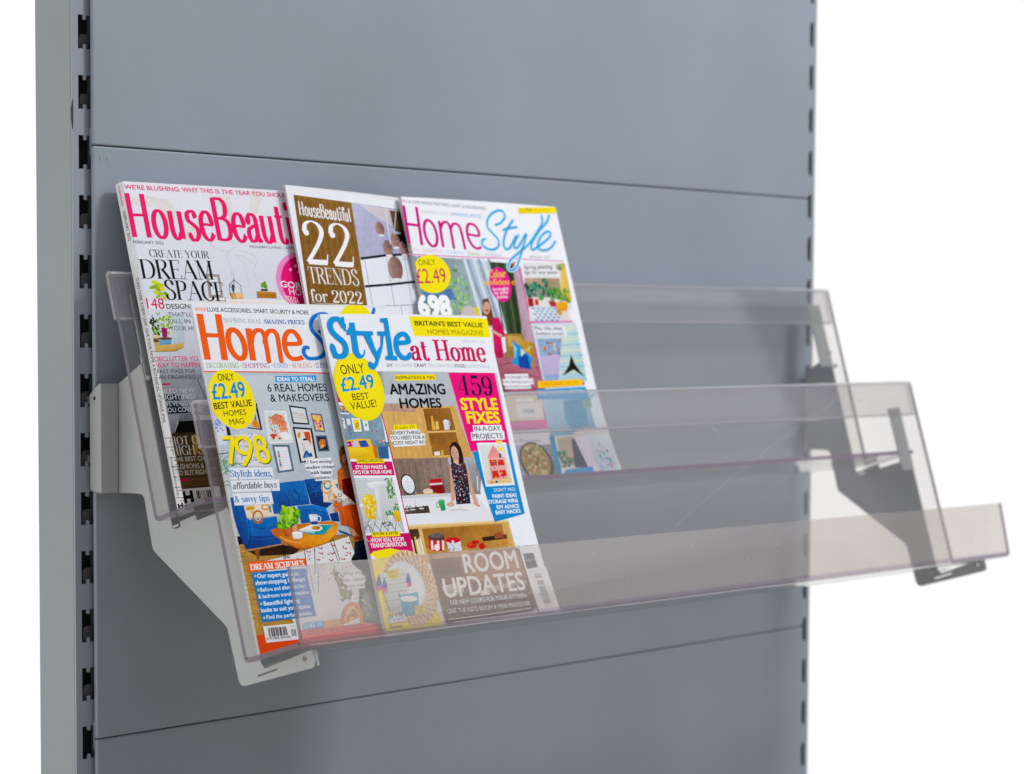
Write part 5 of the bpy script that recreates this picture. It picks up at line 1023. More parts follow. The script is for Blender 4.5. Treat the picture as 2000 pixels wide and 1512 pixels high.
  ('P',44,'#d01870',[209.9,93.8,209.7,93.4,209.5,93.1,209.2,92.7,208.9,92.5,208.5,92.3,208.1,92.1,207.8,92.1,207.4,92.2,207.1,92.3,206.9,92.5,206.7,92.8,206.7,93.1,206.7,93.5,206.8,93.9,206.9,94.3,207.2,94.6,207.5,94.9,207.8,95.2,208.2,95.4,208.6,95.5,208.9,95.6,209.3,95.5,209.5,95.4,209.8,95.2,209.9,94.9,210,94.6,210,94.2]),
  ('P',44,'#149ed8',[132.3,88.3,210.5,90.2,210.5,82.9,211.3,78.1,131,79.1]),
  ('T',45,'#f4f8fc',[134.7,83.2,205,84.7],3.75,'Easy ways to dial up','g',0.01,0),
  ('P',15,'#f3f0f2',[90.9,104.7,125.8,104.7,125.8,98.8,90.9,98.8]),
  ('P',16,'#f3f0f2',[86.2,99.7,131.7,99.7,131.7,93.9,86.2,93.9]),
  ('P',17,'#f3f0f2',[87.8,94.9,126,94.9,126,89.7,87.8,89.7]),
  ('T',17,'#6a6a70',[91.2,100.5,125.2,100.3],2.84,"I've brought the",'g',0,0),
  ('T',18,'#6a6a70',[86.4,95.8,130.8,95.3],2.84,'Palm Springs look to','g',0,0),
  ('T',19,'#6a6a70',[87.8,91.2,125.1,90.8],2.84,'my London home','g',0,0),
  ('P',44,'#f1f1f6',[150.4,153,197.4,153,197.4,148.3,150.4,148.3]),
  ('P',45,'#f1f1f6',[151.7,147.8,198.9,147.8,198.9,142.6,151.7,142.6]),
  ('T',46,'#444a52',[150.8,149,193.7,149.1],3.5,'Play, tidy, sleep','g',0.01,0),
  ('T',47,'#444a52',[152,143.5,194.5,143.5],3.5,'bedtime sorted!','g',0.01,0),
  ('P',17,'#f4f3f4',[154.8,215.1,202.3,215.1,202.3,210.9,154.8,210.9]),
  ('P',21,'#f4f3f4',[154.4,209.8,208.4,209.8,208.4,205.3,154.4,205.3]),
  ('T',22,'#474c50',[155.2,211.2,200.5,212.8],3.85,'Spring planting','g',0.01,0.2),
  ('T',23,'#474c50',[154.5,206.1,206.7,207.2],3.86,'tips for easy spaces','g',0.01,0.2),
  'roundel',
  ('P',12,'#e4148c',[129.6,198.1,129.7,195.1,129.4,192,128.5,189,127.2,186.2,125.5,183.7,123.4,181.4,121.1,179.6,118.5,178.2,115.7,177.3,112.9,177,110.2,177.1,107.5,177.8,105,179,102.8,180.7,100.9,182.7,99.4,185.2,98.4,187.9,97.8,190.7,97.7,193.8,98,196.8,98.8,199.7,100.1,202.5,101.8,205.1,103.8,207.3,106.2,209.2,108.8,210.6,111.5,211.5,114.3,211.9,117.1,211.8,119.8,211.1,122.3,209.9,124.5,208.3,126.4,206.2,127.9,203.8,129,201]),
  ('T',13,'#fccc10',[101.1,200.9,125.7,202.3],7.88,'Colour','i',1.3,0.25),
  ('T',14,'#fcc414',[89.8,193.5,137.5,195],5.65,'confidence','i',1.3,0.2),
  ('T',13,'#fbe6f2',[101.6,187.8,125,189.3],3.42,'brought','g',0.02,0),
  ('T',14,'#fbe6f2',[102,184.2,123.8,185.5],3.42,'to your','g',0.02,0),
  ('T',15,'#fbe6f2',[105.1,180.1,120.4,181],3.42,'home','g',0.02,0),
  'price_badge',
  ('P',11,'#fce903',[45,208.2,45.2,205.5,45,202.8,44.2,200.1,42.8,197.5,41.1,195,38.8,192.6,36.2,190.5,33.2,188.7,30,187.2,26.5,186,22.9,185.2,19.3,184.7,15.6,184.7,12.1,185,8.7,185.7,5.5,186.7,2.6,188.1,0,189.8,0,189.8,0,214.2,0,214.3,2.6,216.4,5.5,218.2,8.7,219.8,12.1,221,15.7,221.9,19.3,222.4,23,222.5,26.6,222.2,30,221.6,33.3,220.5,36.3,219.2,38.9,217.5,41.1,215.5,42.9,213.2,44.2,210.8]),
  ('T',12,'#6a6a24',[4.6,211.6,28.1,212.7],5.81,'ONLY','g',0,0),
  ('T',12,'#cc1464',[-2,194,38.4,195.4],14.09,'£2.49','g',0,0),
  ('T',9,'#7a8084',[-7.8,161.1,37.1,161.1],19.4,'698','g',0.06,0),
  ('T',10,'#fdfdfd',[-8.9,162.5,36.7,162.4],19.4,'698','g',0.06,0),
  'masthead',
  ('T',1,'#e884b0',[-2,273.3,6.9,273.1],2.99,'WIN','g',0.01,0),
  ('T',1,'#85868e',[8.6,272.9,117.3,270.2],3.05,'A LUXE WOOD MATTRESS, DUVET & HEADBOARDS','g',0.01,0),
  ('T',1,'#cfccd6',[22.9,263.5,62,263],3.2,'INSPIRING IDEAS','g',0,0),
  ('T',2,'#7fb8e2',[63.5,262.7,108.1,261.6],3.25,'AMAZING PRICES','g',0.01,0),
  ('T',1,'#eaa8b0',[-4.9,225.6,9.8,225.3],3.31,'LIVING','d',0.8,0),
  ('T',1,'#e494bc',[13.3,225.1,41.8,224.2],3.34,'SHOPPING','d',0.8,0),
  ('T',1,'#8cc4e8',[45.4,224.2,71,223.5],3.37,'COOKING','d',0.8,0),
  ('T',11,'#aed890',[75.3,223.4,96,223.1],3.4,'MAKING','d',0.8,0),
  ('T',11,'#b8b0d0',[100.9,222.9,125.3,222.4],3.43,'STYLING','d',0.8,0),
  ('S',2,'#cf0088',[1.1,270.3,-1.8,233.1],2.73,0,0),
  ('S',2,'#cf0088',[18,269.4,14.7,231.8],2.74,0,0),
  ('S',3,'#cf0088',[-0.8,252.2,16.3,251.1],2.75,0,0),
  ('S',1,'#cf0088',[38.1,242.4,37.5,238.8,36.3,235.6,34.7,233.2,32.6,231.6,30.4,231,28.1,231.4,26,232.9,24.2,235.2,22.9,238.3,22.1,241.8,22,245.5,22.6,249.1,23.7,252.2,25.4,254.7,27.4,256.3,29.7,257,32,256.5,34.1,255.1,35.9,252.7,37.2,249.6,38,246.1],2.67,0,1),
  ('S',1,'#cf0088',[45.3,256.7,43.4,230.6],2.69,0,0),
  ('S',2,'#cf0088',[45.1,248.7,49.9,254.7,55.8,255.6,58.5,251.7,58.9,244.9,58.1,230.4],2.54,1,0),
  ('S',3,'#cf0088',[58.8,248.3,64.1,254,70.1,254,73,250.5,73.6,243.7,73.8,230.3],2.55,1,0),
  ('S',1,'#cf0088',[83,244.5,97.4,243.5,98.1,249.7,94,254.2,86.8,254.8,82.3,249.1,81.8,240.6,85.6,233.1,91.5,230.3,97.1,231.7],2.64,1,0),
  ('S',2,'#d4ecf8',[125.7,255.4,134.7,257.9,143,264.3,142.1,269.5,134.8,270.5,122.8,266.1,114.9,258.9,114,251.9,119.6,246.1,125.3,240.3,124,234.2,115.8,230.1,106,230.6,100.4,234.3,101.1,238.6,106,240.5],3.8,1,0),
  ('S',1,'#d4ecf8',[154.2,261.2,143,252.1,134.8,242.3,131.9,235.3,133.7,231,139.1,232,145.9,237.4,153.3,244.6],3.81,1,0),
  ('S',2,'#d4ecf8',[136.1,250.6,145.8,252.9,157.7,254.4],3.83,1,0),
  ('S',16,'#d4ecf8',[157.4,246.1,149.4,238.4,147.1,233.1,152.3,233.3,162.6,241.4,170.5,247.8,159.8,232.6,150.9,221.1,143,212.2,134.3,209,130.8,211.9,136.2,219,147.2,225.3,162.4,232.7,175.1,240.1,189.1,251.1,200,260.3,201.8,267.9],3.8,1,0),
  ('S',17,'#d4ecf8',[214.2,269.3,207,261.5,193.7,253,179.6,242,173.4,234.8,175,231.7,182.3,234.1,193,238.9,205.7,245.5,209.9,250,205.1,251.7,194.3,246.9,185.7,238.6,185.7,232.5,194.7,231.9,204.9,234.8,214.5,241.7],3.9,1,0),
  ('S',3,'#149fd8',[125.7,255.4,134.7,257.9,143,264.3,142.1,269.5,134.8,270.5,122.8,266.1,114.9,258.9,114,251.9,119.6,246.1,125.3,240.3,124,234.2,115.8,230.1,106,230.6,100.4,234.3,101.1,238.6,106,240.5],2.07,1,0),
  ('S',17,'#149fd8',[154.2,261.2,143,252.1,134.8,242.3,131.9,235.3,133.7,231,139.1,232,145.9,237.4,153.3,244.6],2.08,1,0),
  ('S',18,'#149fd8',[136.1,250.6,145.8,252.9,157.7,254.4],2.09,1,0),
  ('S',18,'#149fd8',[157.4,246.1,149.4,238.4,147.1,233.1,152.3,233.3,162.6,241.4,170.5,247.8,159.8,232.6,150.9,221.1,143,212.2,134.3,209,130.8,211.9,136.2,219,147.2,225.3,162.4,232.7,175.1,240.1,189.1,251.1,200,260.3,201.8,267.9],2.07,1,0),
  ('S',19,'#149fd8',[214.2,269.3,207,261.5,193.7,253,179.6,242,173.4,234.8,175,231.7,182.3,234.1,193,238.9,205.7,245.5,209.9,250,205.1,251.7,194.3,246.9,185.7,238.6,185.7,232.5,194.7,231.9,204.9,234.8,214.5,241.7],2.13,1,0),
  ('P',17,'#d84a4a',[140.3,217.8,144.6,219.2,142.5,216.5,137.1,213.8]),
  ('T',11,'#a8aab0',[167,223,202,223.9],1.93,'SPRING 2022','g',0,0),
  ('P',20,'#fbe400',[166.3,275,228,278.8,228,272.9,227.9,272.3,166.2,268.7]),
  ('T',21,'#8a7a10',[167.7,270.4,187.8,272.1],3.53,'£1,750','g',0.01,0),
  ('T',22,'#f0b41c',[189.1,271.4,219,273.9],3.2,'GIVEAWAY','g',0.01,0),
]
ART_OR = [
  'cover_photo',
  ('P',0,'#f1f0f3',[0,0,0,291,65.8,291,222,288.2,222,0]),
  ('P',1,['#c5ccd2','#bcc5cc','#b4bdc5','#c2c9cf'],[0,233.1,141,230.3,138.6,81.8,0,91.2]),
  ('P',2,['#cfd6da','#c6ced4','#c0c8ce','#ccd2d7'],[19.6,229.9,101.1,228.8,102.8,173.7,24.6,176.4]),
  ('P',2,['#b58a50','#a47a44','#b08a50','#b08a50','#c39a58'],[0,92.1,143.3,90.7,139.9,0,77.6,0,0,7.8]),
  ('S',3,'#8a6232',[-2.3,88,32.5,88.5,80,87.3],0.33,1,0),
  ('S',3,'#d0a868',[-2.3,84.2,33.5,84.2,81.1,83.1],0.57,1,0),
  ('S',3,'#96703c',[-2.2,80.3,34.6,79.9,82.2,78.9],0.41,1,0),
  ('S',3,'#8a6232',[-2.1,76.4,35.6,75.5,83.3,74.6],0.33,1,0),
  ('S',3,'#d0a868',[-2.1,72.6,36.6,71.2,84.4,70.4],0.57,1,0),
  ('S',3,'#96703c',[-2,68.7,37.6,66.9,85.5,66.2],0.41,1,0),
  ('S',3,'#8a6232',[-1.9,64.9,38.7,62.6,86.6,61.9],0.33,1,0),
  ('S',3,'#d0a868',[-1.9,61,39.7,58.3,87.7,57.7],0.57,1,0),
  ('S',3,'#96703c',[-1.8,57.2,40.7,54,88.8,53.5],0.41,1,0),
  ('S',3,'#8a6232',[-1.7,53.3,41.8,49.6,89.9,49.2],0.33,1,0),
  ('S',3,'#d0a868',[-1.7,49.5,42.8,45.3,91,45],0.57,1,0),
  ('S',3,'#96703c',[-1.6,45.6,43.8,41,92.1,40.7],0.41,1,0),
  ('S',3,'#8a6232',[-1.5,41.8,44.8,36.7,93.2,36.5],0.33,1,0),
  ('S',3,'#d0a868',[-1.5,37.9,45.9,32.3,94.3,32.3],0.57,1,0),
  ('S',3,'#96703c',[-1.4,34.1,46.9,28,95.4,28],0.41,1,0),
  ('S',3,'#8a6232',[-1.3,30.2,47.9,23.7,96.5,23.8],0.33,1,0),
  ('P',4,'#1c2433',[0,96.9,4,96.9,9.7,90.4,0,90.1]),
  ('P',4,'#3b2a22',[6.3,85,44.9,86.8,67.9,83.2,55.7,78.1,17.4,79.4]),
  ('P',5,['#dddbdc','#dddbdc','#e6e4e4','#e6e4e4','#dad8da','#dad8da','#e2e0e0','#e2e0e0'],[24.7,74.8,55.7,78.3,120.9,88.8,124.7,69.1,122.9,37.3,92.3,16.7,45.8,15.4,23.6,53.8]),
  ('N',6,['#b0443a','#8c3a34','#c8685a'],[44.5,76.6,120.2,86.3,124,62.4,90.8,44.2,48.8,51.7],1.39,46,5,2.2),
  ('N',8,['#cfcdd0','#eceaea'],[29.1,75.3,120.2,86.3,121.8,54.2,74.5,24.9,36.2,44.7],1.14,120,12,1),
  ('P',2,'#dcdfe8',[0,196.7,11.3,197.1,8.4,172.6,0,172.3]),
  ('N',3,['#5a7cd0','#7a98dc','#3f5cb0','#a8c8e8','#86b0d8'],[0,194.9,8.1,194.7,7.1,184.1,0,183.7],1.39,70,3,1),
  ('N',5,['#e0b8c8','#d8a0b8'],[0,198.2,9.5,198,9.3,193,0,193.3],1.14,18,4,1),
  ('P',3,'#28323b',[11.8,205.3,48.4,206.1,48.7,183.1,11.7,187.9]),
  ('P',4,'#e6e3e6',[13.3,202.8,45.9,203.7,46.7,184.4,14,189]),
  ('P',5,'#e8903a',[27.3,189.2,42.3,193.8,45.7,190.4,46.6,184.5]),
  ('P',6,'#2f8a94',[40.1,202.1,45.2,202.9,44.8,191.2,40.1,193.8]),
  ('P',6,'#f0c890',[19.9,189.5,33.8,194,40.6,187.2]),
  ('P',5,'#26303a',[10.7,188.1,13.8,188,14.4,179.8,10.7,179.9]),
  ('P',3,'#e9e8ea',[54.6,199.7,78.7,198.3,80,171.2,52.7,171.4]),
  ('P',4,'#d2e4e0',[56.3,198,76.1,196.7,77.3,173,54.7,172.9]),
  ('P',5,['#e07a58','#e07a58','#ea9470','#ea9470','#e88a68','#e88a68','#f0b49c','#f0b49c'],[59.4,193.3,66.8,196.5,73.9,194.6,76.1,186.1,75.5,175.2,68.8,178.8,66.4,186.4,61.2,187.4]),
  ('N',6,['#e27048','#f0a080','#e8b49c','#d85a38','#f4d0c0'],[57.7,195,76.3,195.4,76.4,174.4,56.9,175],1.67,90,7,1),
  ('P',8,'#d8502f',[55.3,179.3,64,179.4,58.8,174.1,57.6,175.8]),
  ('P',9,'#f2efee',[64.6,179.8,74.8,181.1,79.1,174.3,69.5,173.3]),
  ('P',3,'#3a444e',[83,203.3,101.8,200.8,101.9,185.9,83.2,187.2]),
  ('P',4,['#dfe4e8','#d5dce2','#e6d8cc','#dcdcd8'],[84.5,201.6,100.1,199.6,100.4,187.4,85,188.7]),
  ('S',5,'#d88a78',[84.3,195.9,90.2,195.4,94.7,194,100.2,193.3],0.41,1,0),
  ('S',6,'#8fa4b8',[84.3,197.6,91.3,195.7,99.8,195.1],0.41,1,0),
  ('S',6,'#c8b49c',[84.2,192.3,91.6,192.5,100.2,191],0.49,1,0),
  ('P',2,'#66707a',[105.7,196,118.4,194.6,118.2,179,106.4,180]),
  ('P',3,'#eb9cac',[106.6,194.8,116.8,193.6,116.8,180.3,107.8,181.1]),
  ('N',4,['#f0cc28','#3b3c3c','#e8c030','#c85a78','#f4e070'],[108,193.3,116,192.6,115.8,181.5,108.8,182.1],2.14,46,4,1),
  ('P',3,'#2d3741',[82.4,184.8,104,182.9,103,156.4,82.8,153.5]),
  ('P',4,'#e7e1dd',[84.4,182.9,101.6,181.5,100.8,157.3,85,154.9]),
  ('P',5,'#d9573a',[93.1,179.9,100.3,180,100.2,175.3,99.1,168.9,96.9,172.4,94.3,175]),
  ('P',6,'#24303c',[91.3,174.3,95.3,174.6,96.5,172.7,91.2,172.7]),
  ('P',5,'#d89c38',[89.5,177.3,89.4,176.8,89.1,176.3,88.8,175.9,88.4,175.5,88,175.2,87.6,175.1,87.2,175,86.8,175.1,86.5,175.3,86.2,175.6,86,175.9,85.9,176.4,85.9,176.9,86,177.4,86.2,177.9,86.5,178.4,86.8,178.9,87.2,179.2,87.6,179.5,88,179.7,88.4,179.7,88.8,179.6,89.1,179.4,89.4,179.2,89.5,178.8,89.6,178.3,89.6,177.8]),
  ('P',6,'#e0b050',[86.7,180.1,90.1,180.2,88.8,178.8]),
  ('P',5,'#2b62a4',[86.7,157.7,90.2,162.9,93.3,164.5,95,161.5,97.8,162.2,98.5,158.6]),
  ('P',6,'#7a9cc0',[88.6,157.5,91.8,161.2,94.9,158.4]),
  ('S',6,'#56606a',[89.8,170.5,89.7,163.8],0.34,0,0),
  ('S',7,'#c85a48',[91.7,168.6,91.1,162.9],0.34,0,0),
  ('P',2,'#586674',[106.1,176.5,118.9,176.1,118.9,162.5,106,162.5]),
  ('P',3,'#22344c',[107.6,175.2,117.2,174.9,117.4,163.8,107.7,163.7]),
  ('P',4,'#e08a28',[115.9,169.2,115.6,168.4,115.1,167.6,114.5,166.9,113.7,166.3,112.9,165.9,112,165.7,111.1,165.6,110.3,165.7,109.6,166,109,166.5,108.5,167.1,108.2,167.8,108.2,168.6,108.3,169.5,108.6,170.3,109.1,171.1,109.7,171.7,110.5,172.3,111.3,172.7,112.2,173,113.1,173,113.9,172.9,114.6,172.6,115.3,172.1,115.7,171.5,116,170.8,116,170]),
  ('N',5,['#f0a838','#c86a20','#f4d080','#d84a2a'],[109.6,172.8,115.6,172.6,115.4,165.4,109.6,165.2],1.7,24,2,1),
  ('S',7,'#8fb0c0',[108.4,164.8,111.8,168.9,117.4,173],0.34,0,0),
  ('P',2,'#66788a',[55.9,170.4,74.7,169.6,74.6,147.3,56,146.3]),
  ('P',3,'#e7e9ee',[58,168.5,72.3,168,72.4,148.9,58.7,148.2]),
  ('P',4,'#5fb0c8',[62.4,164.7,62.4,164.1,62,163.4,61.3,163,60.6,163,60.1,163.4,60.1,164,60.5,164.7,61.2,165,61.9,165.1]),
  ('P',5,'#e0788c',[62.3,162.8,62.4,162.2,62,161.6,61.2,161.2,60.5,161.2,60.1,161.6,60,162.2,60.4,162.8,61.1,163.2,61.9,163.2]),
  ('P',6,'#3f8aa8',[62.3,161,62.3,160.4,61.9,159.8,61.2,159.4,60.5,159.4,60,159.8,60,160.4,60.4,161,61.1,161.4,61.8,161.4]),
  ('P',7,'#e8b878',[62.3,159.2,62.3,158.6,61.9,157.9,61.2,157.6,60.4,157.6,60,157.9,59.9,158.6,60.4,159.2,61.1,159.6,61.8,159.6]),
  ('P',8,'#5fb0c8',[62.2,157.3,62.3,156.7,61.8,156.1,61.1,155.7,60.4,155.7,59.9,156.1,59.9,156.7,60.3,157.3,61,157.7,61.7,157.7]),
  ('P',9,'#e0788c',[62.2,155.5,62.2,154.9,61.8,154.3,61.1,153.9,60.4,153.9,59.9,154.3,59.9,154.9,60.3,155.5,61,155.9,61.7,155.9]),
  ('P',10,'#3f8aa8',[62.1,153.7,62.2,153.1,61.8,152.4,61.1,152.1,60.3,152.1,59.9,152.4,59.8,153.1,60.2,153.7,60.9,154.1,61.7,154.1]),
  ('P',11,'#e8b878',[62.1,151.9,62.1,151.2,61.7,150.6,61,150.2,60.3,150.2,59.8,150.6,59.8,151.2,60.2,151.9,60.9,152.2,61.6,152.2]),
  ('S',4,'#c9cfd8',[64.9,163.9,71,164.1],0.33,0,0),
  ('S',4,'#c9cfd8',[64.7,161.6,71,161.7],0.33,0,0),
  ('S',4,'#c9cfd8',[64.6,159.2,71.1,159.4],0.33,0,0),
  ('S',4,'#c9cfd8',[64.4,156.9,71.1,157.1],0.33,0,0),
  ('S',4,'#c9cfd8',[64.2,154.6,71.2,154.7],0.33,0,0),
  ('S',4,'#c9cfd8',[64.1,152.3,71.2,152.4],0.33,0,0),
  ('P',2,'#ccd3d8',[0,165.4,6.6,165.5,7.7,163.6,0,163.8]),
  ('S',3,'#28343e',[-2.9,164.9,8.2,165.4],0.74,0,0),
  ('P',3,'#e3e1e4',[18.7,180.4,40,180.6,49,152.9,14.3,154.4]),
  ('N',4,['#33506a','#c85a78','#3a8a7a','#28343e','#e0a0b0','#506ab0','#e8e4e4'],[19.8,180.4,48.5,180.3,48.6,155.4,14.7,156],1.23,150,11,1),
  ('S',4,'#4f8a62',[-4.3,155.2,2.3,160.6,9.3,163.6],0.57,1,0),
  ('S',5,'#4f8a62',[-3.3,152.7,1.5,157.4,7,158.8],0.57,1,0),
  ('S',5,'#4f8a62',[-3.7,157.6,-0.4,162.3,2.2,164.7],0.57,1,0),
  ('S',6,'#4f8a62',[-3.2,151.1,2.7,154.1,6,154.7],0.57,1,0),
  ('S',2,'#4f8a62',[-2,147.8,3,150.8,4.8,149.9],0.57,1,0),
  ('S',2,'#4f8a62',[-2.5,141.3,1,142.8,3.4,140.2],0.57,1,0),
  ('S',3,'#4f8a62',[-3.3,138.1,1.2,139.5,3.7,137],0.57,1,0),
  ('S',6,'#4f8a62',[10.2,154.6,14.7,156,19.5,154.2],0.57,1,0),
  ('S',7,'#4f8a62',[7.9,153.9,13.9,156.9,22,155.7],0.57,1,0),
  ('N',7,['#3f7a52','#6aa878','#8fbf9c'],[0,159.9,4.3,160.5,3.6,149.2,0,149.3],1.22,40,5,2.4),
  ('P',5,['#1d63ac','#1d63ac','#1a5ea8','#1a5ea8','#0d3f80','#0d3f80','#114c92'],[0.7,128.5,7,129.5,14.9,119.3,13.8,95.8,6.6,85.6,1.9,100.6,0.6,112]),
  ('P',2,['#1e68b4','#1e68b4','#175ca6','#104a8c','#1a60ac'],[45.1,137.4,52.9,138.7,53,118,50.5,112.4,43,112.8]),
  ('P',3,['#2068b2','#2068b2','#2a74be','#2a74be','#1658a0','#1658a0','#0f478c'],[51.1,137.9,67.1,138.6,83.2,139,84.3,128.8,84.7,118.5,66.1,118.1,51,117.9]),
  ('P',4,['#165499','#165499','#1a5ca4','#0c3a74','#0a3468'],[83.3,139.5,94,140,103.4,139.6,101,119.3,85.8,118.5]),
  ('P',4,'#0a2f62',[64.9,123.8,64.7,123.5,64.6,123.2,64.4,123,64.1,122.8,63.8,122.7,63.5,122.6,63.2,122.6,62.9,122.6,62.7,122.7,62.5,122.9,62.3,123.1,62.2,123.4,62.2,123.6,62.3,123.9,62.4,124.2,62.5,124.5,62.8,124.7,63,124.9,63.3,125.1,63.6,125.2,63.9,125.2,64.2,125.1,64.4,125,64.6,124.8,64.8,124.6,64.9,124.4,64.9,124.1]),
  ('S',5,'#0d3d7c',[63.6,123.9,61,126.6,58.6,129.9],0.5,1,0),
  ('S',6,'#3f88cc',[64.5,124.1,62.1,127,60.1,129.6],0.33,1,0),
  ('S',7,'#0d3d7c',[63.6,123.9,67,126.7,70.7,130.1],0.5,1,0),
  ('S',8,'#3f88cc',[64.5,124.1,68.1,127,71,129.8],0.33,1,0),
  ('S',9,'#0d3d7c',[63.6,123.9,67.2,123.3,70.9,122.6],0.5,1,0),
  ('S',10,'#3f88cc',[64.5,124.1,68.3,123.6,71.2,123],0.33,1,0),
  ('S',11,'#0d3d7c',[63.6,123.9,59.5,123,55.4,121.8],0.5,1,0),
  ('S',12,'#3f88cc',[64.5,124.1,60.6,123.3,57.3,122.3],0.33,1,0),
  ('S',13,'#0d3d7c',[63.6,123.9,62.4,121.3,61,118.2],0.5,1,0),
  ('S',14,'#3f88cc',[64.5,124.1,63.4,121.7,62.3,119],0.33,1,0),
  ('P',4,'#0a2f62',[76.3,126.2,76.2,125.9,76.1,125.6,75.8,125.4,75.6,125.2,75.3,125,75,124.9,74.7,124.9,74.4,125,74.2,125.1,74,125.3,73.8,125.5,73.7,125.7,73.7,126,73.7,126.3,73.8,126.6,74,126.9,74.2,127.1,74.5,127.3,74.8,127.5,75.1,127.5,75.4,127.6,75.7,127.5,75.9,127.4,76.1,127.2,76.3,127,76.4,126.8,76.4,126.5]),
  ('S',9,'#0d3d7c',[75,126.2,72.5,129,70,132.3],0.5,1,0),
  ('S',10,'#3f88cc',[76,126.5,73.5,129.4,71.6,132],0.33,1,0),
  ('S',11,'#0d3d7c',[75,126.2,78.5,129.1,82.2,132.6],0.5,1,0),
  ('S',12,'#3f88cc',[76,126.5,79.6,129.4,82.6,132.2],0.33,1,0),
  ('S',13,'#0d3d7c',[75,126.2,78.8,125.7,82.5,125],0.5,1,0),
  ('S',14,'#3f88cc',[76,126.5,79.8,126,82.8,125.4],0.33,1,0),
  ('S',15,'#0d3d7c',[75,126.2,71,125.3,66.8,124.2],0.5,1,0),
  ('S',16,'#3f88cc',[76,126.5,72,125.7,68.7,124.7],0.33,1,0),
  ('S',17,'#0d3d7c',[75,126.2,73.8,123.7,72.4,120.6],0.5,1,0),
  ('S',18,'#3f88cc',[76,126.5,74.9,124,73.8,121.4],0.33,1,0),
  ('P',5,'#0a2f62',[94.9,129.1,94.8,128.8,94.6,128.5,94.4,128.3,94.1,128.1,93.8,127.9,93.5,127.8,93.2,127.8,92.9,127.9,92.7,128,92.5,128.1,92.3,128.4,92.2,128.6,92.2,128.9,92.2,129.2,92.3,129.5,92.5,129.8,92.7,130,93,130.2,93.3,130.4,93.6,130.4,93.9,130.5,94.2,130.4,94.4,130.3,94.6,130.1,94.8,129.9,94.9,129.7,94.9,129.4]),
  ('S',6,'#0d3d7c',[93.5,129.1,90.9,131.9,88.5,135.3],0.5,1,0),
  ('S',7,'#3f88cc',[94.5,129.4,92,132.3,90.1,134.9],0.34,1,0),
  ('S',8,'#0d3d7c',[93.5,129.1,97.1,132,100.8,135.5],0.51,1,0),
  ('S',9,'#3f88cc',[94.5,129.4,98.2,132.4,101.2,135.2],0.34,1,0),
  ('S',10,'#0d3d7c',[93.5,129.1,97.3,128.6,101.1,127.9],0.5,1,0),
  ('S',11,'#3f88cc',[94.5,129.4,98.4,128.9,101.4,128.3],0.34,1,0),
  ('S',12,'#0d3d7c',[93.5,129.1,89.4,128.2,85.2,127.1],0.5,1,0),
  ('S',13,'#3f88cc',[94.5,129.4,90.5,128.6,87.1,127.5],0.34,1,0),
  ('S',14,'#0d3d7c',[93.5,129.1,92.3,126.6,90.9,123.4],0.5,1,0),
  ('S',15,'#3f88cc',[94.5,129.4,93.4,126.9,92.3,124.3],0.34,1,0),
  ('P',6,['#2a76c4','#2a76c4','#1c66b4','#1759a2','#1759a2','#1e68b6'],[13,109.7,31.7,110.2,45.7,110.6,45.7,94.6,27.6,94.4,13.2,95.7]),
  ('P',5,['#2470bc','#2470bc','#2e7cc8','#1a5ca6','#1a5ca6','#165498'],[70.4,117.8,87,117.9,101.8,114.8,103.9,103.5,90.9,103.3,70.9,102.9]),
  ('P',6,'#0d3c78',[86,118.5,101.9,119.3,110.6,118.1,102.8,114.4]),
  ('P',2,'#123f7e',[104.3,109.2,114.2,110.3,114.2,101.9,105.4,102.8]),
  ('P',7,['#1556a0','#1a5eaa','#0f468a','#0d3f7e'],[12.8,95.9,46.1,95.4,45.2,87.9,6.8,85.5]),
  ('S',8,'#0b2f60',[13.2,95.7,27.6,94.4,45.9,94.9],0.57,1,0),
  ('S',9,'#0a2a58',[15.1,119.3,15.1,109.5,13.8,95.8,7.7,86.5],0.65,1,0),
  ('S',10,'#3f88d0',[13.4,109.2,30.5,109.8,44.5,110.1],0.49,1,0),
  ('S',6,'#0c3670',[71.3,112.8,87,113.6,101.5,109.4],0.5,1,0),
  ('S',7,'#0f4386',[20,106,23.3,102.5,31.5,101.2],0.57,1,0),
  ('S',6,'#0f4386',[5,121.5,5.7,111.7,7.8,99.5],0.57,1,0),
  ('S',7,'#0f4386',[76.9,109.1,88.3,110.2,99.9,107.4],0.59,1,0),
  ('S',10,'#0f4386',[12.4,92.7,26.7,90.9,44.1,91.8],0.57,1,0),
  ('S',10,'#b98a64',[6.3,84.4,25.4,85.7,46.1,87.3],1.06,1,0),
  ('P',11,'#8a5a38',[14.6,84.8,21,85.2,18.1,76.9,16.5,76.6]),
  ('P',6,'#1a5290',[110.7,95.4,121.6,91.3,127.4,87.5,111.7,92.8]),
  ('P',11,['#e9dcc6','#e9dcc6','#efe4d2','#e2d2b8','#e2d2b8','#e6d8c0'],[13.1,121,28.1,121.4,40.6,121,43.9,111.3,30.8,111,13.9,111.1]),
  ('S',12,'#c9763f',[30.4,111.1,29.9,109.7,29,108.5,27.8,107.5,26.5,106.8,25.1,106.5,23.7,106.6,22.5,107.1,21.5,107.9,20.9,109,20.6,110.3,20.8,111.6,21.3,113,22.2,114.2,23.4,115.2,24.7,115.9,26.1,116.2,27.5,116.1,28.7,115.6,29.7,114.8,30.3,113.7,30.6,112.4],1.63,0,1),
  ('S',13,'#e9c9a0',[28.3,111,27.9,110.2,27.4,109.4,26.7,108.8,26,108.3,25.2,108.1,24.4,108.2,23.7,108.5,23.2,109,22.8,109.7,22.7,110.5,22.8,111.4,23.2,112.2,23.7,113,24.4,113.6,25.1,114,25.9,114.2,26.7,114.2,27.4,113.9,27.9,113.4,28.3,112.7,28.4,111.9],0.98,0,1),
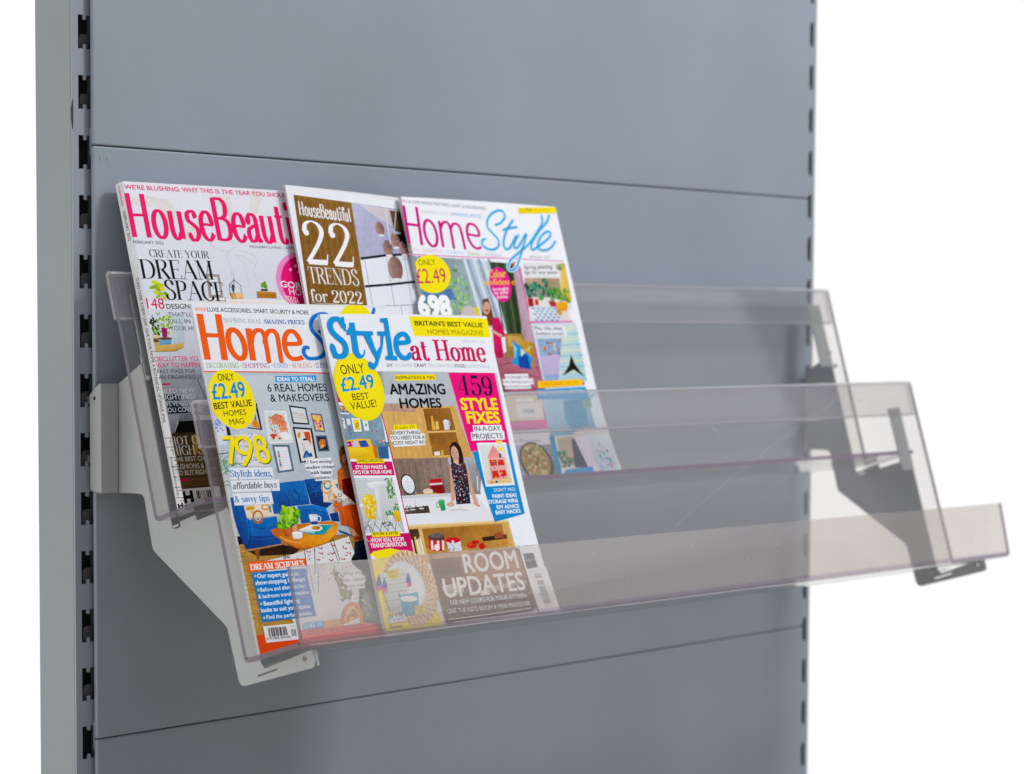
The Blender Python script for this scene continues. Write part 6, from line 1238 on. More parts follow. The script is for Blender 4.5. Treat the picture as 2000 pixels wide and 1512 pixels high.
  ('S',12,'#e3a050',[39.3,118.8,39,118.2,38.4,117.6,37.6,117.2,36.6,117,35.5,116.9,34.4,116.9,33.4,117.1,32.6,117.5,32,118,31.7,118.6,31.7,119.2,32,119.8,32.6,120.3,33.4,120.7,34.4,121,35.5,121.1,36.6,121,37.6,120.8,38.4,120.4,39,119.9,39.3,119.4],1.48,0,1),
  ('P',12,'#e5a045',[15.1,120.1,23.7,120.4,23.5,117.6,15.3,117.3]),
  ('P',13,'#3f98a0',[39,120,41,119.5,41.1,113.7,39.2,114.7]),
  ('P',13,'#e8b878',[18.5,116.7,22.7,116.8,20.8,113.3]),
  ('P',2,['#f0d8b0','#f0d8b0','#f0d098','#e8bc78'],[8.1,131.9,22.2,131.5,24,130.2,8.3,130.6]),
  ('P',12,['#eee2d0','#eee2d0','#e8dcc8','#dccab0','#dccab0','#e6d8c4'],[103.1,136.2,112.5,137.9,121.6,137.9,119,121.9,110,119.9,100.2,119.4]),
  ('S',13,'#3f9aa4',[112.4,133.7,112,132.7,111.3,131.8,110.4,131.1,109.3,130.6,108.2,130.4,107.2,130.4,106.2,130.8,105.4,131.3,104.9,132.1,104.7,133.1,104.8,134,105.3,135,105.9,135.9,106.9,136.6,107.9,137.1,109,137.4,110.1,137.3,111.1,137,111.8,136.4,112.3,135.6,112.5,134.7],1.69,0,1),
  ('S',14,'#e3a050',[112.8,131.5,112.1,130.1,111.1,128.9,109.7,127.9,108.1,127.2,106.5,126.8,104.8,126.9,103.3,127.4,102.2,128.3,101.4,129.4,101,130.7,101.2,132.1,101.8,133.5,102.8,134.8,104.2,135.8,105.8,136.5,107.5,136.8,109.1,136.7,110.6,136.3,111.8,135.4,112.6,134.3,112.9,133],1.35,0,1),
  ('P',13,'#d8783c',[112.6,125.6,118.1,127,116.2,122.1,112.5,121]),
  ('P',13,'#3f9aa4',[117.1,133.9,120.7,134.5,119.9,129.5]),
  ('S',15,'#e8b070',[113.6,123,113.3,122.2,112.7,121.5,111.9,121,111,120.6,110,120.4,109.1,120.4,108.2,120.7,107.5,121.2,107.1,121.8,106.9,122.6,107,123.4,107.3,124.2,107.9,124.9,108.7,125.5,109.6,125.9,110.6,126,111.5,126,112.4,125.7,113.1,125.2,113.5,124.6,113.7,123.8],1.18,0,1),
  ('P',14,['#d8671c','#d8671c','#e27a28','#e27a28','#c4560f','#c4560f','#d06418'],[123.4,145.5,129.1,148.6,134.3,146.7,137.9,134.6,132,129.7,121.4,128.6,120.9,135.4]),
  ('P',15,['#7c2412','#7c2412','#6a1c0e','#521208','#521208','#6f200f'],[126.1,137.7,136.8,138.9,139.4,129.4,138.6,115.7,126.3,117.3,124.3,126.7]),
  ('P',15,'#8f5c34',[129.3,161.4,132.8,166.4,138.6,166.7,140.5,156.7,139,149.1,129.8,146.9,128.2,153.8]),
  ('P',16,'#6b3f24',[133.4,164.7,138.3,165.8,139,153.4,133.4,151.9]),
  ('P',17,'#c98f6c',[135.9,155.2,135.6,154.3,135.2,153.4,134.7,152.6,134.1,151.9,133.5,151.4,132.9,151.1,132.3,151.1,131.8,151.2,131.3,151.5,131,152.1,130.8,152.7,130.7,153.6,130.7,154.5,130.9,155.4,131.2,156.3,131.7,157.2,132.2,158,132.8,158.7,133.4,159.2,134,159.4,134.6,159.5,135.1,159.4,135.5,159.1,135.9,158.5,136.1,157.9,136.2,157,136.1,156.1]),
  ('P',16,'#b97c58',[129.9,149.5,137.3,149.1,137.9,138.8,128.6,138.4]),
  ('P',16,'#e9ded4',[110.9,131.6,116.5,131.4,133.6,118.6,137.2,115,126.3,117.3,114.7,124.7]),
  ('S',17,'#3f8a94',[122.5,124.3,122.3,123.9,122,123.7,121.5,123.4,120.9,123.3,120.3,123.2,119.6,123.2,119,123.4,118.6,123.6,118.2,123.9,118,124.2,118,124.5,118.2,124.8,118.5,125.1,119,125.3,119.6,125.5,120.3,125.6,120.9,125.5,121.5,125.4,122,125.2,122.3,124.9,122.5,124.6],0.76,0,1),
  ('S',17,'#c86a4a',[129.1,119.7,128.9,119.4,128.6,119.1,128.1,119,127.6,118.8,127,118.8,126.5,118.8,125.9,118.9,125.5,119.1,125.2,119.3,125,119.6,125,119.9,125.1,120.2,125.5,120.4,125.9,120.6,126.4,120.7,127,120.8,127.6,120.8,128.1,120.7,128.6,120.5,128.9,120.2,129,120],0.76,0,1),
  ('N',18,['#e07020','#c85a14','#f08a38'],[111.6,119.8,122.5,120,117.8,111,109.7,110.6],2.03,60,5,1),
  ('P',20,['#d8621a','#d8621a','#c85510','#c85510','#b84c0c','#b84c0c','#d05e18'],[116.2,113.6,125.9,115.6,137.9,115.4,137.6,91.1,133.1,86.3,123.2,97.1,114.5,98.9]),
  ('S',21,'#a8440a',[127.5,113,129.7,104.3,131.3,93.2],0.76,1,0),
  ('S',21,'#e8843c',[120.7,113.3,120.7,104.9,120.2,99],0.68,1,0),
  ('P',22,'#cd9474',[122.7,97.6,128.1,94.3,134.2,87.1,129.9,84,124.7,90.2]),
  ('P',23,'#b3461a',[126.5,88.4,134.4,87.9,135,85.8,127.2,84.6]),
  ('P',24,['#1f2f40','#1f2f40','#1a2836','#1a2836','#0f1822','#0f1822','#162432'],[126.2,83.8,138.1,84.3,141.2,66.2,136,51.4,119.1,65.3,118.5,69.6,123.8,74.3]),
  ('P',11,['#c6671f','#c6671f','#e6933a','#e38a2c','#d97c20','#e99536','#f0a548','#f0a548','#d9801f','#cf7018','#e08a2a','#c9701c'],[36.3,99.9,51,102,73,102.6,94.2,103.1,106.4,102.5,111.7,100.2,108.4,93,96.3,85.8,78.7,82.3,61.2,82.7,47.8,89.5,38.5,95]),
  ('S',12,'#b85c14',[37.3,96.7,47.8,89.5,61.2,82.7,78.7,82.3,96.3,85.8,108.4,93],0.5,1,0),
  ('S',13,'#f4bc74',[44.6,93.8,54.2,89.1,66.6,86.6],0.66,1,0),
  ('S',12,'#f2b060',[85.7,87.8,96.7,91.2,104.8,96.6],0.59,1,0),
  ('P',12,['#eceef2','#eceef2','#dfe6ea','#46acb6','#46acb6','#2f9aa6'],[66.3,97.8,82.7,101.7,105.7,99.7,93.6,92.4,79.3,93,69,95.5]),
  ('P',13,'#35a2ae',[88,100.6,105.4,99.6,93.7,92.7,82.2,93.3]),
  ('S',14,'#7c8a90',[66.4,97.3,79.3,92.9,93.6,92.4,105.3,99.2],0.33,0,0),
  ('P',12,['#f4f5f8','#e4e6ec','#c8ccd6','#e2e5ea'],[80.7,109.6,90.6,109.5,89.6,103.4,81.5,102.9]),
  ('P',14,'#1f4c98',[81.3,103.9,90,103.9,88.1,101.1,81.7,101.2]),
  ('S',15,'#dfe3ea',[93.3,105.5,93,104.9,92.6,104.3,92.1,103.8,91.5,103.5,90.8,103.3,90.2,103.4,89.6,103.6,89.2,104,88.9,104.5,88.8,105.1,88.9,105.8,89.2,106.4,89.6,107,90.1,107.5,90.8,107.8,91.4,107.9,92,107.9,92.6,107.7,93,107.3,93.3,106.8,93.4,106.2],0.84,0,1),
  ('P',16,'#c9ced8',[90.4,109.1,90.2,109,89.8,108.8,89.2,108.7,88.4,108.6,87.4,108.6,86.4,108.6,85.3,108.7,84.3,108.7,83.3,108.8,82.4,109,81.7,109.2,81.1,109.3,80.8,109.5,80.7,109.7,80.9,109.8,81.3,110,81.9,110.1,82.7,110.1,83.6,110.2,84.7,110.2,85.7,110.1,86.8,110.1,87.8,109.9,88.7,109.8,89.4,109.6,90,109.5,90.3,109.3]),
  ('P',15,'#eef0f2',[93.2,97.5,92.8,96.9,92.1,96.5,91,96.1,89.6,95.7,88,95.5,86.2,95.5,84.4,95.5,82.6,95.7,81,96,79.5,96.4,78.4,96.9,77.5,97.4,77.1,97.9,77,98.5,77.4,99,78.1,99.5,79.2,99.9,80.5,100.2,82.2,100.4,83.9,100.5,85.7,100.5,87.5,100.3,89.2,100,90.6,99.6,91.8,99.1,92.7,98.6,93.1,98]),
  ('P',16,'#d9a050',[91,98,90.7,97.6,90.2,97.2,89.5,96.9,88.6,96.7,87.5,96.5,86.4,96.4,85.2,96.5,84.1,96.6,83,96.8,82.1,97.1,81.3,97.4,80.8,97.8,80.5,98.2,80.5,98.6,80.7,99,81.2,99.4,81.9,99.7,82.8,99.9,83.9,100.1,85,100.1,86.2,100.1,87.3,100,88.4,99.8,89.4,99.5,90.1,99.2,90.6,98.8,90.9,98.4]),
  ('N',17,['#7a4a1c','#e8c078','#b87830'],[81.5,99.3,90.3,98.7,89.2,96.7,82.1,97.2],1.17,16,2,1),
  ('P',12,['#c96a42','#c96a42','#d77a52','#a84c28','#b65a34'],[49.4,101.7,61.8,101.8,58.8,94.4,54.7,93.1,49.9,94.1]),
  ('S',13,'#e0906a',[49.9,100.9,61,100.8],0.5,0,0),
  ('P',15,'#e9a888',[60.2,101.9,65.2,102,64.6,95.8,60.1,95.3]),
  ('P',2,'#4f8f1c',[59.3,104,58.3,103.4,56.9,103.3,55.7,103.7,54.8,104.6,54.5,105.7,54.9,106.7,55.9,107.3,57.2,107.5,58.5,107,59.4,106.1,59.7,105]),
  ('P',16,'#6fb32a',[60,103.3,59.9,104.6,60.8,106,62.3,107.3,64.2,107.9,66,107.9,67,107.1,67.2,105.8,66.3,104.3,64.7,103,62.8,102.4,61.1,102.5]),
  ('P',2,'#8cc83a',[60.4,109.4,59.1,109.1,57.8,109.5,56.8,110.4,56.4,111.7,56.6,113,57.5,113.9,58.7,114.2,60,113.9,61,112.9,61.5,111.6,61.2,110.4]),
  ('P',17,'#b4dc58',[55.8,105.1,56.1,106,57,106.7,58.3,107.2,59.6,107.2,60.6,106.8,61,106,60.7,105.1,59.7,104.3,58.5,103.8,57.2,103.8,56.2,104.3]),
  ('P',15,'#3f7a16',[67.1,113,65.7,112.3,64.1,112.3,62.6,113.1,61.7,114.3,61.5,115.7,62.2,116.9,63.5,117.6,65.2,117.6,66.7,116.9,67.6,115.6,67.8,114.2]),
  ('P',14,'#5fa324',[48.8,100,48.9,101.3,49.9,102.5,51.5,103.4,53.3,103.8,54.8,103.5,55.5,102.6,55.4,101.3,54.4,100.1,52.9,99.2,51.1,98.8,49.6,99.1]),
  ('P',18,'#a0d048',[57.7,106.8,57.1,107.7,57.3,109,58.1,110.4,59.5,111.5,61,111.9,62.2,111.7,62.8,110.7,62.6,109.4,61.7,108,60.4,107,58.9,106.5]),
  ('P',19,'#4f8f1c',[55.6,107.3,54.7,106.5,53.3,106.1,51.9,106.3,50.7,107,50.1,108,50.3,109.1,51.3,109.9,52.6,110.3,54.1,110.1,55.3,109.4,55.8,108.4]),
  ('P',16,'#6fb32a',[70.3,108.4,69,108.1,67.7,108.6,66.8,109.6,66.5,110.9,66.8,112.2,67.7,113.1,69,113.4,70.3,112.9,71.2,111.9,71.5,110.6,71.2,109.3]),
  ('P',19,'#8cc83a',[62.4,109.7,62.5,111,63.5,112.3,65.2,113.4,67.2,113.8,68.8,113.5,69.6,112.6,69.6,111.2,68.5,109.9,66.8,108.8,64.9,108.4,63.3,108.7]),
  ('P',20,'#b4dc58',[50.1,105.7,48.9,105.9,48,106.8,47.7,108.2,48,109.7,48.9,110.8,50.1,111.4,51.3,111.2,52.2,110.3,52.5,108.9,52.2,107.4,51.3,106.3]),
  ('P',19,'#3f7a16',[63.1,103,62.1,101.9,60.5,101.2,58.7,101.3,57.1,101.9,56.2,103,56.3,104.3,57.2,105.4,58.8,106,60.6,106,62.2,105.4,63.1,104.3]),
  ('P',20,'#5fa324',[65.2,102.8,64.3,103.3,64,104.2,64.1,105.5,64.8,106.6,65.8,107.4,66.9,107.6,67.8,107.1,68.2,106.1,68,104.9,67.3,103.8,66.3,103]),
  ('P',21,'#a0d048',[53.3,105.1,51.9,104.4,50.1,104.4,48.5,105.2,47.5,106.6,47.3,108.2,48,109.5,49.5,110.2,51.3,110.2,52.9,109.4,53.9,108,54,106.4]),
  ('P',22,'#4f8f1c',[54.3,103.8,53,103.5,51.7,103.8,50.6,104.8,50.1,106.2,50.4,107.5,51.3,108.5,52.6,108.8,53.9,108.5,55,107.5,55.5,106.1,55.2,104.8]),
  ('P',23,'#6fb32a',[48.2,99.5,47.4,100,47.1,101.1,47.4,102.3,48.1,103.4,49.2,104.2,50.3,104.3,51.1,103.7,51.4,102.7,51.2,101.5,50.4,100.3,49.3,99.6]),
  ('P',20,'#8cc83a',[61.8,107.6,60.9,107.2,59.9,107.4,59,107.9,58.5,108.8,58.5,109.7,59.1,110.5,59.9,110.8,61,110.7,61.8,110.1,62.3,109.3,62.3,108.3]),
  ('P',19,'#b4dc58',[61,112.8,59.9,112.7,58.9,113.2,58.3,114.1,58.1,115.2,58.5,116.3,59.4,117,60.4,117.1,61.4,116.7,62,115.7,62.2,114.6,61.8,113.5]),
  ('P',20,'#3f7a16',[57.8,100.6,57.5,101.3,57.7,102.2,58.3,103.1,59.3,103.8,60.4,104.1,61.2,103.8,61.5,103.1,61.4,102.2,60.7,101.3,59.7,100.6,58.6,100.4]),
  ('P',20,'#5fa324',[65.2,112.6,65.7,113.8,67.1,114.8,68.9,115.3,70.6,115.1,71.8,114.4,72.2,113.3,71.7,112.1,70.3,111.1,68.5,110.6,66.8,110.8,65.6,111.5]),
  ('P',21,'#a0d048',[59.8,104.8,59.6,106.1,60.3,107.6,61.8,109,63.7,109.8,65.5,109.8,66.7,109.1,66.9,107.8,66.2,106.3,64.7,104.9,62.8,104.1,61,104]),
  ('P',24,'#4f8f1c',[42.9,102,42.8,103.1,43.6,104.4,45,105.4,46.6,105.9,48.1,105.7,48.9,105,49,103.9,48.2,102.6,46.8,101.6,45.1,101.1,43.7,101.3]),
  ('P',23,'#6fb32a',[57.6,103.2,56.6,102.5,55.3,102.3,53.9,102.7,52.9,103.6,52.6,104.7,52.9,105.7,53.9,106.4,55.3,106.6,56.6,106.2,57.6,105.4,58,104.3]),
  ('P',25,'#8cc83a',[49.4,101.8,48.8,100.9,47.6,100.3,46.2,100.2,45,100.6,44.2,101.3,44.1,102.3,44.7,103.2,45.9,103.7,47.3,103.9,48.5,103.5,49.3,102.7]),
  ('P',22,'#b4dc58',[62.1,103.7,60.7,103.6,59.5,104.4,58.7,105.8,58.7,107.4,59.4,108.8,60.6,109.6,62,109.7,63.3,108.9,64,107.5,64,105.9,63.4,104.5]),
  ('P',24,'#3f7a16',[56.1,102.1,54.7,102.4,53.6,103.4,53.1,105.1,53.5,106.9,54.5,108.3,56,109,57.4,108.8,58.6,107.7,59,106.1,58.6,104.3,57.6,102.9]),
  ('P',25,'#5fa324',[59.3,104.9,58.4,104.5,57.4,104.4,56.4,104.8,55.7,105.5,55.6,106.4,55.9,107.2,56.7,107.7,57.8,107.8,58.8,107.4,59.5,106.6,59.6,105.7]),
  ('P',25,'#a0d048',[55.9,108.7,55.1,108.9,54.7,109.7,54.7,110.7,55.1,111.7,55.9,112.4,56.8,112.7,57.5,112.4,58,111.7,58,110.7,57.6,109.6,56.8,108.9]),
  ('P',26,'#4f8f1c',[55.6,101,54.8,101.4,54.4,102.2,54.6,103.3,55.2,104.4,56,105.1,57,105.2,57.8,104.8,58.1,104,58,102.9,57.4,101.9,56.5,101.2]),
  ('P',26,'#6fb32a',[59.4,109.8,58,110.2,57.1,111.5,57,113.2,57.7,115,59,116.3,60.5,116.8,61.9,116.4,62.8,115.1,62.9,113.4,62.2,111.6,60.9,110.3]),
  ('P',27,'#8cc83a',[56.4,100.2,55.6,100.3,54.9,100.9,54.7,101.9,54.8,102.9,55.4,103.7,56.3,104.2,57.1,104,57.8,103.4,58,102.5,57.9,101.5,57.3,100.6]),
  ('P',28,'#b4dc58',[55.7,100.5,54.5,101,53.8,102.2,53.8,103.9,54.5,105.5,55.8,106.6,57.2,107,58.5,106.5,59.2,105.3,59.2,103.6,58.4,102,57.2,100.9]),
  ('P',23,'#3f7a16',[64.4,105.1,63.4,104.7,62.2,104.7,61.1,105.3,60.5,106.3,60.4,107.3,61,108.2,62,108.6,63.1,108.6,64.2,108,64.8,107,64.9,106]),
  ('P',29,'#5fa324',[60,103.4,59.4,102.6,58.3,102.2,57.1,102.3,56,102.7,55.5,103.5,55.5,104.3,56.2,105.1,57.2,105.5,58.5,105.4,59.5,105,60.1,104.2]),
  ('P',24,'#a0d048',[66.6,106.9,65.1,107.1,63.9,108.1,63.3,109.7,63.6,111.5,64.5,113,65.9,113.7,67.5,113.6,68.7,112.6,69.3,111,69,109.2,68.1,107.7]),
  ('P',25,'#4f8f1c',[63.5,109.5,63.2,110.6,63.7,112.1,65,113.4,66.7,114.3,68.4,114.5,69.5,113.9,69.9,112.8,69.4,111.3,68.1,110,66.4,109.1,64.7,108.9]),
  ('P',29,'#6fb32a',[51.9,107.1,52,108,52.8,108.9,54,109.5,55.3,109.7,56.4,109.4,56.9,108.7,56.7,107.8,56,106.9,54.8,106.3,53.4,106.1,52.4,106.4]),
  ('P',26,'#8cc83a',[66.8,110.5,66.2,111.3,66.3,112.4,67,113.6,68.1,114.6,69.4,115,70.4,114.8,71,114.1,70.9,112.9,70.2,111.7,69.1,110.8,67.8,110.3]),
  ('P',27,'#b4dc58',[61.1,111.5,60,112,59.4,113.3,59.6,115,60.5,116.5,61.8,117.6,63.3,117.9,64.4,117.3,65,116,64.8,114.4,63.9,112.8,62.6,111.7]),
  ('P',3,'#3f7a16',[50.7,114,51,114.9,52,115.7,53.3,116.2,54.6,116.2,55.6,115.8,56,115,55.7,114,54.8,113.2,53.5,112.7,52.1,112.7,51.1,113.2]),
  ('P',30,'#5fa324',[56.2,107.9,56.9,109.2,58.4,110.3,60.3,110.8,62.3,110.6,63.6,109.8,64,108.5,63.4,107.2,61.9,106.1,59.9,105.6,58,105.8,56.6,106.6]),
  ('P',31,'#a0d048',[59.9,107.7,58.6,106.7,56.9,106.5,55.1,106.9,53.8,108,53.3,109.3,53.7,110.7,55,111.6,56.7,111.9,58.5,111.4,59.8,110.4,60.3,109]),
  ('P',27,'#4f8f1c',[69.3,107.6,68.4,107.1,67.4,107.1,66.4,107.5,65.7,108.2,65.5,109.1,65.9,109.9,66.7,110.4,67.7,110.4,68.8,110,69.4,109.3,69.6,108.4]),
  ('P',32,'#6fb32a',[49.3,112.7,49.7,113.9,51,115,52.7,115.6,54.5,115.6,55.8,115,56.3,113.9,55.9,112.7,54.6,111.6,52.9,111,51.1,111,49.8,111.6]),
  ('P',32,'#8cc83a',[61.1,107.1,60.2,105.9,58.6,105.1,56.7,105,54.9,105.5,53.9,106.6,53.7,107.9,54.6,109.1,56.3,109.9,58.2,110,59.9,109.5,61,108.5]),
  ('P',33,'#b4dc58',[57.2,107.6,57,108.8,57.7,110.2,59.1,111.5,60.9,112.2,62.5,112.2,63.6,111.5,63.8,110.3,63.1,108.8,61.6,107.6,59.9,106.9,58.2,106.9]),
  ('P',33,'#a4d440',[52.2,118.9,54.5,119.6,59.2,116.8,57.4,111.9,54.1,113.8]),
  ('P',28,'#d8e048',[63.5,116.6,66.1,113.9,64.6,112.4]),
  ('S',34,'#c0d880',[57.9,111.9,57.6,102],0.33,0,0),
  ('S',33,'#c0d880',[52.8,108.9,55.3,101.8],0.33,0,0),
  ('S',35,'#c0d880',[63.3,107.5,58,101.6],0.33,0,0),
  ('P',16,['#f2f2f2','#f2f2f2','#ececec','#cfcfd2','#dedee0'],[58.5,95.5,70.1,95.6,68.7,91.2,65.4,90.3,59,90.8]),
  ('P',17,'#fafafa',[70,95.1,69.8,94.9,69.3,94.7,68.5,94.6,67.6,94.5,66.5,94.5,65.3,94.5,64,94.5,62.7,94.6,61.5,94.8,60.5,95,59.6,95.2,59,95.4,58.6,95.6,58.6,95.9,58.8,96.1,59.2,96.2,60,96.4,60.9,96.5,62,96.5,63.2,96.5,64.5,96.5,65.8,96.4,66.9,96.2,68,96,68.9,95.8,69.5,95.6,69.9,95.4]),
  ('S',18,'#c4c4c8',[58.4,93.7,69.4,93.8],0.25,0,0),
  ('S',13,'#22262c',[46.3,87.8,44.6,74.6],0.57,0,0),
  ('S',14,'#22262c',[48.5,87.1,45.8,74.5],0.57,0,0),
  ('S',13,'#22262c',[68.5,82.1,67.5,68.3,66.7,61.8],0.58,0,0),
  ('S',13,'#22262c',[80.1,81.7,75.3,61.1],0.58,0,0),
  ('S',13,'#22262c',[99,86.7,103.3,69],0.59,0,0),
  ('S',13,'#22262c',[102.4,88.2,105.5,69.7],0.59,0,0),
  ('S',15,'#b8483c',[46.5,77.1,48.6,76,51.1,76.5,49.9,75.1],0.66,1,0),
  ('S',14,'#b8483c',[70.1,80,72.3,78.8,74.8,79.3,73.6,77.9],0.66,1,0),
  ('S',13,'#b8483c',[83.9,81.9,86.1,80.8,88.6,81.3,87.4,79.8],0.67,1,0),
  ('S',14,'#b8483c',[83.4,77.8,85.5,76.6,88.1,77.1,86.8,75.7],0.67,1,0),
  ('S',14,'#b8483c',[96,76.9,98.1,75.7,100.7,76.2,99.4,74.8],0.67,1,0),
  ('S',14,'#b8483c',[98.8,83.4,101,82.2,103.6,82.7,102.3,81.3],0.67,1,0),
  ('S',10,'#b8483c',[111.5,80,113.6,78.8,116.3,79.3,115,77.9],0.67,1,0),
  ('S',10,'#b8483c',[116,84.3,118.2,83.2,120.9,83.7,119.6,82.2],0.68,1,0),
  ('S',11,'#b8483c',[114.8,75.6,117,74.4,119.6,74.9,118.3,73.5],0.67,1,0),
  ('S',14,'#b8483c',[78.7,72.7,80.8,71.6,83.4,72.1,82.1,70.7],0.66,1,0),
  ('S',10,'#b8483c',[93.3,71.3,95.5,70.1,98.1,70.6,96.8,69.2],0.67,1,0),
  ('S',14,'#b8483c',[106.8,71.1,109,69.9,111.6,70.4,110.3,69],0.67,1,0),
  ('S',16,'#b8483c',[47.6,72.9,49.7,71.8,52.2,72.3,51,70.9],0.66,1,0),
  ('S',10,'#333a44',[69.8,67.2,69.8,44.2],0.49,0,0),
  ('S',10,'#333a44',[79.8,67.3,74.6,43.8],0.5,0,0),
  ('P',6,['#d9a860','#d9a860','#e2b878','#e2b878','#dcae68'],[47.9,15,73.5,20.8,141.6,21.3,144.3,5.8,54.3,6.3]),
  ('N',10,['#6a7a3c','#8a9a54','#b0a46a','#55682f'],[96.7,61.9,105.6,57,111.5,37.3,98.7,35.9],2.84,70,6,2.5),
  ('P',25,['#5a6a58','#48564a','#2c362e','#3c483e'],[125.2,58,143.1,60,145.2,9.1,112.9,17.2]),
  ('P',26,['#8f9c94','#8f9c94','#6f7c74','#5d6a62'],[123.1,38,137.1,38.5,135.5,15.9,115.3,17.8]),
  ('P',26,'#1f2622',[141.5,62.7,150.8,62.9,147,7.3,138.2,8.9]),
  ('N',27,['#9aa88c','#c0c4b4','#6a7860'],[120,43.3,138.3,42.6,136.2,18.4,116,20.2],2.52,30,3,2),
  ('P',29,'#e8e4e0',[111.3,40.7,112.3,33.9,116.9,31.8,114.4,27,107.3,34.3]),
  ('S',30,'#e08a2c',[94.5,18,96.7,23.4,100.3,28,104.6,31.1,109,32.1,112.8,31,115.5,27.9,116.5,23.2,115.9,17.7],2.84,1,0),
  ('S',31,'#f0c070',[97.3,17.8,99,21.8,101.6,25.2,104.7,27.5,108,28.4,110.8,27.6,112.7,25.4,113.5,22,113,18],2.13,1,0),
  ('S',32,'#e6982f',[100.2,17.5,101.2,20.1,102.9,22.4,104.9,24,106.9,24.6,108.7,24.3,109.9,22.9,110.4,20.8,110.1,18.3],2.13,1,0),
  ('S',33,'#f4d09a',[103,17.2,103.5,18.4,104.2,19.6,105.1,20.4,105.9,20.9,106.7,20.9,107.2,20.5,107.4,19.6,107.2,18.5],1.42,1,0),
  ('P',34,'#f0eae4',[94.3,15.6,113,19.7,113.5,15.4,95.2,14.7]),
  ('P',27,['#f0a060','#f0a060','#e89858','#e89858'],[49.2,11.7,139.1,12.2,138.8,11.2,49.1,10.5]),
  'cover_lines',
  ('P',17,'#ef6832',[6.4,75.2,67.3,73.8,67,67.8,4.7,67.1]),
  ('T',18,'#fdf4ee',[7,68.6,64.8,67.6],4.73,'DREAM SCHEMES','s',1.35,0),
  ('P',18,['#1780c6','#1478be','#1070b4','#147ac0'],[7.7,66.4,65.8,65.7,66.9,25.7,8.6,25.9]),
  ('T',19,'#f4f8fb',[12.8,61.7,56.7,60.3],3.42,'Our expert guide to','g',0.02,0),
  ('T',20,'#f4f8fb',[9.3,56.3,62.6,55.3],3.42,'show-stopping hallways','g',0.02,0),
  ('T',19,'#f4f8fb',[13.3,50.3,61.6,49.9],3.25,'Before and after: kitchen','g',0.01,0),
  ('T',19,'#f4f8fb',[9.6,45,64.5,44.3],3.25,'& bedroom transformations','g',0.01,0),
  ('T',19,'#f4f8fb',[13.8,39,52.5,38.4],3.41,'Beautiful lighting','g',0.02,0),
  ('T',20,'#f4f8fb',[9.7,33.8,61.9,32.7],3.41,'looks to suit your space','g',0.02,0),
  ('T',19,'#f4f8fb',[14,27.8,63,26.9],3.25,'Find the perfect palette','g',0.01,0),
  ('S',20,'#e9f08a',[9.4,63.7,12.1,63.5],0.4,0,0),
  ('S',21,'#e9f08a',[10.4,64.7,11.2,62.5],0.4,0,0),
  ('S',22,'#e9f08a',[11.7,64.6,9.8,62.6],0.4,0,0),
  ('S',20,'#e9f08a',[9.8,52.1,12.5,51.9],0.4,0,0),
  ('S',21,'#e9f08a',[10.8,53.1,11.6,50.8],0.4,0,0),
  ('S',22,'#e9f08a',[12.1,53,10.2,50.9],0.4,0,0),
  ('S',20,'#e9f08a',[9.9,40.8,12.6,40.6],0.4,0,0),
  ('S',21,'#e9f08a',[10.8,41.9,11.6,39.6],0.4,0,0),
  ('S',22,'#e9f08a',[12.2,41.7,10.3,39.7],0.4,0,0),
  ('S',20,'#e9f08a',[10,29.4,12.7,29.2],0.4,0,0),
  ('S',21,'#e9f08a',[11,30.4,11.8,28.1],0.4,0,0),
  ('S',22,'#e9f08a',[12.3,30.3,10.4,28.3],0.4,0,0),
  ('P',35,['#ee5c2c','#ee5f2e','#ee5f2e','#ec5a2a'],[0,0,0,16.1,139.5,13.7,141.6,0]),
  ('T',36,'#8d3a26',[52.8,10.7,136.4,10.8],3.64,'ANNIE SLOANE  DAVID CERI CLARK','g',0.01,0),
  ('P',36,'#4f94d8',[50.9,20.8,73.6,21.1,72.8,15.8,50.9,15.6]),
  ('T',37,'#eaf2fa',[51.1,16.5,71.6,16.9],3.43,'MAKE IT!','s',1.3,0),
  ('P',26,'#eceae8',[106.2,59.5,127.1,59.5,127.1,54.5,106.2,54.5]),
  ('P',27,'#eceae8',[103.6,54.8,130.8,54.8,130.8,49,103.6,49]),
  ('P',29,'#eceae8',[106.7,49.4,127.7,49.4,127.7,44,106.7,44]),
  ('T',28,'#5a5e62',[106.8,56.5,126.7,56.1],3.02,'Shop our','g',0,0),
  ('T',29,'#5a5e62',[103.7,51.1,129.8,50.6],3.02,'new season','g',0,0),
  ('T',30,'#5a5e62',[106.5,45.6,127,45.4],3.02,'style edit','g',0,0),
  'barcode_panel',
  ('P',36,'#f6f5f6',[8.2,22.4,46.4,21.7,44.4,8.4,8.5,9.1]),
  ('P',37,'#26262a',[12.7,21,13.1,20.9,13.1,13.3,12.7,13.4]),
  ('P',38,'#26262a',[13.6,20.9,14.4,20.9,14.3,13.3,13.5,13.4]),
  ('P',39,'#26262a',[14.8,20.9,15.1,20.9,15.1,13.3,14.8,13.4]),
  ('P',40,'#26262a',[15.8,20.9,16.8,20.8,16.7,13.3,15.8,13.3]),
  ('P',41,'#26262a',[17.1,20.8,17.5,20.8,17.5,13.3,17.1,13.3]),
  ('P',42,'#26262a',[17.9,20.8,19.1,20.7,19.1,13.2,17.9,13.3]),
  ('P',43,'#26262a',[19.5,20.7,19.8,20.7,19.8,13.3,19.5,13.3]),
  ('P',44,'#26262a',[20.6,20.7,21.4,20.6,21.4,13.2,20.6,13.3]),
  ('P',45,'#26262a',[21.8,20.6,22.2,20.6,22.3,13.3,21.8,13.3]),
  ('P',46,'#26262a',[22.6,20.6,23.2,20.5,23.2,13.2,22.6,13.3]),
  ('P',47,'#26262a',[24.1,20.5,24.5,20.5,24.6,13.3,24.2,13.3]),
  ('P',48,'#26262a',[25,20.5,25.9,20.4,26,13.2,25,13.3]),
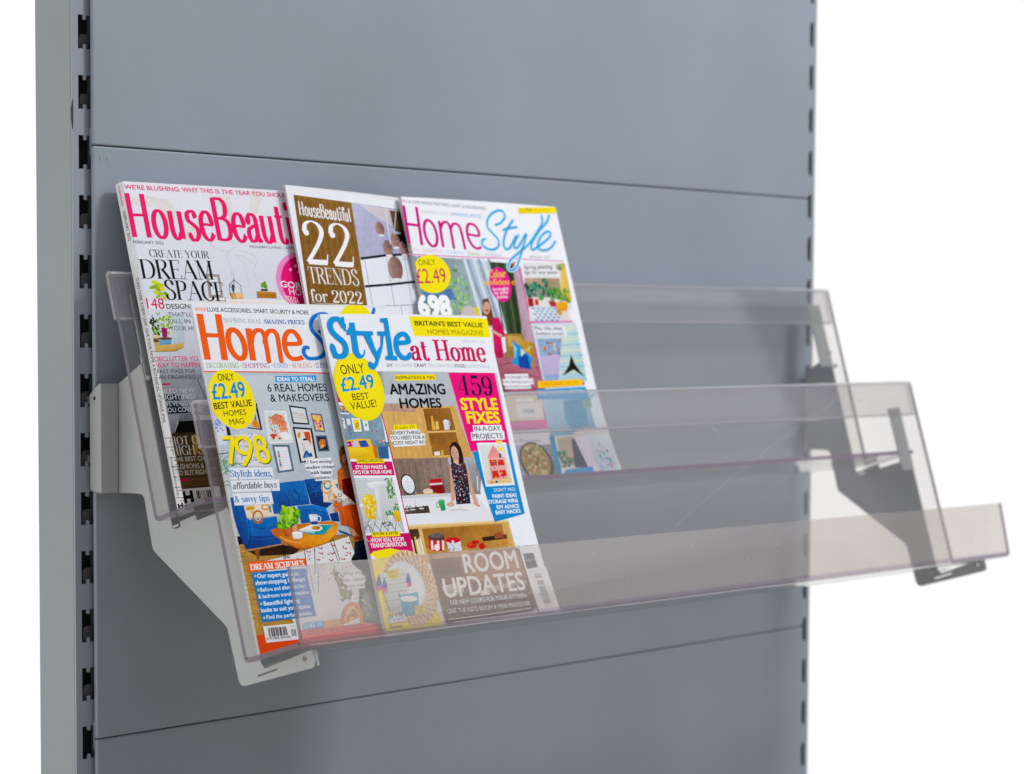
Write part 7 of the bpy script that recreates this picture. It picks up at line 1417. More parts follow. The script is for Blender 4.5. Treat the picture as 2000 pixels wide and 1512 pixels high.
  ('P',49,'#26262a',[26.2,20.4,26.6,20.4,26.7,13.2,26.3,13.3]),
  ('P',37,'#26262a',[27.5,20.4,27.9,20.3,28,13.2,27.6,13.3]),
  ('P',38,'#26262a',[28.3,20.3,29,20.3,29.1,13.2,28.4,13.3]),
  ('P',39,'#26262a',[29.3,20.3,30.2,20.2,30.3,13.2,29.4,13.3]),
  ('P',40,'#26262a',[30.7,20.2,31.1,20.2,31.2,13.2,30.8,13.3]),
  ('P',41,'#26262a',[31.4,20.2,32.2,20.1,32.4,13.2,31.5,13.3]),
  ('P',37,'#26262a',[36.9,17.6,37.6,17.6,37.4,11.8,36.7,11.8]),
  ('P',38,'#26262a',[38.2,17.4,38.8,17.5,38.6,11.7,38,11.7]),
  ('P',39,'#26262a',[39.6,17.3,40.3,17.3,40.1,11.6,39.4,11.6]),
  ('P',40,'#26262a',[40.9,17.2,41.6,17.2,41.4,11.5,40.7,11.4]),
  ('T',49,'#33333a',[9.6,11.2,34.5,10.8],1.61,'9 771355 299250','g',0,0),
  ('T',37,'#33333a',[37.3,18.8,42.8,18.8],1.62,'11>','g',0,0),
  'headline',
  ('S',6,'#4a4f3c',[4.8,177.1,17.8,177.2],3.12,0,0),
  ('S',8,'#4a4f3c',[16.1,176.9,12.3,165.9,8.4,155.3],3.11,0,0),
  ('S',9,'#4a4f3c',[33.3,168.7,32.7,167,31.5,165.4,29.9,164.3,27.9,163.6,25.8,163.5,23.7,163.9,21.7,164.8,20.1,166.2,18.9,167.8,18.3,169.7,18.3,171.6,18.9,173.4,20,174.9,21.6,176,23.6,176.7,25.7,176.9,27.8,176.5,29.8,175.5,31.4,174.2,32.6,172.5,33.2,170.7],3.12,0,1),
  ('S',10,'#4a4f3c',[33.4,169.4,29.4,161.1,23.1,154.7],3.13,1,0),
  ('S',6,'#4a4f3c',[48.7,170.7,48.4,169.4,47.7,168.2,46.7,167.4,45.4,166.9,44,166.8,42.5,167.1,41.2,167.7,40,168.7,39.1,169.9,38.6,171.3,38.5,172.7,38.8,174,39.5,175.1,40.6,176,41.8,176.5,43.3,176.6,44.7,176.3,46.1,175.6,47.2,174.6,48.1,173.4,48.6,172.1],3.14,0,1),
  ('S',7,'#4a4f3c',[50.4,160.3,50.1,158.8,49.3,157.4,48.1,156.4,46.7,155.8,45.1,155.7,43.5,156,41.9,156.7,40.6,157.8,39.6,159.2,39,160.8,38.9,162.4,39.2,164,40,165.3,41.2,166.3,42.6,166.9,44.2,167.1,45.8,166.8,47.4,166,48.7,164.9,49.7,163.5,50.3,161.9],3.14,0,1),
  ('S',10,'#fbe704',[4.1,178,17.1,178],3.12,0,0),
  ('S',11,'#fbe704',[15.3,177.8,11.5,166.8,7.6,156.1],3.11,0,0),
  ('S',12,'#fbe704',[32.5,169.6,31.9,167.8,30.8,166.3,29.2,165.1,27.2,164.5,25.1,164.3,23,164.8,21,165.7,19.4,167,18.2,168.7,17.6,170.5,17.6,172.4,18.2,174.2,19.3,175.7,20.9,176.9,22.8,177.6,25,177.7,27.1,177.3,29.1,176.4,30.7,175,31.9,173.4,32.5,171.5],3.12,0,1),
  ('S',13,'#fbe704',[32.7,170.3,28.7,162,22.4,155.5],3.13,1,0),
  ('S',11,'#fbe704',[48,171.5,47.7,170.2,47,169.1,45.9,168.2,44.7,167.8,43.2,167.6,41.8,167.9,40.4,168.6,39.3,169.6,38.4,170.8,37.9,172.2,37.8,173.5,38.1,174.8,38.8,176,39.8,176.8,41.1,177.3,42.5,177.4,44,177.1,45.3,176.5,46.5,175.5,47.4,174.3,47.9,172.9],3.14,0,1),
  ('S',12,'#fbe704',[49.7,161.2,49.3,159.6,48.5,158.3,47.4,157.3,46,156.7,44.4,156.5,42.7,156.8,41.2,157.6,39.9,158.7,38.9,160.1,38.3,161.7,38.2,163.3,38.5,164.8,39.3,166.1,40.4,167.2,41.8,167.8,43.4,167.9,45.1,167.6,46.6,166.9,47.9,165.8,48.9,164.4,49.5,162.8],3.14,0,1),
  ('P',11,'#e8ebf1',[5.1,153,51.4,151.6,50.6,142.1,4.4,143.4]),
  ('P',12,'#e8ebf1',[4.2,142.6,56,141.2,54.6,131.6,3.9,132.9]),
  ('P',14,'#e8ebf1',[4.1,131.9,45,130.6,45,121.1,3.7,122]),
  ('T',13,'#0f7ab2',[5,145.7,49.5,143.9],5.58,'Stylish ideas,','s',1,0),
  ('T',13,'#181c22',[5.4,135.4,52.3,134.4],5.41,'affordable buys','i',1.1,0.18),
  ('T',15,'#0f7ab2',[4.9,124.6,41.8,123.7],5.07,'& savvy tips','s',1,0),
  ('P',7,'#eceef2',[89.7,156.9,118.7,156.9,118.7,151.5,89.7,151.5]),
  ('P',8,'#eceef2',[87.4,152.3,120.6,152.3,120.6,146.8,87.4,146.8]),
  ('P',9,'#eceef2',[92.1,147.5,117.1,147.5,117.1,142.4,92.1,142.4]),
  ('P',15,'#eceef2',[95.3,142.8,115,142.8,115,137.7,95.3,137.7]),
  ('T',9,'#24282e',[90.9,153,118.5,152.5],2.79,'I love mixing','i',1.3,0.15),
  ('T',10,'#24282e',[87.9,148.2,121.1,148],2.79,'modern vintage','i',1.3,0.15),
  ('T',16,'#24282e',[92.5,143.6,116.5,143.4],2.79,'with happy','i',1.3,0.15),
  ('T',17,'#24282e',[95.5,139,113.9,138.9],2.79,'patterns','i',1.3,0.15),
  ('S',10,'#d84a30',[89.3,156.2,89.9,155],0.42,0,0),
  ('S',18,'#d84a30',[115.4,141.2,115.5,139.7],0.42,0,0),
  ('P',3,'#1b96d6',[74.2,228.5,120.6,228.5,119.6,223.2,73.3,223.2]),
  ('T',4,'#fbfdfe',[75.5,224.2,117.8,223.8],3.29,'IDEAS TO STEAL!','g',0.03,0),
  ('T',4,'#1c2026',[63,215.3,129.9,214.6],6.57,'6 REAL HOMES','g',0.01,0),
  ('T',3,'#1c2026',[63.9,206.6,130.2,205.9],6.4,'& MAKEOVERS','g',0.01,0),
  'masthead',
  ('T',1,'#ea7038',[2.3,284.3,14,284.1],3.21,'WIN!','g',0.01,0),
  ('T',2,'#20242c',[15.1,284,126.6,281.8],3.53,'LUXE ACCESSORIES, SMART SECURITY & MORE','g',0.01,0),
  ('T',1,'#868c92',[29.8,274.8,70.6,273.8],3.58,'INSPIRING IDEAS','s',0.65,0),
  ('T',2,'#1070b8',[72.3,273.8,119.5,273.2],3.64,'AMAZING PRICES','s',1.25,0),
  ('S',2,'#f26a2a',[6.2,282,5.4,243.4],4.94,0,0),
  ('S',3,'#f26a2a',[25.6,281.7,23.3,242.8],4.97,0,0),
  ('S',4,'#f26a2a',[6.4,264.1,25.1,263.5],3.7,0,0),
  ('S',1,'#f26a2a',[47.4,254.4,47.2,251,46.2,248.1,44.7,245.8,42.8,244.3,40.6,243.8,38.2,244.3,36,245.8,34,248.1,32.4,251.1,31.4,254.5,31,258,31.3,261.4,32.2,264.4,33.7,266.7,35.6,268.1,37.8,268.6,40.2,268.1,42.4,266.7,44.4,264.3,46,261.4,47,258],4.35,0,1),
  ('S',1,'#f26a2a',[55.1,269.7,53.6,242.1],4.87,0,0),
  ('S',2,'#f26a2a',[55.7,257.8,58.7,264.3,63.4,267.7,68.4,267.6,71.1,263.5,71.2,254.5,70.7,241.9],3.77,1,0),
  ('S',3,'#f26a2a',[70.3,257.8,73.3,263.9,78.1,267.4,83.1,266.9,85.4,262.7,85.2,254.4,84.5,241.8],3.79,1,0),
  ('S',4,'#f26a2a',[92.9,256.1,109,256.7,108.6,262.6,104.5,266.8,98.9,266.6,93.7,261.8,91.6,254.4,92.9,247,97.3,243.3,103.7,243.1,109.5,244.4],3.96,1,0),
  ('S',5,'#d8e6f2',[118.2,252.7,114.1,252.7,111.7,248.5,114.8,243.9,122.3,243.1,130.9,244.7,136.6,249.2,136.6,255.5,132.2,261.8,127,267.2,126.5,273.5,130.7,279,138.1,282,146,282.4,150.6,278.7,147.7,271.9,140.7,266.8,134.6,266.8],4.69,1,0),
  ('S',1,'#d8e6f2',[161.4,272.8,154.1,262.6,148.7,250.8,149.2,244.1,156.3,245.7],3.77,1,0),
  ('S',1,'#d8e6f2',[206.7,287.6,199,276.3,188.3,262.6,183.8,250.7,187,245.5],3.83,1,0),
  ('S',6,'#0b78cc',[118.2,252.7,114.1,252.7,111.7,248.5,114.8,243.9,122.3,243.1,130.9,244.7,136.6,249.2,136.6,255.5,132.2,261.8,127,267.2,126.5,273.5,130.7,279,138.1,282,146,282.4,150.6,278.7,147.7,271.9,140.7,266.8,134.6,266.8],3.18,1,0),
  ('S',2,'#0b78cc',[161.4,272.8,154.1,262.6,148.7,250.8,149.2,244.1,156.3,245.7],2.56,1,0),
  ('S',2,'#0b78cc',[206.7,287.6,199,276.3,188.3,262.6,183.8,250.7,187,245.5],2.6,1,0),
  ('T',4,'#74b444',[2.5,236.5,37.1,235.9],4.16,'DECORATING','s',0.72,0),
  ('T',3,'#a62a80',[40.9,235.9,70.3,235.4],4.22,'SHOPPING','s',0.72,0),
  ('T',4,'#48a0cc',[75,235.4,90.5,235.2],4.26,'FOOD','s',0.72,0),
  ('T',1,'#dc7a48',[95.2,235.2,117.9,235],4.3,'MAKING','s',0.72,0),
  ('T',6,'#665a9c',[122.6,235,148.8,234.4],4.35,'STYLING','s',0.72,0),
  ('P',4,'#a62a80',[39.9,237.8,39.9,237.7,39.8,237.6,39.7,237.5,39.6,237.4,39.5,237.4,39.4,237.4,39.3,237.3,39.2,237.4,39.1,237.4,39,237.5,38.9,237.5,38.9,237.6,38.9,237.7,38.9,237.8,38.9,237.9,39,238,39.1,238.1,39.2,238.2,39.3,238.3,39.4,238.3,39.5,238.3,39.7,238.3,39.8,238.3,39.8,238.2,39.9,238.1,39.9,238,40,237.9]),
  ('P',1,'#a62a80',[73.6,237.5,73.6,237.4,73.5,237.3,73.4,237.2,73.3,237.1,73.2,237,73.1,237,72.9,237,72.8,237,72.7,237.1,72.6,237.1,72.6,237.2,72.5,237.3,72.5,237.4,72.5,237.5,72.6,237.6,72.6,237.7,72.7,237.8,72.8,237.9,73,237.9,73.1,238,73.2,238,73.3,238,73.4,237.9,73.5,237.9,73.6,237.8,73.6,237.7,73.6,237.6]),
  ('P',1,'#dc7a48',[93.7,237.3,93.7,237.2,93.6,237.1,93.5,237,93.4,236.9,93.3,236.8,93.2,236.8,93,236.8,92.9,236.8,92.8,236.8,92.7,236.9,92.7,237,92.6,237.1,92.6,237.2,92.6,237.3,92.7,237.4,92.7,237.5,92.8,237.6,92.9,237.7,93,237.7,93.2,237.8,93.3,237.8,93.4,237.8,93.5,237.7,93.6,237.7,93.7,237.6,93.7,237.5,93.7,237.4]),
  ('P',1,'#a62a80',[121.3,237,121.3,236.9,121.2,236.8,121.1,236.7,121,236.6,120.9,236.6,120.8,236.5,120.6,236.5,120.5,236.5,120.4,236.6,120.3,236.6,120.3,236.7,120.2,236.8,120.2,236.9,120.2,237,120.3,237.1,120.3,237.2,120.4,237.3,120.5,237.4,120.6,237.5,120.8,237.5,120.9,237.5,121,237.5,121.1,237.5,121.2,237.4,121.3,237.3,121.3,237.2,121.3,237.1]),
  ('S',2,'#e06034',[-1.2,233.6,38.7,232.7,91,231.6,156.5,229.6],1.07,0,0),
  'price_badge',
  ('P',7,'#c8d0c4',[47.1,205.2,46.6,201.9,45.7,198.8,44.4,195.9,42.7,193.2,40.7,190.8,38.4,188.6,35.8,186.9,33,185.5,30,184.5,26.9,184,23.8,183.8,20.6,184.1,17.5,184.9,14.5,186,11.6,187.5,8.9,189.4,6.5,191.6,4.3,194.1,2.5,196.8,1,199.8,0,202.5,0,218.2,0.2,218.8,1.4,221.7,3,224.4,5,226.9,7.3,229,9.8,230.8,12.6,232.2,15.5,233.2,18.6,233.9,21.7,234.1,24.9,233.8,28,233.1,31.1,232.1,34,230.6,36.8,228.7,39.3,226.5,41.5,224,43.4,221.2,44.9,218.2,46.1,215.1,46.8,211.8,47.2,208.5]),
  ('P',8,'#fde804',[46.4,206.2,45.9,202.9,45,199.8,43.6,196.9,41.9,194.2,39.9,191.7,37.6,189.6,35,187.9,32.2,186.5,29.3,185.5,26.2,184.9,23.1,184.8,19.9,185.1,16.9,185.8,13.9,187,11,188.5,8.4,190.4,6,192.6,3.9,195.1,2,197.8,0.6,200.7,0,202.4,0,219.9,1.2,222.7,2.9,225.4,4.8,227.8,7.1,230,9.6,231.8,12.4,233.2,15.3,234.2,18.3,234.8,21.5,235,24.6,234.8,27.7,234.1,30.8,233,33.7,231.5,36.4,229.7,38.8,227.5,41,225,42.9,222.2,44.4,219.2,45.5,216,46.2,212.8,46.5,209.5]),
  ('T',9,'#23262b',[12.2,225.4,29,225.7],5.91,'ONLY','g',0.01,0),
  ('T',10,'#fbf6c0',[2.6,209.8,39.1,211.5],13.16,'£2.49','g',0.03,0),
  ('T',11,'#1b90ca',[3,210,38.8,211.6],12.76,'£2.49','g',0.02,0),
  ('T',9,'#1f2227',[2.2,201.9,43,203.8],5.26,'BEST VALUE','g',0.02,0),
  ('T',9,'#23262b',[11.1,195.7,34.8,196.5],4.78,'HOMES','g',0,0),
  ('T',9,'#23262b',[15.4,188.4,31.1,189.2],4.78,'MAG','g',0,0),
  'competition_flash',
  ('P',3,'#fbe704',[200.3,281.1,198.9,278.2,196.2,275.5,192.6,273.2,188.3,271.4,183.5,270.3,178.6,269.9,173.9,270.2,169.7,271.3,166.4,273.1,164.1,275.3,163,278,163.1,280.8,164.5,283.7,167.1,286.4,170.6,288.7,174.9,290.5,177.1,291,192.2,291,193.6,290.7,197,288.9,199.3,286.6,200.5,283.9]),
  ('T',4,'#33352a',[165.4,278.1,198.6,277.3],4.16,'GALLERY','g',0.01,0),
]
ART_ST = [
  'cover_photo',
  ('P',0,'#f3f3f7',[0,0,0,280.5,81.4,280.5,216,279.2,216,0]),
  ('P',1,['#bcc0c4','#c6c8cc','#c2c4c8','#b4b7bb'],[44.2,229.4,212.5,225.9,208,137.6,37,145.1]),
  ('P',2,'#a9acb0',[54.1,229.3,60.3,229.2,55.8,201.1,53.4,201.2]),
  ('P',3,'#d4d4d8',[54.2,208.3,75.4,207.9,73.2,200.3,53.2,200.7]),
  ('P',2,['#e2b676','#dcb070','#d8aa68','#d9ab6a'],[49.7,195.7,143.8,196.5,152.9,146.3,49.8,151.4]),
  ('S',3,'#b88846',[62.5,198.9,62.7,151.2],0.29,0,0),
  ('S',3,'#b88846',[66,180.9,64.8,153.9],0.29,0,0),
  ('S',3,'#b88846',[96.1,193.7,99.9,174],0.29,0,0),
  ('S',4,'#b88846',[99.9,174,101.1,150],0.29,0,0),
  ('S',3,'#e8c084',[51.2,192.9,50.8,152.5],0.38,0,0),
  ('S',3,'#cfa05c',[54.7,192.8,54.3,152.4],0.38,0,0),
  ('S',3,'#e8c084',[58.2,192.7,57.8,152.2],0.39,0,0),
  ('S',4,'#cfa05c',[61.7,192.7,61.3,152.1],0.39,0,0),
  ('S',4,'#e8c084',[65.2,192.6,64.8,151.9],0.39,0,0),
  ('S',3,'#cfa05c',[68.7,192.5,68.3,151.8],0.39,0,0),
  ('S',3,'#e8c084',[72.3,192.4,71.8,151.6],0.39,0,0),
  ('S',3,'#cfa05c',[75.8,192.3,75.4,151.5],0.39,0,0),
  ('S',3,'#e8c084',[79.4,192.2,78.9,151.4],0.39,0,0),
  ('S',3,'#cfa05c',[82.9,192.1,82.5,151.2],0.39,0,0),
  ('S',3,'#e8c084',[86.5,192,86,151.1],0.39,0,0),
  ('S',3,'#cfa05c',[90.1,191.9,89.6,150.9],0.39,0,0),
  ('S',3,'#e8c084',[93.7,191.8,93.2,150.8],0.39,0,0),
  ('S',4,'#cfa05c',[97.3,191.7,96.8,150.6],0.39,0,0),
  ('P',5,'#c2a090',[52.7,200.4,93.1,197.7,91.2,191.4,51.5,193.9]),
  ('S',6,'#8a6a58',[60.6,199.5,64.3,193.6],0.29,0,0),
  ('P',5,['#8f6236','#a06e3e','#9a6838','#8a5c32'],[101.2,194.4,136.6,194.3,137.9,173.7,100.7,174.2]),
  ('P',5,['#96683a','#96683a','#a87444','#a06e3e'],[101.1,172.2,137.4,172,139.1,150.9,101.5,151.4]),
  ('S',6,'#b27e4a',[104.5,193.7,104.4,174.8],0.39,0,0),
  ('S',6,'#b27e4a',[109.2,193.6,109.1,174.7],0.39,0,0),
  ('S',6,'#b27e4a',[114,193.5,113.9,174.5],0.39,0,0),
  ('S',6,'#b27e4a',[118.8,193.3,118.7,174.4],0.4,0,0),
  ('S',6,'#b27e4a',[123.6,193.2,123.5,174.2],0.4,0,0),
  ('S',6,'#b27e4a',[128.4,193.1,128.3,174.1],0.4,0,0),
  ('S',6,'#b27e4a',[133.2,193,133.1,173.9],0.4,0,0),
  ('P',7,'#e6bc7c',[100,174.2,137.9,173.7,138,172.2,100.1,172.4]),
  ('P',6,'#e0b472',[98.9,152,139.9,151.3,139.7,149.6,99,150]),
  ('P',8,'#e0b054',[108.9,187.5,111.2,187.9,112.2,175.1,106.9,174.7]),
  ('P',9,'#ecc878',[113.3,181.9,116.7,182.8,116.6,175.4,112.2,175.1]),
  ('P',8,['#f0f0f2','#f0f0f2','#e4e6ea','#c4c8d0','#e8eaee'],[123.5,182.6,127,184,131,182.9,130.1,174.5,123.5,174.2]),
  ('S',9,'#dfe2e8',[132,179.7,131.7,178.9,131.3,178.2,130.8,177.6,130.2,177.2,129.7,177,129.2,177,128.8,177.3,128.5,177.7,128.4,178.3,128.4,179,128.6,179.8,128.9,180.6,129.3,181.3,129.8,181.9,130.4,182.3,130.9,182.5,131.4,182.5,131.8,182.2,132.1,181.8,132.2,181.2,132.2,180.5],0.69,0,1),
  ('P',7,'#efe9dc',[103.4,155.2,110.9,155.4,110.4,152,103.3,151.9]),
  ('P',7,'#e8c25c',[112.9,156.3,115.5,156.5,114.7,152,112.4,151.9]),
  ('P',7,['#8c7768','#98837a','#8f8280','#7d6a5c'],[49.8,151.4,124.1,149,120.5,116.2,49.9,118.1]),
  ('S',8,'#a8907c',[54.3,150.4,54.4,118.8],0.86,0,0),
  ('S',8,'#75604f',[59.7,150.2,59.5,118.5],0.86,0,0),
  ('S',8,'#9c8a80',[65,150,64.6,118.2],0.87,0,0),
  ('S',8,'#a8907c',[70.5,149.8,69.7,118],0.87,0,0),
  ('S',8,'#75604f',[75.9,149.5,74.9,117.7],0.87,0,0),
  ('S',8,'#9c8a80',[81.3,149.3,80.1,117.4],0.87,0,0),
  ('S',8,'#a8907c',[86.8,149.1,85.3,117.1],0.87,0,0),
  ('S',8,'#75604f',[92.3,148.9,90.5,116.8],0.87,0,0),
  ('S',8,'#9c8a80',[97.9,148.6,95.7,116.6],0.88,0,0),
  ('S',8,'#a8907c',[103.4,148.4,100.9,116.3],0.88,0,0),
  ('S',8,'#75604f',[109,148.2,106.2,116],0.88,0,0),
  ('S',8,'#9c8a80',[114.6,147.9,111.5,115.7],0.88,0,0),
  ('P',8,['#c4c4c6','#b4b4b6','#8a8686','#9a9696'],[118.5,149.2,153.5,148.3,153.2,114.5,117.7,116.4]),
  ('S',9,'#6c6462',[119.1,148.9,118.3,118.3],0.59,0,0),
  ('P',9,'#2e3136',[70.9,126.6,70.6,124.6,69.8,122.8,68.6,121.2,67.1,120,65.4,119.2,63.5,118.9,61.5,119,59.7,119.5,57.9,120.5,56.4,121.8,55.1,123.5,54.3,125.3,53.8,127.3,53.7,129.3,54.1,131.3,54.9,133.1,56.1,134.6,57.6,135.9,59.3,136.7,61.2,137,63.1,137,65,136.4,66.8,135.5,68.3,134.1,69.5,132.5,70.4,130.6,70.9,128.6]),
  ('P',10,['#e6e8ea','#e6e8ea','#e6e8ea','#e6e8ea','#e6e8ea','#e6e8ea','#e6e8ea','#e6e8ea','#e6e8ea','#e6e8ea','#e6e8ea','#e6e8ea','#e6e8ea','#e6e8ea','#f2f2f4','#f2f2f4','#f2f2f4','#f2f2f4','#f2f2f4','#f2f2f4','#f2f2f4','#f2f2f4','#f2f2f4','#f2f2f4','#f2f2f4','#f2f2f4','#f2f2f4','#f2f2f4'],[69.9,126.8,69.6,125.1,68.9,123.5,67.9,122.2,66.6,121.1,65.1,120.4,63.5,120,61.9,120.1,60.3,120.6,58.8,121.4,57.5,122.5,56.4,124,55.7,125.6,55.3,127.3,55.3,129.1,55.6,130.8,56.3,132.4,57.3,133.7,58.6,134.8,60,135.5,61.6,135.9,63.3,135.8,64.9,135.4,66.4,134.5,67.7,133.4,68.8,132,69.5,130.3,69.9,128.6]),
  ('S',11,'#d0b8b0',[58.1,131.1,68.5,129.6],0.29,0,0),
  ('S',12,'#c8ccd0',[63.2,134.7,61.3,121.3],0.29,0,0),
  ('P',9,['#d2263e','#d2263e','#c41c34','#a41428','#a41428','#b81a30'],[89.3,129.5,92.6,131.3,105.2,131.1,106.8,118.7,103.8,117.5,87.9,118.1]),
  ('P',10,'#e8d4d4',[88.9,127.4,105.4,127.4,105.8,125.8,88.9,125.7]),
  ('P',11,'#8a1020',[90.9,125.6,105.8,125.6,106,118.9,90.3,119]),
  ('S',9,'#55484a',[101.6,133.3,105.9,133.4],0.78,0,0),
  ('P',12,'#ecd8c4',[91.5,120.2,91.1,119.6,90.5,119.1,89.6,118.7,88.5,118.4,87.2,118.1,85.8,118,84.4,118,83,118.2,81.8,118.4,80.7,118.8,79.8,119.2,79.2,119.7,78.9,120.3,78.9,120.8,79.2,121.4,79.8,121.9,80.7,122.3,81.8,122.7,83.1,122.9,84.5,123,85.9,123,87.3,122.9,88.6,122.6,89.7,122.3,90.6,121.8,91.2,121.3,91.5,120.7]),
  ('S',13,'#b89070',[81.2,121.2,88.2,121.3],0.39,0,0),
  ('P',13,'#d9a860',[68.8,119,95.8,118.7,96.6,116.7,69.5,116.5]),
  ('P',14,['#e9e9ec','#e4e4e8','#eceaee','#f0f0f3'],[49.6,118.6,143.7,116.8,168.9,89.7,49.5,92.1]),
  ('P',15,'#d4d4d8',[50.2,118.2,143.5,116.2,143.7,114,50.6,116.1]),
  ('S',16,'#c4c6cc',[67,115.2,66.5,109],0.38,0,0),
  ('P',15,['#6c5a4e','#5a4a40','#4c3e36','#625248'],[51,107.3,81.7,108.1,82.2,101.6,51.7,102.3]),
  ('S',16,'#26241f',[52.1,106.5,55.5,109.6,57.6,106.6],0.67,0,0),
  ('S',17,'#26241f',[56.1,106.2,59.5,109.4,61.6,106.4],0.67,0,0),
  ('S',18,'#26241f',[62.8,105.8,66.2,109,68.4,106],0.67,0,0),
  ('S',16,'#26241f',[72.3,105.3,75.7,108.5,77.8,105.5],0.68,0,0),
  ('S',17,'#26241f',[76.3,105.1,79.8,108.2,81.9,105.2],0.68,0,0),
  ('P',19,'#c8c4c0',[64.9,105.5,64.8,105.3,64.5,105.2,64,105,63.4,104.9,62.7,104.9,62,104.9,61.2,104.9,60.4,105,59.7,105.1,59.1,105.2,58.5,105.4,58.2,105.6,58,105.7,57.9,105.9,58.1,106.1,58.4,106.3,58.9,106.4,59.4,106.5,60.1,106.6,60.9,106.6,61.7,106.6,62.5,106.5,63.2,106.4,63.8,106.3,64.3,106.1,64.7,105.9,64.9,105.7]),
  ('P',18,'#d0ccc8',[75.8,105.9,75.6,105.7,75.3,105.5,74.9,105.4,74.3,105.3,73.7,105.2,73,105.2,72.2,105.2,71.5,105.3,70.9,105.4,70.3,105.5,69.8,105.7,69.5,105.9,69.3,106,69.3,106.2,69.4,106.4,69.7,106.6,70.1,106.7,70.7,106.8,71.3,106.9,72,106.9,72.8,106.9,73.5,106.8,74.1,106.7,74.7,106.6,75.2,106.4,75.5,106.2,75.7,106.1]),
  ('P',20,'#b8b4b0',[57.2,105.2,57.1,105.1,56.8,104.9,56.5,104.8,56,104.7,55.5,104.6,54.9,104.6,54.3,104.6,53.7,104.7,53.1,104.8,52.7,104.9,52.3,105,52,105.2,51.8,105.4,51.8,105.5,51.9,105.7,52.2,105.8,52.6,106,53,106.1,53.5,106.1,54.1,106.1,54.7,106.1,55.3,106.1,55.9,106,56.3,105.9,56.7,105.7,57,105.6,57.2,105.4]),
  ('P',15,['#5ab878','#4aa868','#3a9458','#46a464'],[95.6,111.7,103.4,112.2,102.4,102.8,96.4,102.3]),
  ('S',16,'#4aa868',[95.6,107.8,95.3,107.1,94.9,106.5,94.4,106,93.9,105.6,93.4,105.4,92.9,105.5,92.5,105.7,92.2,106.1,92.1,106.7,92.1,107.3,92.2,108,92.5,108.7,92.9,109.3,93.4,109.8,93.9,110.2,94.4,110.4,94.9,110.4,95.3,110.1,95.6,109.7,95.7,109.2,95.7,108.5],0.87,0,1),
  ('P',17,'#7fcc98',[103.5,111.8,103.4,111.7,103.1,111.6,102.6,111.5,101.9,111.4,101.1,111.4,100.3,111.4,99.4,111.4,98.6,111.5,97.8,111.6,97.1,111.7,96.5,111.8,96.1,112,95.8,112.1,95.8,112.3,95.9,112.4,96.3,112.5,96.8,112.6,97.4,112.7,98.2,112.8,99,112.8,99.9,112.7,100.7,112.7,101.5,112.6,102.2,112.5,102.8,112.3,103.2,112.2,103.5,112]),
  ('P',15,['#e4bc7c','#ddb270','#d9ac68','#d8aa64'],[50.3,92.3,182.2,88.7,184.1,48.8,48.8,59.1]),
  ('P',16,'#f0d29a',[50.2,92.7,182.1,89.1,182.1,87.5,50.1,90.6]),
  ('P',16,['#a8743c','#b88448','#c08c50','#b07c42'],[67.2,88.3,172.2,86.3,173.4,53.6,68.5,65.2]),
  ('P',17,['#c8955a','#c8955a','#d4a566','#d4a566'],[68.8,71,173.1,67.5,173,51.6,68.9,64.3]),
  ('P',16,['#4a3a2c','#4a3a2c','#5a4630','#5a4630'],[51,88.9,63.1,88.6,63,79,50.7,78.9]),
  ('P',17,'#e8dcc0',[51.2,79.8,53.2,79.9,53.6,65.9,51.4,65.8]),
  ('P',18,'#3c3a38',[53.8,81,55.7,81,55.7,65.7,53.5,65.7]),
  ('P',19,'#e8cc60',[56.3,82.1,58.2,82.2,57.9,65.5,55.7,65.5]),
  ('P',20,'#f0e8d0',[57.6,79.4,59.6,79.4,60,65.4,57.8,65.4]),
  ('P',21,'#e0d4b0',[60.2,80.5,62.1,80.6,62.1,65.2,59.9,65.2]),
  ('P',22,'#f2eee0',[62.7,81.7,64.7,81.8,64.3,65.1,62.1,65]),
  ('P',23,'#e4bc7c',[63.5,89,67.4,89.1,67.7,65.1,64.3,65.1]),
  ('P',18,['#d83038','#d83038','#c8242e','#c8242e','#e04048','#e04048'],[73.3,80.2,93.6,79.3,91.1,68.4,87.1,67.2,73.5,68.2,71.2,69.8]),
  ('P',19,'#5a4a48',[93.6,79.3,93.1,78.6,92.1,77.9,90.7,77.4,88.9,76.9,86.8,76.7,84.6,76.6,82.3,76.6,80.1,76.9,78,77.3,76.2,77.8,74.7,78.5,73.7,79.2,73.2,80,73.1,80.7,73.6,81.5,74.6,82.1,76,82.7,77.8,83.1,79.8,83.4,82.1,83.5,84.4,83.4,86.6,83.2,88.7,82.8,90.5,82.3,92,81.6,93,80.9,93.6,80.1]),
  ('P',20,'#766664',[92.2,80.7,91.8,80.2,91,79.8,89.9,79.4,88.4,79.1,86.8,79,84.9,78.9,83,79,81.2,79.2,79.4,79.5,77.9,79.8,76.7,80.3,75.8,80.8,75.3,81.3,75.3,81.8,75.6,82.3,76.4,82.8,77.5,83.1,79,83.4,80.7,83.6,82.5,83.6,84.4,83.5,86.3,83.4,88,83.1,89.5,82.7,90.8,82.2,91.6,81.7,92.1,81.2]),
  ('P',20,'#f0e4dc',[75.3,77.2,78.3,77.2,76.4,69,73.6,68.9]),
  ('P',20,'#f0e4dc',[82.7,76.7,85.8,76.7,83.8,68.4,81,68.4]),
  ('P',20,'#f0e4dc',[88.9,76.3,92,76.3,90,68,87.2,67.9]),
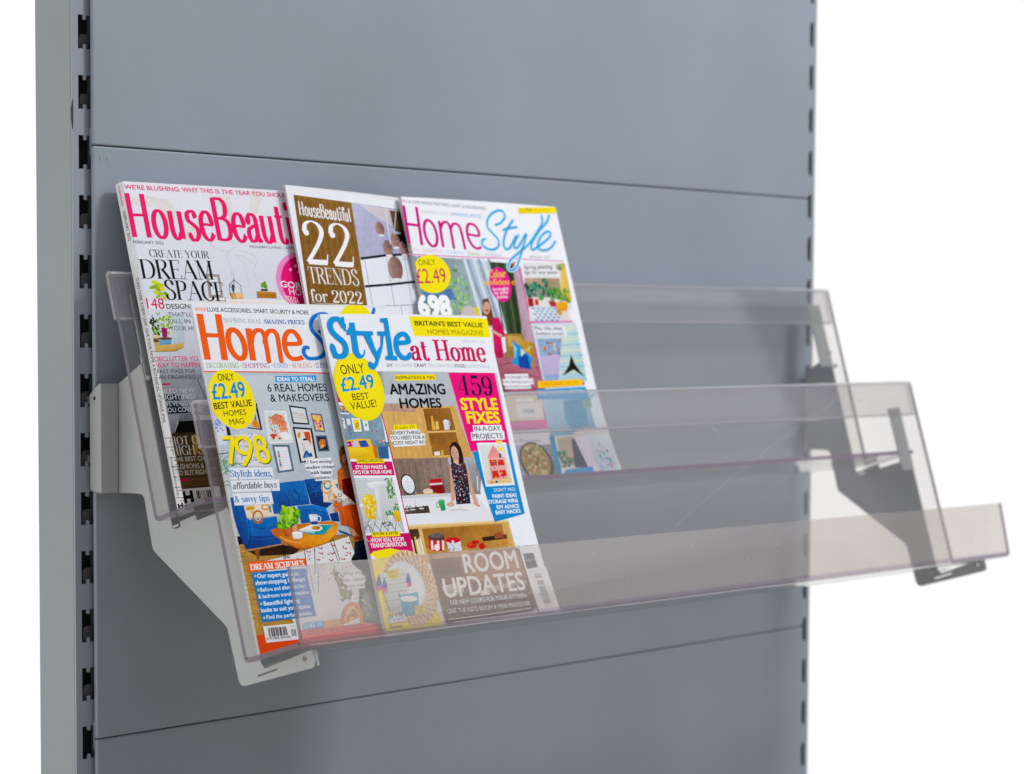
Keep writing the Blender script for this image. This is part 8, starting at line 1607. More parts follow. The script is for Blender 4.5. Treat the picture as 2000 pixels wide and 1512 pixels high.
  ('P',21,'#f4ece8',[84.8,70.6,84.5,70,84,69.4,83.5,68.9,82.8,68.5,82,68.2,81.2,68,80.4,68,79.6,68.1,78.9,68.4,78.4,68.8,77.9,69.3,77.7,69.8,77.6,70.5,77.7,71.1,78,71.7,78.4,72.3,79,72.8,79.7,73.2,80.5,73.5,81.3,73.7,82.1,73.7,82.9,73.5,83.5,73.3,84.1,72.9,84.5,72.4,84.8,71.8,84.9,71.2]),
  ('P',18,['#eceaec','#eceaec','#e4e2e6','#e4e2e6','#d8d6dc'],[94.9,75.4,112.6,74.7,111.8,66,107.5,65.1,95.1,66]),
  ('N',19,['#33333c'],[95.4,73.9,112.2,73.2,111.1,66.5,94.6,66.7],0.87,26,2,1),
  ('P',21,'#d8243c',[112.9,75.1,112.5,74.6,111.6,74.1,110.4,73.7,108.8,73.4,106.9,73.3,104.8,73.2,102.7,73.3,100.6,73.5,98.7,73.8,97,74.2,95.7,74.7,94.7,75.3,94.2,75.8,94.1,76.4,94.5,76.9,95.3,77.4,96.6,77.8,98.2,78.1,100.1,78.3,102.1,78.3,104.2,78.2,106.3,78,108.2,77.7,109.9,77.3,111.3,76.8,112.3,76.3,112.8,75.7]),
  ('P',22,'#f0e8e8',[104.1,74.5,103.9,74.2,103.8,74,103.5,73.8,103.3,73.6,103,73.5,102.6,73.4,102.3,73.4,102,73.5,101.8,73.6,101.5,73.7,101.4,73.9,101.3,74.2,101.3,74.4,101.3,74.7,101.4,74.9,101.6,75.1,101.8,75.3,102.1,75.5,102.4,75.6,102.7,75.7,103,75.7,103.3,75.7,103.6,75.5,103.8,75.4,104,75.2,104.1,75,104.1,74.7]),
  ('P',18,'#d83a28',[132.3,68.9,132,68.4,131.4,67.9,130.4,67.5,129.3,67.1,128,66.9,126.6,66.8,125.2,66.9,123.8,67,122.5,67.3,121.4,67.7,120.5,68.2,119.9,68.7,119.6,69.2,119.6,69.8,120,70.4,120.6,70.8,121.5,71.3,122.6,71.6,123.9,71.8,125.3,71.9,126.8,71.9,128.1,71.7,129.4,71.4,130.5,71,131.4,70.6,132,70,132.3,69.5]),
  ('P',19,'#c83024',[137.4,71.8,137.1,71.5,136.6,71.2,135.9,70.9,134.9,70.7,133.9,70.6,132.7,70.6,131.5,70.6,130.3,70.7,129.2,70.9,128.3,71.2,127.5,71.5,126.9,71.8,126.7,72.2,126.6,72.6,126.9,72.9,127.4,73.2,128.1,73.5,129,73.7,130.1,73.8,131.3,73.8,132.5,73.8,133.7,73.7,134.8,73.5,135.7,73.2,136.5,72.9,137,72.6,137.3,72.2]),
  ('P',20,'#d02c34',[143.3,67.6,142.9,66.9,142.4,66.3,141.7,65.8,140.9,65.4,139.9,65.1,138.9,64.9,137.9,64.9,137,65.1,136.1,65.3,135.4,65.7,134.9,66.3,134.5,66.9,134.4,67.5,134.5,68.2,134.8,68.8,135.3,69.4,136,70,136.9,70.4,137.8,70.7,138.8,70.8,139.8,70.8,140.8,70.7,141.6,70.4,142.3,70,142.9,69.5,143.2,68.9,143.4,68.2]),
  ('P',20,'#e86048',[128.5,69.9,128.4,69.7,128.1,69.5,127.6,69.3,127,69.2,126.3,69.1,125.6,69.1,124.9,69.1,124.1,69.2,123.5,69.3,122.9,69.5,122.4,69.7,122,69.9,121.9,70.1,121.9,70.3,122,70.6,122.3,70.8,122.8,70.9,123.4,71.1,124,71.1,124.8,71.2,125.5,71.1,126.2,71.1,126.9,70.9,127.5,70.8,128,70.6,128.3,70.3,128.5,70.1]),
  ('P',21,'#6a4a34',[141.1,75.5,175.4,76.5,174.9,68.3,142.7,67]),
  ('P',22,'#3f3028',[142.1,75.8,164.8,76.3,167.1,72.6,143,72.3]),
  ('P',23,'#a8583c',[158.3,77.9,169.2,79.1,170.2,73.9,158.6,73.2]),
  ('P',24,'#c89050',[141.8,71.8,175.5,72.4,174.7,67.7,142.8,67.2]),
  ('P',17,'#e0b878',[179,87.5,182.6,87.7,183.4,65.3,179.2,65]),
  ('P',9,['#3a2622','#3a2622','#3a2622','#2e1e1b','#2e1e1b','#3a2622','#3a2622','#46302a','#46302a'],[125.2,159.2,129.4,162.8,135,163.3,139.5,158.7,140.4,150.4,139.4,143.4,131.9,142.3,122.6,144.1,123.4,151.1]),
  ('P',10,'#dcac98',[134.9,151.9,134.6,150.4,134.1,149,133.4,147.8,132.5,146.9,131.4,146.2,130.4,145.8,129.2,145.8,128.2,146.1,127.2,146.8,126.4,147.7,125.7,148.9,125.2,150.3,125,151.7,125.1,153.3,125.4,154.7,125.9,156.1,126.6,157.3,127.5,158.3,128.5,159,129.6,159.3,130.7,159.4,131.8,159.1,132.8,158.4,133.6,157.5,134.3,156.3,134.7,154.9,134.9,153.5]),
  ('P',11,'#e4b8a4',[126.3,147.5,133.1,147.2,132.1,141.9,125.9,142.2]),
  ('S',12,'#b86a60',[127.1,148.8,128.9,148.2,131.6,148.9],0.47,1,0),
  ('P',11,'#4a302a',[128.7,153.5,128.7,153.4,128.6,153.3,128.5,153.3,128.3,153.2,128.1,153.2,127.9,153.1,127.8,153.1,127.6,153.2,127.4,153.2,127.3,153.2,127.1,153.3,127.1,153.4,127,153.4,127,153.5,127.1,153.6,127.2,153.7,127.3,153.7,127.4,153.8,127.6,153.8,127.8,153.8,128,153.8,128.2,153.8,128.3,153.8,128.5,153.7,128.6,153.7,128.7,153.6,128.7,153.5]),
  ('P',11,'#4a302a',[133.2,153.5,133.1,153.4,133,153.4,132.9,153.3,132.8,153.3,132.6,153.2,132.4,153.2,132.2,153.2,132,153.2,131.8,153.3,131.7,153.3,131.6,153.4,131.5,153.4,131.5,153.5,131.5,153.6,131.5,153.7,131.6,153.7,131.7,153.8,131.9,153.8,132,153.9,132.2,153.9,132.4,153.9,132.6,153.9,132.8,153.9,132.9,153.8,133,153.7,133.1,153.7,133.2,153.6]),
  ('P',16,'#d8a690',[119.2,141.9,121.5,140.6,120.3,127.9,117.4,111.7,111.7,108.6,114.9,123.5]),
  ('P',16,'#dcae98',[140.5,141.2,143.7,138.5,143.8,122,147.5,104.2,142.4,104.5,138.7,119.9]),
  ('P',17,['#3c3843','#3c3843','#3c3843','#38343f','#38343f','#38343f','#2e2a36','#2e2a36','#2e2a36','#36323e','#36323e'],[121.2,142.8,125.8,144.7,132,141.6,140.2,143.6,141.4,138.6,140.1,126.9,137.5,113,136.7,106.9,117.6,107.1,120.2,123.2,120.1,132.5]),
  ('N',18,['#e8dce0','#c83a5a','#9aa8b8','#e06a8a','#f0ecec','#7a9a8a'],[121.9,141.8,140.8,142.1,136.2,107.8,118,108.2],1.17,110,8,1),
  ('P',17,'#dcae98',[115.1,107.2,114.9,106.7,114.4,106.3,113.7,106,112.8,105.7,111.8,105.5,110.7,105.4,109.5,105.4,108.5,105.5,107.5,105.8,106.6,106.1,105.9,106.4,105.4,106.8,105.2,107.3,105.2,107.8,105.5,108.2,106,108.6,106.7,109,107.6,109.3,108.6,109.4,109.7,109.5,110.8,109.5,111.9,109.4,112.9,109.2,113.8,108.9,114.4,108.5,114.9,108.1,115.2,107.7]),
  ('P',17,'#d8a690',[141,108.1,148.5,104.7,147.1,103,141.1,105.7]),
  ('P',18,['#f4f2ee','#f4f2ee','#eae6e0','#eae6e0','#f2f0ec','#f2f0ec','#e4e0da','#e4e0da'],[106,104.8,120.6,105.7,125,103.4,137.5,105.3,147.1,103,130.9,100.5,122.9,102.1,109.2,101.7]),
  ('S',19,'#a89a8c',[109.4,102.2,122.9,102.3,131,100.7],0.35,0,0),
  ('S',20,'#c8c0b8',[120.5,105.5,122.3,102.4],0.35,0,0),
  ('P',9,'#9c9a9c',[155.9,147.4,162.2,148.3,160,133,153.2,116.8,151,126.4]),
  ('P',10,'#d4d4d8',[152.5,131,154.6,131.1,151.2,118.1,149.3,117.6]),
  'side_panel',
  ('P',21,'#f6f5f8',[0,203.2,47.6,196.9,51.7,84.6,0,87.1]),
  ('P',22,'#d41a72',[0,211.3,1.9,221.7,57.3,216,50.1,200.7,0,202.8]),
  ('S',22,'#d41a6e',[47.9,194,50.5,146.8,51.1,107.5,51.7,84.6],1.15,0,0),
  ('P',23,['#7f98a8','#92a9b6','#8ca6b6','#86a0b0'],[0,200.4,47.7,193.2,45.4,151.6,0,153.6]),
  ('P',24,'#dfe2e6',[0,194.3,9.4,193.3,9.7,191.9,0,192.7]),
  ('N',25,['#c89858','#d86a48','#4a7a58','#e0c080'],[0,199.8,8.4,198.8,9.1,194.2,0,195],1.9,30,3,1),
  ('P',24,'#e8e8ea',[0,189.2,2.7,188.9,2.5,179.8,0,180.1]),
  ('P',24,'#e6e6ea',[5.2,188.6,9.3,188.1,8.8,182.8,5,183.1]),
  ('P',24,'#f0f0f2',[11.1,189,21.1,188,20.1,176.4,11,176.7]),
  ('P',24,'#eef0f4',[23.5,186.4,29.7,185.6,29.1,177.2,23.8,177.4]),
  ('P',25,'#f0d428',[12.8,187.5,19.4,186.7,18.8,178.2,12.8,178.5]),
  ('N',26,['#6a6a3a','#b89a20'],[14.2,184.9,18.1,184.5,17.8,180.3,14.3,180.4],1.14,14,2,1),
  ('N',25,['#4a4a50'],[0,187.5,1.5,187.4,1.5,183.8,0,183.9],1.14,5,5,1),
  ('S',24,'#8c5a70',[8.1,179.4,7.9,179.1,7.6,178.7,7.2,178.5,6.7,178.3,6.2,178.2,5.7,178.2,5.2,178.3,4.8,178.5,4.6,178.8,4.4,179.2,4.5,179.6,4.7,179.9,5,180.3,5.4,180.5,5.9,180.7,6.4,180.8,6.9,180.8,7.4,180.7,7.8,180.5,8,180.2,8.1,179.8],0.76,0,1),
  ('P',25,'#7a86a0',[27.8,182.1,27.7,181.7,27.5,181.4,27.3,181.1,27.1,180.9,26.8,180.7,26.6,180.6,26.3,180.6,26.1,180.6,25.9,180.7,25.8,180.9,25.7,181.2,25.6,181.5,25.7,181.8,25.7,182.1,25.9,182.5,26,182.8,26.2,183.1,26.5,183.3,26.7,183.5,27,183.6,27.2,183.6,27.4,183.6,27.6,183.4,27.8,183.3,27.9,183,27.9,182.7,27.9,182.4]),
  ('P',24,'#c83a50',[38.7,176.2,38.6,176,38.5,175.8,38.3,175.7,38.1,175.6,37.9,175.5,37.6,175.5,37.4,175.4,37.1,175.5,36.9,175.5,36.8,175.6,36.6,175.8,36.5,175.9,36.5,176.1,36.5,176.2,36.6,176.4,36.7,176.6,36.9,176.7,37.1,176.8,37.3,176.9,37.6,177,37.8,177,38,176.9,38.3,176.9,38.4,176.8,38.6,176.7,38.6,176.5,38.7,176.3]),
  ('S',25,'#d890a0',[37.6,176.2,40.7,173,42.5,165.3],0.38,0,0),
  ('P',26,'#6a8ca4',[32.6,168.1,49.7,166,49.6,162.2,33.4,161.8]),
  ('P',27,'#3f6c94',[35,162.7,47.6,162.2,46,151.6,34.6,152.2]),
  ('N',28,['#c87890','#e0c8d0','#5a88b0'],[36.7,168.4,44.5,167.6,44.6,163.3,36.5,163.4],1.44,20,4,1),
  ('P',28,['#f6cc30','#f6cc30','#f6cc30','#f2c428','#f2c428','#e0a818','#e0a818','#ecba20'],[0,169.8,17.4,170.5,27.6,169.5,28.9,163.9,33.7,162.8,33.8,153.2,28,152.3,0,153.6]),
  ('P',29,['#f8d858','#f8d858','#f0c430','#f0c430','#e8b424'],[0,163.1,18.9,162.2,29.4,157.2,29.3,152.4,0,153.8]),
  ('P',30,'#c87a18',[29.9,165.8,33.7,162.8,33.3,153.2,29.3,152.3,29.3,159.1]),
  ('P',30,'#b8246c',[0,168.3,5,168.8,5.3,164.3,0,164]),
  ('P',31,'#d8c8d8',[5.7,168.7,13,169.2,12.7,163.5,5.8,163.3]),
  ('P',32,'#3c5aa8',[13.5,168.5,22.8,168.9,25.1,163.1,15.2,163]),
  ('N',32,['#e86a9a','#f0d0e0','#7a3a8a'],[0,167.4,0,168.3,10.2,168.4,10.3,164.1,1.1,164.2],1.32,16,6,1),
  ('P',22,'#d71a70',[0,151.3,48.4,149,48.6,136.7,0,139.2]),
  ('P',31,'#fbe310',[6.9,153.2,39.3,151.8,39.1,148,6.8,149.2]),
  ('P',22,['#cfd2d2','#dcdede','#c0c4c2','#cacecc'],[0,136.9,45.6,134.7,46.2,87.6,0,89]),
  ('S',23,'#e6e8e8',[-0.9,135.4,46.4,133.1],0.29,0,0),
  ('S',23,'#e6e8e8',[-1,132.5,46.4,130.6],0.29,0,0),
  ('S',23,'#e6e8e8',[-1.2,129.7,46.3,128.1],0.29,0,0),
  ('S',23,'#e6e8e8',[-1.3,126.9,46.3,125.6],0.29,0,0),
  ('S',23,'#e6e8e8',[-1.5,124.1,46.2,123.1],0.29,0,0),
  ('S',23,'#e6e8e8',[-1.6,121.3,46.2,120.7],0.29,0,0),
  ('S',23,'#e6e8e8',[-1.8,118.5,46.1,118.2],0.29,0,0),
  ('S',23,'#e6e8e8',[-1.9,115.7,46,115.7],0.29,0,0),
  ('S',23,'#e6e8e8',[-2.1,112.9,46,113.2],0.29,0,0),
  ('S',23,'#e6e8e8',[-2.3,110.1,45.9,110.7],0.29,0,0),
  ('S',23,'#e6e8e8',[-2.4,107.3,45.9,108.3],0.29,0,0),
  ('S',23,'#e6e8e8',[-2.6,104.5,45.8,105.8],0.29,0,0),
  ('P',24,['#f6f6f6','#f6f6f6','#ececee','#d2d4d6','#d2d4d6','#e4e6e8'],[12.5,130.9,23.6,132.7,35.9,131.4,34.3,128.4,26.8,125.5,17.9,126.6]),
  ('P',25,['#f0f0f2','#dadcde','#c4c8ca','#e6e8ea'],[21.3,127.2,27.1,126.4,25.1,101.4,19,100.9]),
  ('P',24,'#f0eef0',[0,114,5.4,115.3,6.4,112,0,111.4]),
  ('P',25,'#c9ccd0',[0,111.5,5.7,112,3.8,96.2,0,97.9]),
  ('P',26,['#f4d44c','#f4d44c','#f4d44c','#eac238','#eac238','#eac238','#e0b030','#e0b030','#e0b030','#f0cc50','#f0cc50'],[3.7,118.7,10,122.1,16.5,121.8,20.3,116.8,18.9,109.3,15.5,104.8,15.4,100.1,10.8,95.5,9.6,100.5,4.4,102.7,4.4,112.1]),
  ('N',27,['#f8e890','#fbf4d0','#d8a028'],[6.6,119.5,19.8,119.7,18.4,110.3,12.6,99.4,4.2,104.6],1.41,46,3,2),
  ('N',25,['#3f7a3c','#5c9a50','#82b46c'],[36.9,134.8,45.5,134.3,43.3,122.2,35.8,115,35.7,121.7],2.1,36,4,2.4),
  ('N',24,['#4a8a48','#6aa85c'],[28.4,106,38.6,106.3,37.2,101.6,29,101.2],1.89,26,7,2),
  ('N',26,['#4a8a48','#7ab068'],[39.2,112.9,45.8,112.6,43.9,106,37.2,106.4],1.71,14,9,2),
  ('P',28,['#f2ca30','#f2ca30','#e4b420','#d8a018'],[37,105.5,45.2,105.9,44,96.5,38.1,95.7]),
  ('P',26,'#e4e4e4',[30.1,102.5,36.1,102.7,35.2,98.4,30.8,98.2]),
  ('P',29,'#d8dada',[0,96.2,12.9,100.3,41.1,96.7,46.2,87.6,0,89]),
  ('S',30,'#4a4e52',[-2.2,89.1,7.7,100.6],0.47,0,0),
  ('S',31,'#4a4e52',[2,99.1,10.9,89],0.47,0,0),
  ('S',32,'#4a4e52',[6.8,88.5,15.3,99.6],0.47,0,0),
  ('S',33,'#4a4e52',[11.4,98.1,19.4,88.4],0.47,0,0),
  ('S',34,'#4a4e52',[15.8,87.9,22.9,98.5],0.47,0,0),
  ('S',35,'#4a4e52',[20.9,97.2,28,87.8],0.47,0,0),
  ('S',36,'#4a4e52',[24.9,87.3,30.6,97.5],0.47,0,0),
  ('S',37,'#4a4e52',[30.5,96.2,36.7,87.3],0.47,0,0),
  ('S',38,'#4a4e52',[34.1,86.7,38.3,96.4],0.47,0,0),
  ('S',30,'#4a4e52',[40.1,95.2,45.4,86.7],0.48,0,0),
  ('N',38,['#3c4044','#8a8e90'],[20.1,98,33.3,97.6,33.4,93.3,22.7,93.1],0.85,60,6,1),
  ('N',33,['#6a6e70'],[0,95.5,9.2,96.8,7.3,90.3,0,89.9],0.84,40,8,1),
  ('P',39,'#d71a70',[0,87.3,51.7,85.9,51.3,62.7,0,65.6]),
  ('S',40,'#f3dbe6',[-1.8,85.8,1,82.1,4.9,82.1],0.47,0,0),
  ('P',40,'#fbe310',[6.8,89.5,39.9,88.2,39.6,84,6.4,85.3]),
  'cover_lines',
  ('T',32,'#5a5210',[7.8,150.2,37.5,149.2],2.38,'SIMPLE UPDATES','g',0.01,0),
  ('T',23,'#fbf2f6',[4.1,144.5,40.5,143.1],3.13,'STYLISH MAKES &','g',0.03,0),
  ('T',24,'#fbf2f6',[0.3,140.3,45.6,138.5],3.13,'DIYS FOR YOUR HOME','g',0.03,0),
  ('T',41,'#5a5210',[7.9,86.7,38,85.5],2.55,'BEFORE & AFTER','g',0.01,0),
  ('T',41,'#fbf2f6',[4.1,81,42.7,79.3],3.58,'WOW REAL ROOM','g',0.03,0),
  ('T',42,'#fbf2f6',[2.3,76.4,44.9,74.9],3.58,'TRANSFORMATIONS','g',0.03,0),
  ('P',5,'#fbe310',[59.8,181.1,88.8,180.8,87.4,174,58.6,174.3]),
  ('T',6,'#6a5e10',[61.1,177.2,85.5,177],2.92,'10 under £10','i',0.8,0.2),
  ('P',7,'#f2f1f1',[57.2,176.3,90.9,176.3,90.9,170.9,57.2,170.9]),
  ('P',8,'#f2f1f1',[52.6,172.2,96.1,172.2,96.1,166.1,52.6,166.1]),
  ('P',9,'#f2f1f1',[54.6,167.6,94.5,167.6,94.5,161.6,54.6,161.6]),
  ('T',9,'#2b2e34',[57.8,172.4,90.3,171.8],3.11,'EVERYTHING','g',0.01,0),
  ('T',10,'#2b2e34',[52.7,168.1,95.6,167.2],3.2,'YOU NEED FOR A','g',0.01,0),
  ('T',11,'#2b2e34',[54.6,163.5,93.5,162.8],3.2,'COSY NIGHT IN!','g',0.01,0),
  ('P',2,'#fbe310',[74.1,225.8,126.2,225.5,125.8,220.2,73.3,220.1]),
  ('T',3,'#4f4a12',[74.7,221.7,124.4,221],2.73,'INSPIRATION & TIPS','g',0.01,0),
  ('T',4,'#181c24',[63.7,208.3,135.4,207],9.25,'AMAZING','g',0.03,0),
  ('T',7,'#181c24',[72.8,195.7,126.5,194.9],8.51,'HOMES','g',0.03,0),
  ('P',3,['#ee1182','#ec107e','#e6107a','#ea127e'],[143.9,226.8,209.3,226.2,207.9,158.8,151.5,153.5]),
  ('P',4,'#f3a8cc',[143.6,226.8,144.6,226.8,152.2,153.5,151.1,153.3]),
  ('T',4,'#281a44',[153.3,206,201.4,204.8],18.03,'459','d',1.1,0),
  ('T',4,'#fde808',[151.7,192.4,203.7,191.6],10.32,'STYLE','g',0.04,0),
  ('T',5,'#fde808',[155.6,179.9,202.5,178.9],10.31,'FIXES','g',0.04,0),
  ('P',4,'#f6f3f6',[162.2,177.6,202.6,177.1,202.2,171.3,204.7,171.2,203.2,163.3,156.5,163.7,157.4,171.1,161.6,171.4]),
  ('T',5,'#1c1f26',[163.6,172.2,200.2,171.7],4.32,'IN-A-DAY','g',0.01,0),
  ('T',5,'#1c1f26',[158.5,165.3,200.8,164.8],4.55,'PROJECTS','g',0.01,0),
  ('P',17,['#1690d0','#1494d2','#148ccc','#128ac8'],[154.6,153.4,207.9,158.8,208.2,93.8,163.4,88.3]),
  ('P',18,'#f5f3f3',[162.2,161.4,203.4,160.6,203.2,120.8,162.2,121]),
  ('P',19,['#dfe2e2','#e8eaea','#dcd4c8','#e6ded2'],[164.8,159.4,200.7,158.8,200,123,164.3,123.3]),
  ('P',20,['#e89090','#f0a8a4','#ee9c98'],[184.3,158.8,195.2,146.7,172.5,147.2]),
  ('P',21,['#f2b8b0','#f2b8b0','#eeb0a8','#e8a49c'],[173.2,147.2,197.2,146.7,195.4,126.6,171.5,125.9]),
  ('P',22,'#d8402f',[174.7,145.2,184.2,145,184.2,139.3,174.7,139.5]),
  ('P',22,'#d8402f',[185.6,145,194.5,144.8,194.6,139.6,185.7,139.7]),
  ('P',22,'#d8402f',[174.7,135,183.5,135,183.5,128.3,174.3,128.2]),
  ('P',22,'#d8402f',[185.3,135.2,194.3,135.3,194.6,129.6,185.2,129.2]),
  ('N',23,['#f2e0e0','#5a4a78','#f0d868','#7a8ab0'],[174.4,144.3,195.1,143.4,193.7,127.9,172.4,127.7],1.55,26,5,1),
  ('P',25,'#e6c898',[165.4,126.8,200.4,127.5,200,123,165,123.3]),
  ('P',26,'#e8902f',[174.8,124.2,174.6,124,174.3,123.9,173.8,123.7,173.2,123.6,172.6,123.5,171.8,123.5,171,123.5,170.3,123.5,169.5,123.6,168.9,123.8,168.4,124,168.1,124.2,167.9,124.4,167.9,124.6,168,124.8,168.3,125,168.8,125.1,169.4,125.2,170.1,125.3,170.8,125.4,171.6,125.3,172.4,125.3,173.1,125.2,173.7,125,174.2,124.9,174.6,124.7,174.8,124.5]),
  ('P',26,'#3f4c94',[179.9,124.7,179.7,124.4,179.5,124.2,179.3,124,178.9,123.8,178.5,123.7,178.2,123.6,177.8,123.6,177.4,123.7,177,123.8,176.8,123.9,176.5,124.1,176.4,124.4,176.4,124.6,176.4,124.9,176.5,125.1,176.7,125.4,177,125.6,177.3,125.8,177.7,125.9,178.1,126,178.5,126,178.9,125.9,179.2,125.8,179.5,125.7,179.7,125.5,179.9,125.2,179.9,125]),
  ('P',22,'#4a3a58',[190.2,150.5,192.8,150.7,191.8,146.5,189.3,146.5]),
  ('P',20,'#fbe310',[192.8,158.6,189.2,161.9,190.3,163,192.7,162.7,193.8,161.7,195.9,162.8,198.3,162.5,198.4,161.5]),
  ('P',20,'#fbe310',[192.9,152.4,189.4,155.6,190.4,156.8,192.8,156.4,193.9,155.4,196.1,156.6,198.5,156.2,198.5,155.3]),
  ('T',18,'#e4f2fa',[171.8,115.8,202.6,115.4],3.1,"DON'T MISS",'g',0,0),
  ('T',18,'#fbfdfe',[168.2,110.1,202.5,109.8],3.34,'PAINT IDEAS','g',0.03,0),
  ('T',18,'#fbfdfe',[160.7,105.3,202.7,104.7],3.33,'STORAGE WINS','g',0.03,0),
  ('T',18,'#fbfdfe',[170.9,99.9,202.5,99.6],3.34,'DIY ADVICE','g',0.03,0),
  ('T',18,'#fbfdfe',[167.7,95.2,202.8,95],3.33,'EASY HACKS','g',0.03,0),
  'lower_panel',
  ('P',40,'#fbe60c',[0,70.8,4.2,73.1,24.3,74.4,41.7,70.4,52.2,64.9,67.3,7.1,68.6,2.3,0,3.6]),
  ('P',41,'#f8e6f0',[0,69.6,3.3,69.9,6.7,65.9,0,65.8]),
  ('P',41,'#e8c9a4',[70.9,32.3,69.7,27.2,67.7,22.5,65.1,18.2,61.8,14.4,57.9,11.2,53.6,8.7,49,7,44.1,6,39.1,5.9,34.1,6.5,29.3,8,24.7,10.2,20.5,13.1,16.7,16.6,13.5,20.6,10.9,25.1,9,29.9,7.9,34.9,7.4,40,7.8,45,8.9,50,10.7,54.6,13.3,58.9,16.5,62.7,20.2,65.9,24.4,68.5,29,70.4,33.8,71.4,38.8,71.7,43.8,71.2,48.7,69.8,53.4,67.7,57.7,64.8,61.6,61.3,64.9,57.3,67.6,52.7,69.6,47.8,70.8,42.7,71.2,37.5]),
  ('S',42,'#f8ece0',[58.5,34.7,67.2,22.7],0.85,0,0),
  ('S',43,'#c99a6c',[58.1,32.8,70.6,39.5],0.85,0,0),
  ('S',42,'#f4e4d2',[57.5,30.9,63.8,17.5],0.85,0,0),
  ('S',43,'#d8ae84',[56.8,29.2,70.4,33.2],0.85,0,0),
  ('S',44,'#f8ece0',[55.9,27.5,59.5,13.2],0.85,0,0),
  ('S',45,'#c99a6c',[54.8,25.9,69,27],0.85,0,0),
  ('S',46,'#f4e4d2',[53.5,24.4,54.4,9.8],0.84,0,0),
  ('S',47,'#d8ae84',[52.2,23.1,66.4,21.4],0.85,0,0),
  ('S',48,'#f8ece0',[50.6,21.9,48.7,7.6],0.84,0,0),
  ('S',49,'#c99a6c',[49,20.9,62.8,16.4],0.85,0,0),
  ('S',50,'#f4e4d2',[47.3,20.1,42.7,6.7],0.84,0,0),
  ('S',51,'#d8ae84',[45.5,19.4,58.3,12.3],0.85,0,0),
  ('S',52,'#f8ece0',[43.7,18.9,36.6,6.9],0.84,0,0),
  ('S',53,'#c99a6c',[41.8,18.7,53.1,9.2],0.84,0,0),
  ('S',54,'#f4e4d2',[39.9,18.6,30.6,8.4],0.84,0,0),
  ('S',55,'#d8ae84',[38,18.7,47.3,7.3],0.84,0,0),
  ('S',42,'#f8ece0',[36.1,19,24.9,11],0.83,0,0),
  ('S',55,'#c99a6c',[34.2,19.5,41.2,6.6],0.84,0,0),
  ('S',56,'#f4e4d2',[32.3,20.2,19.8,14.6],0.83,0,0),
  ('S',57,'#d8ae84',[30.6,21,35.1,7.1],0.84,0,0),
  ('S',58,'#f8ece0',[28.9,22.1,15.4,19.2],0.83,0,0),
  ('S',59,'#c99a6c',[27.3,23.2,29.2,8.9],0.84,0,0),
  ('S',60,'#f4e4d2',[25.8,24.6,12,24.5],0.83,0,0),
  ('S',61,'#d8ae84',[24.5,26,23.6,11.8],0.83,0,0),
  ('S',62,'#f8ece0',[23.3,27.6,9.6,30.3],0.83,0,0),
  ('S',63,'#c99a6c',[22.2,29.3,18.7,15.6],0.83,0,0),
  ('S',64,'#f4e4d2',[21.4,31.1,8.3,36.4],0.83,0,0),
  ('S',65,'#d8ae84',[20.6,32.9,14.5,20.4],0.83,0,0),
  ('S',42,'#f8ece0',[20.1,34.8,8.1,42.7],0.83,0,0),
  ('S',65,'#c99a6c',[19.7,36.8,11.3,25.8],0.83,0,0),
  ('S',66,'#f4e4d2',[19.5,38.7,9.1,48.8],0.83,0,0),
  ('S',67,'#d8ae84',[19.5,40.7,9.1,31.8],0.83,0,0),
  ('S',68,'#f8ece0',[19.7,42.6,11.3,54.5],0.83,0,0),
  ('S',69,'#c99a6c',[20.1,44.5,8.1,37.9],0.83,0,0),
  ('S',70,'#f4e4d2',[20.6,46.4,14.5,59.6],0.84,0,0),
  ('S',71,'#d8ae84',[21.4,48.2,8.3,44.2],0.83,0,0),
  ('S',42,'#f8ece0',[22.3,49.9,18.7,64],0.84,0,0),
  ('S',71,'#c99a6c',[23.3,51.5,9.6,50.2],0.83,0,0),
  ('S',72,'#f4e4d2',[24.5,52.9,23.7,67.4],0.84,0,0),
  ('S',73,'#d8ae84',[25.9,54.2,12,55.8],0.84,0,0),
  ('S',74,'#f8ece0',[27.3,55.4,29.2,69.7],0.84,0,0),
  ('S',75,'#c99a6c',[28.9,56.5,15.5,60.7],0.84,0,0),
  ('S',76,'#f4e4d2',[30.6,57.3,35.2,70.8],0.84,0,0),
  ('S',77,'#d8ae84',[32.4,58,19.8,64.9],0.84,0,0),
  ('S',78,'#f8ece0',[34.2,58.5,41.4,70.7],0.85,0,0),
  ('S',79,'#c99a6c',[36.1,58.8,25,68],0.84,0,0),
  ('S',42,'#f4e4d2',[38,58.9,47.4,69.4],0.85,0,0),
  ('S',79,'#d8ae84',[40,58.8,30.6,70.1],0.84,0,0),
  ('S',42,'#f8ece0',[41.9,58.5,53.2,66.9],0.85,0,0),
  ('S',79,'#c99a6c',[43.8,58.1,36.7,70.9],0.84,0,0),
  ('S',80,'#f4e4d2',[45.6,57.4,58.5,63.3],0.85,0,0),
  ('S',81,'#d8ae84',[47.4,56.6,42.8,70.5],0.85,0,0),
  ('S',82,'#f8ece0',[49.1,55.5,63,58.7],0.85,0,0),
  ('S',83,'#c99a6c',[50.7,54.4,48.9,68.9],0.85,0,0),
  ('S',84,'#f4e4d2',[52.2,53,66.5,53.3],0.85,0,0),
  ('S',85,'#d8ae84',[53.6,51.6,54.5,66.1],0.85,0,0),
  ('S',42,'#f8ece0',[54.8,50,69.1,47.3],0.85,0,0),
  ('S',85,'#c99a6c',[55.9,48.3,59.6,62.2],0.85,0,0),
  ('S',86,'#f4e4d2',[56.8,46.5,70.4,41.1],0.85,0,0),
  ('S',87,'#d8ae84',[57.6,44.6,63.9,57.4],0.85,0,0),
  ('S',88,'#f8ece0',[58.1,42.7,70.5,34.7],0.85,0,0),
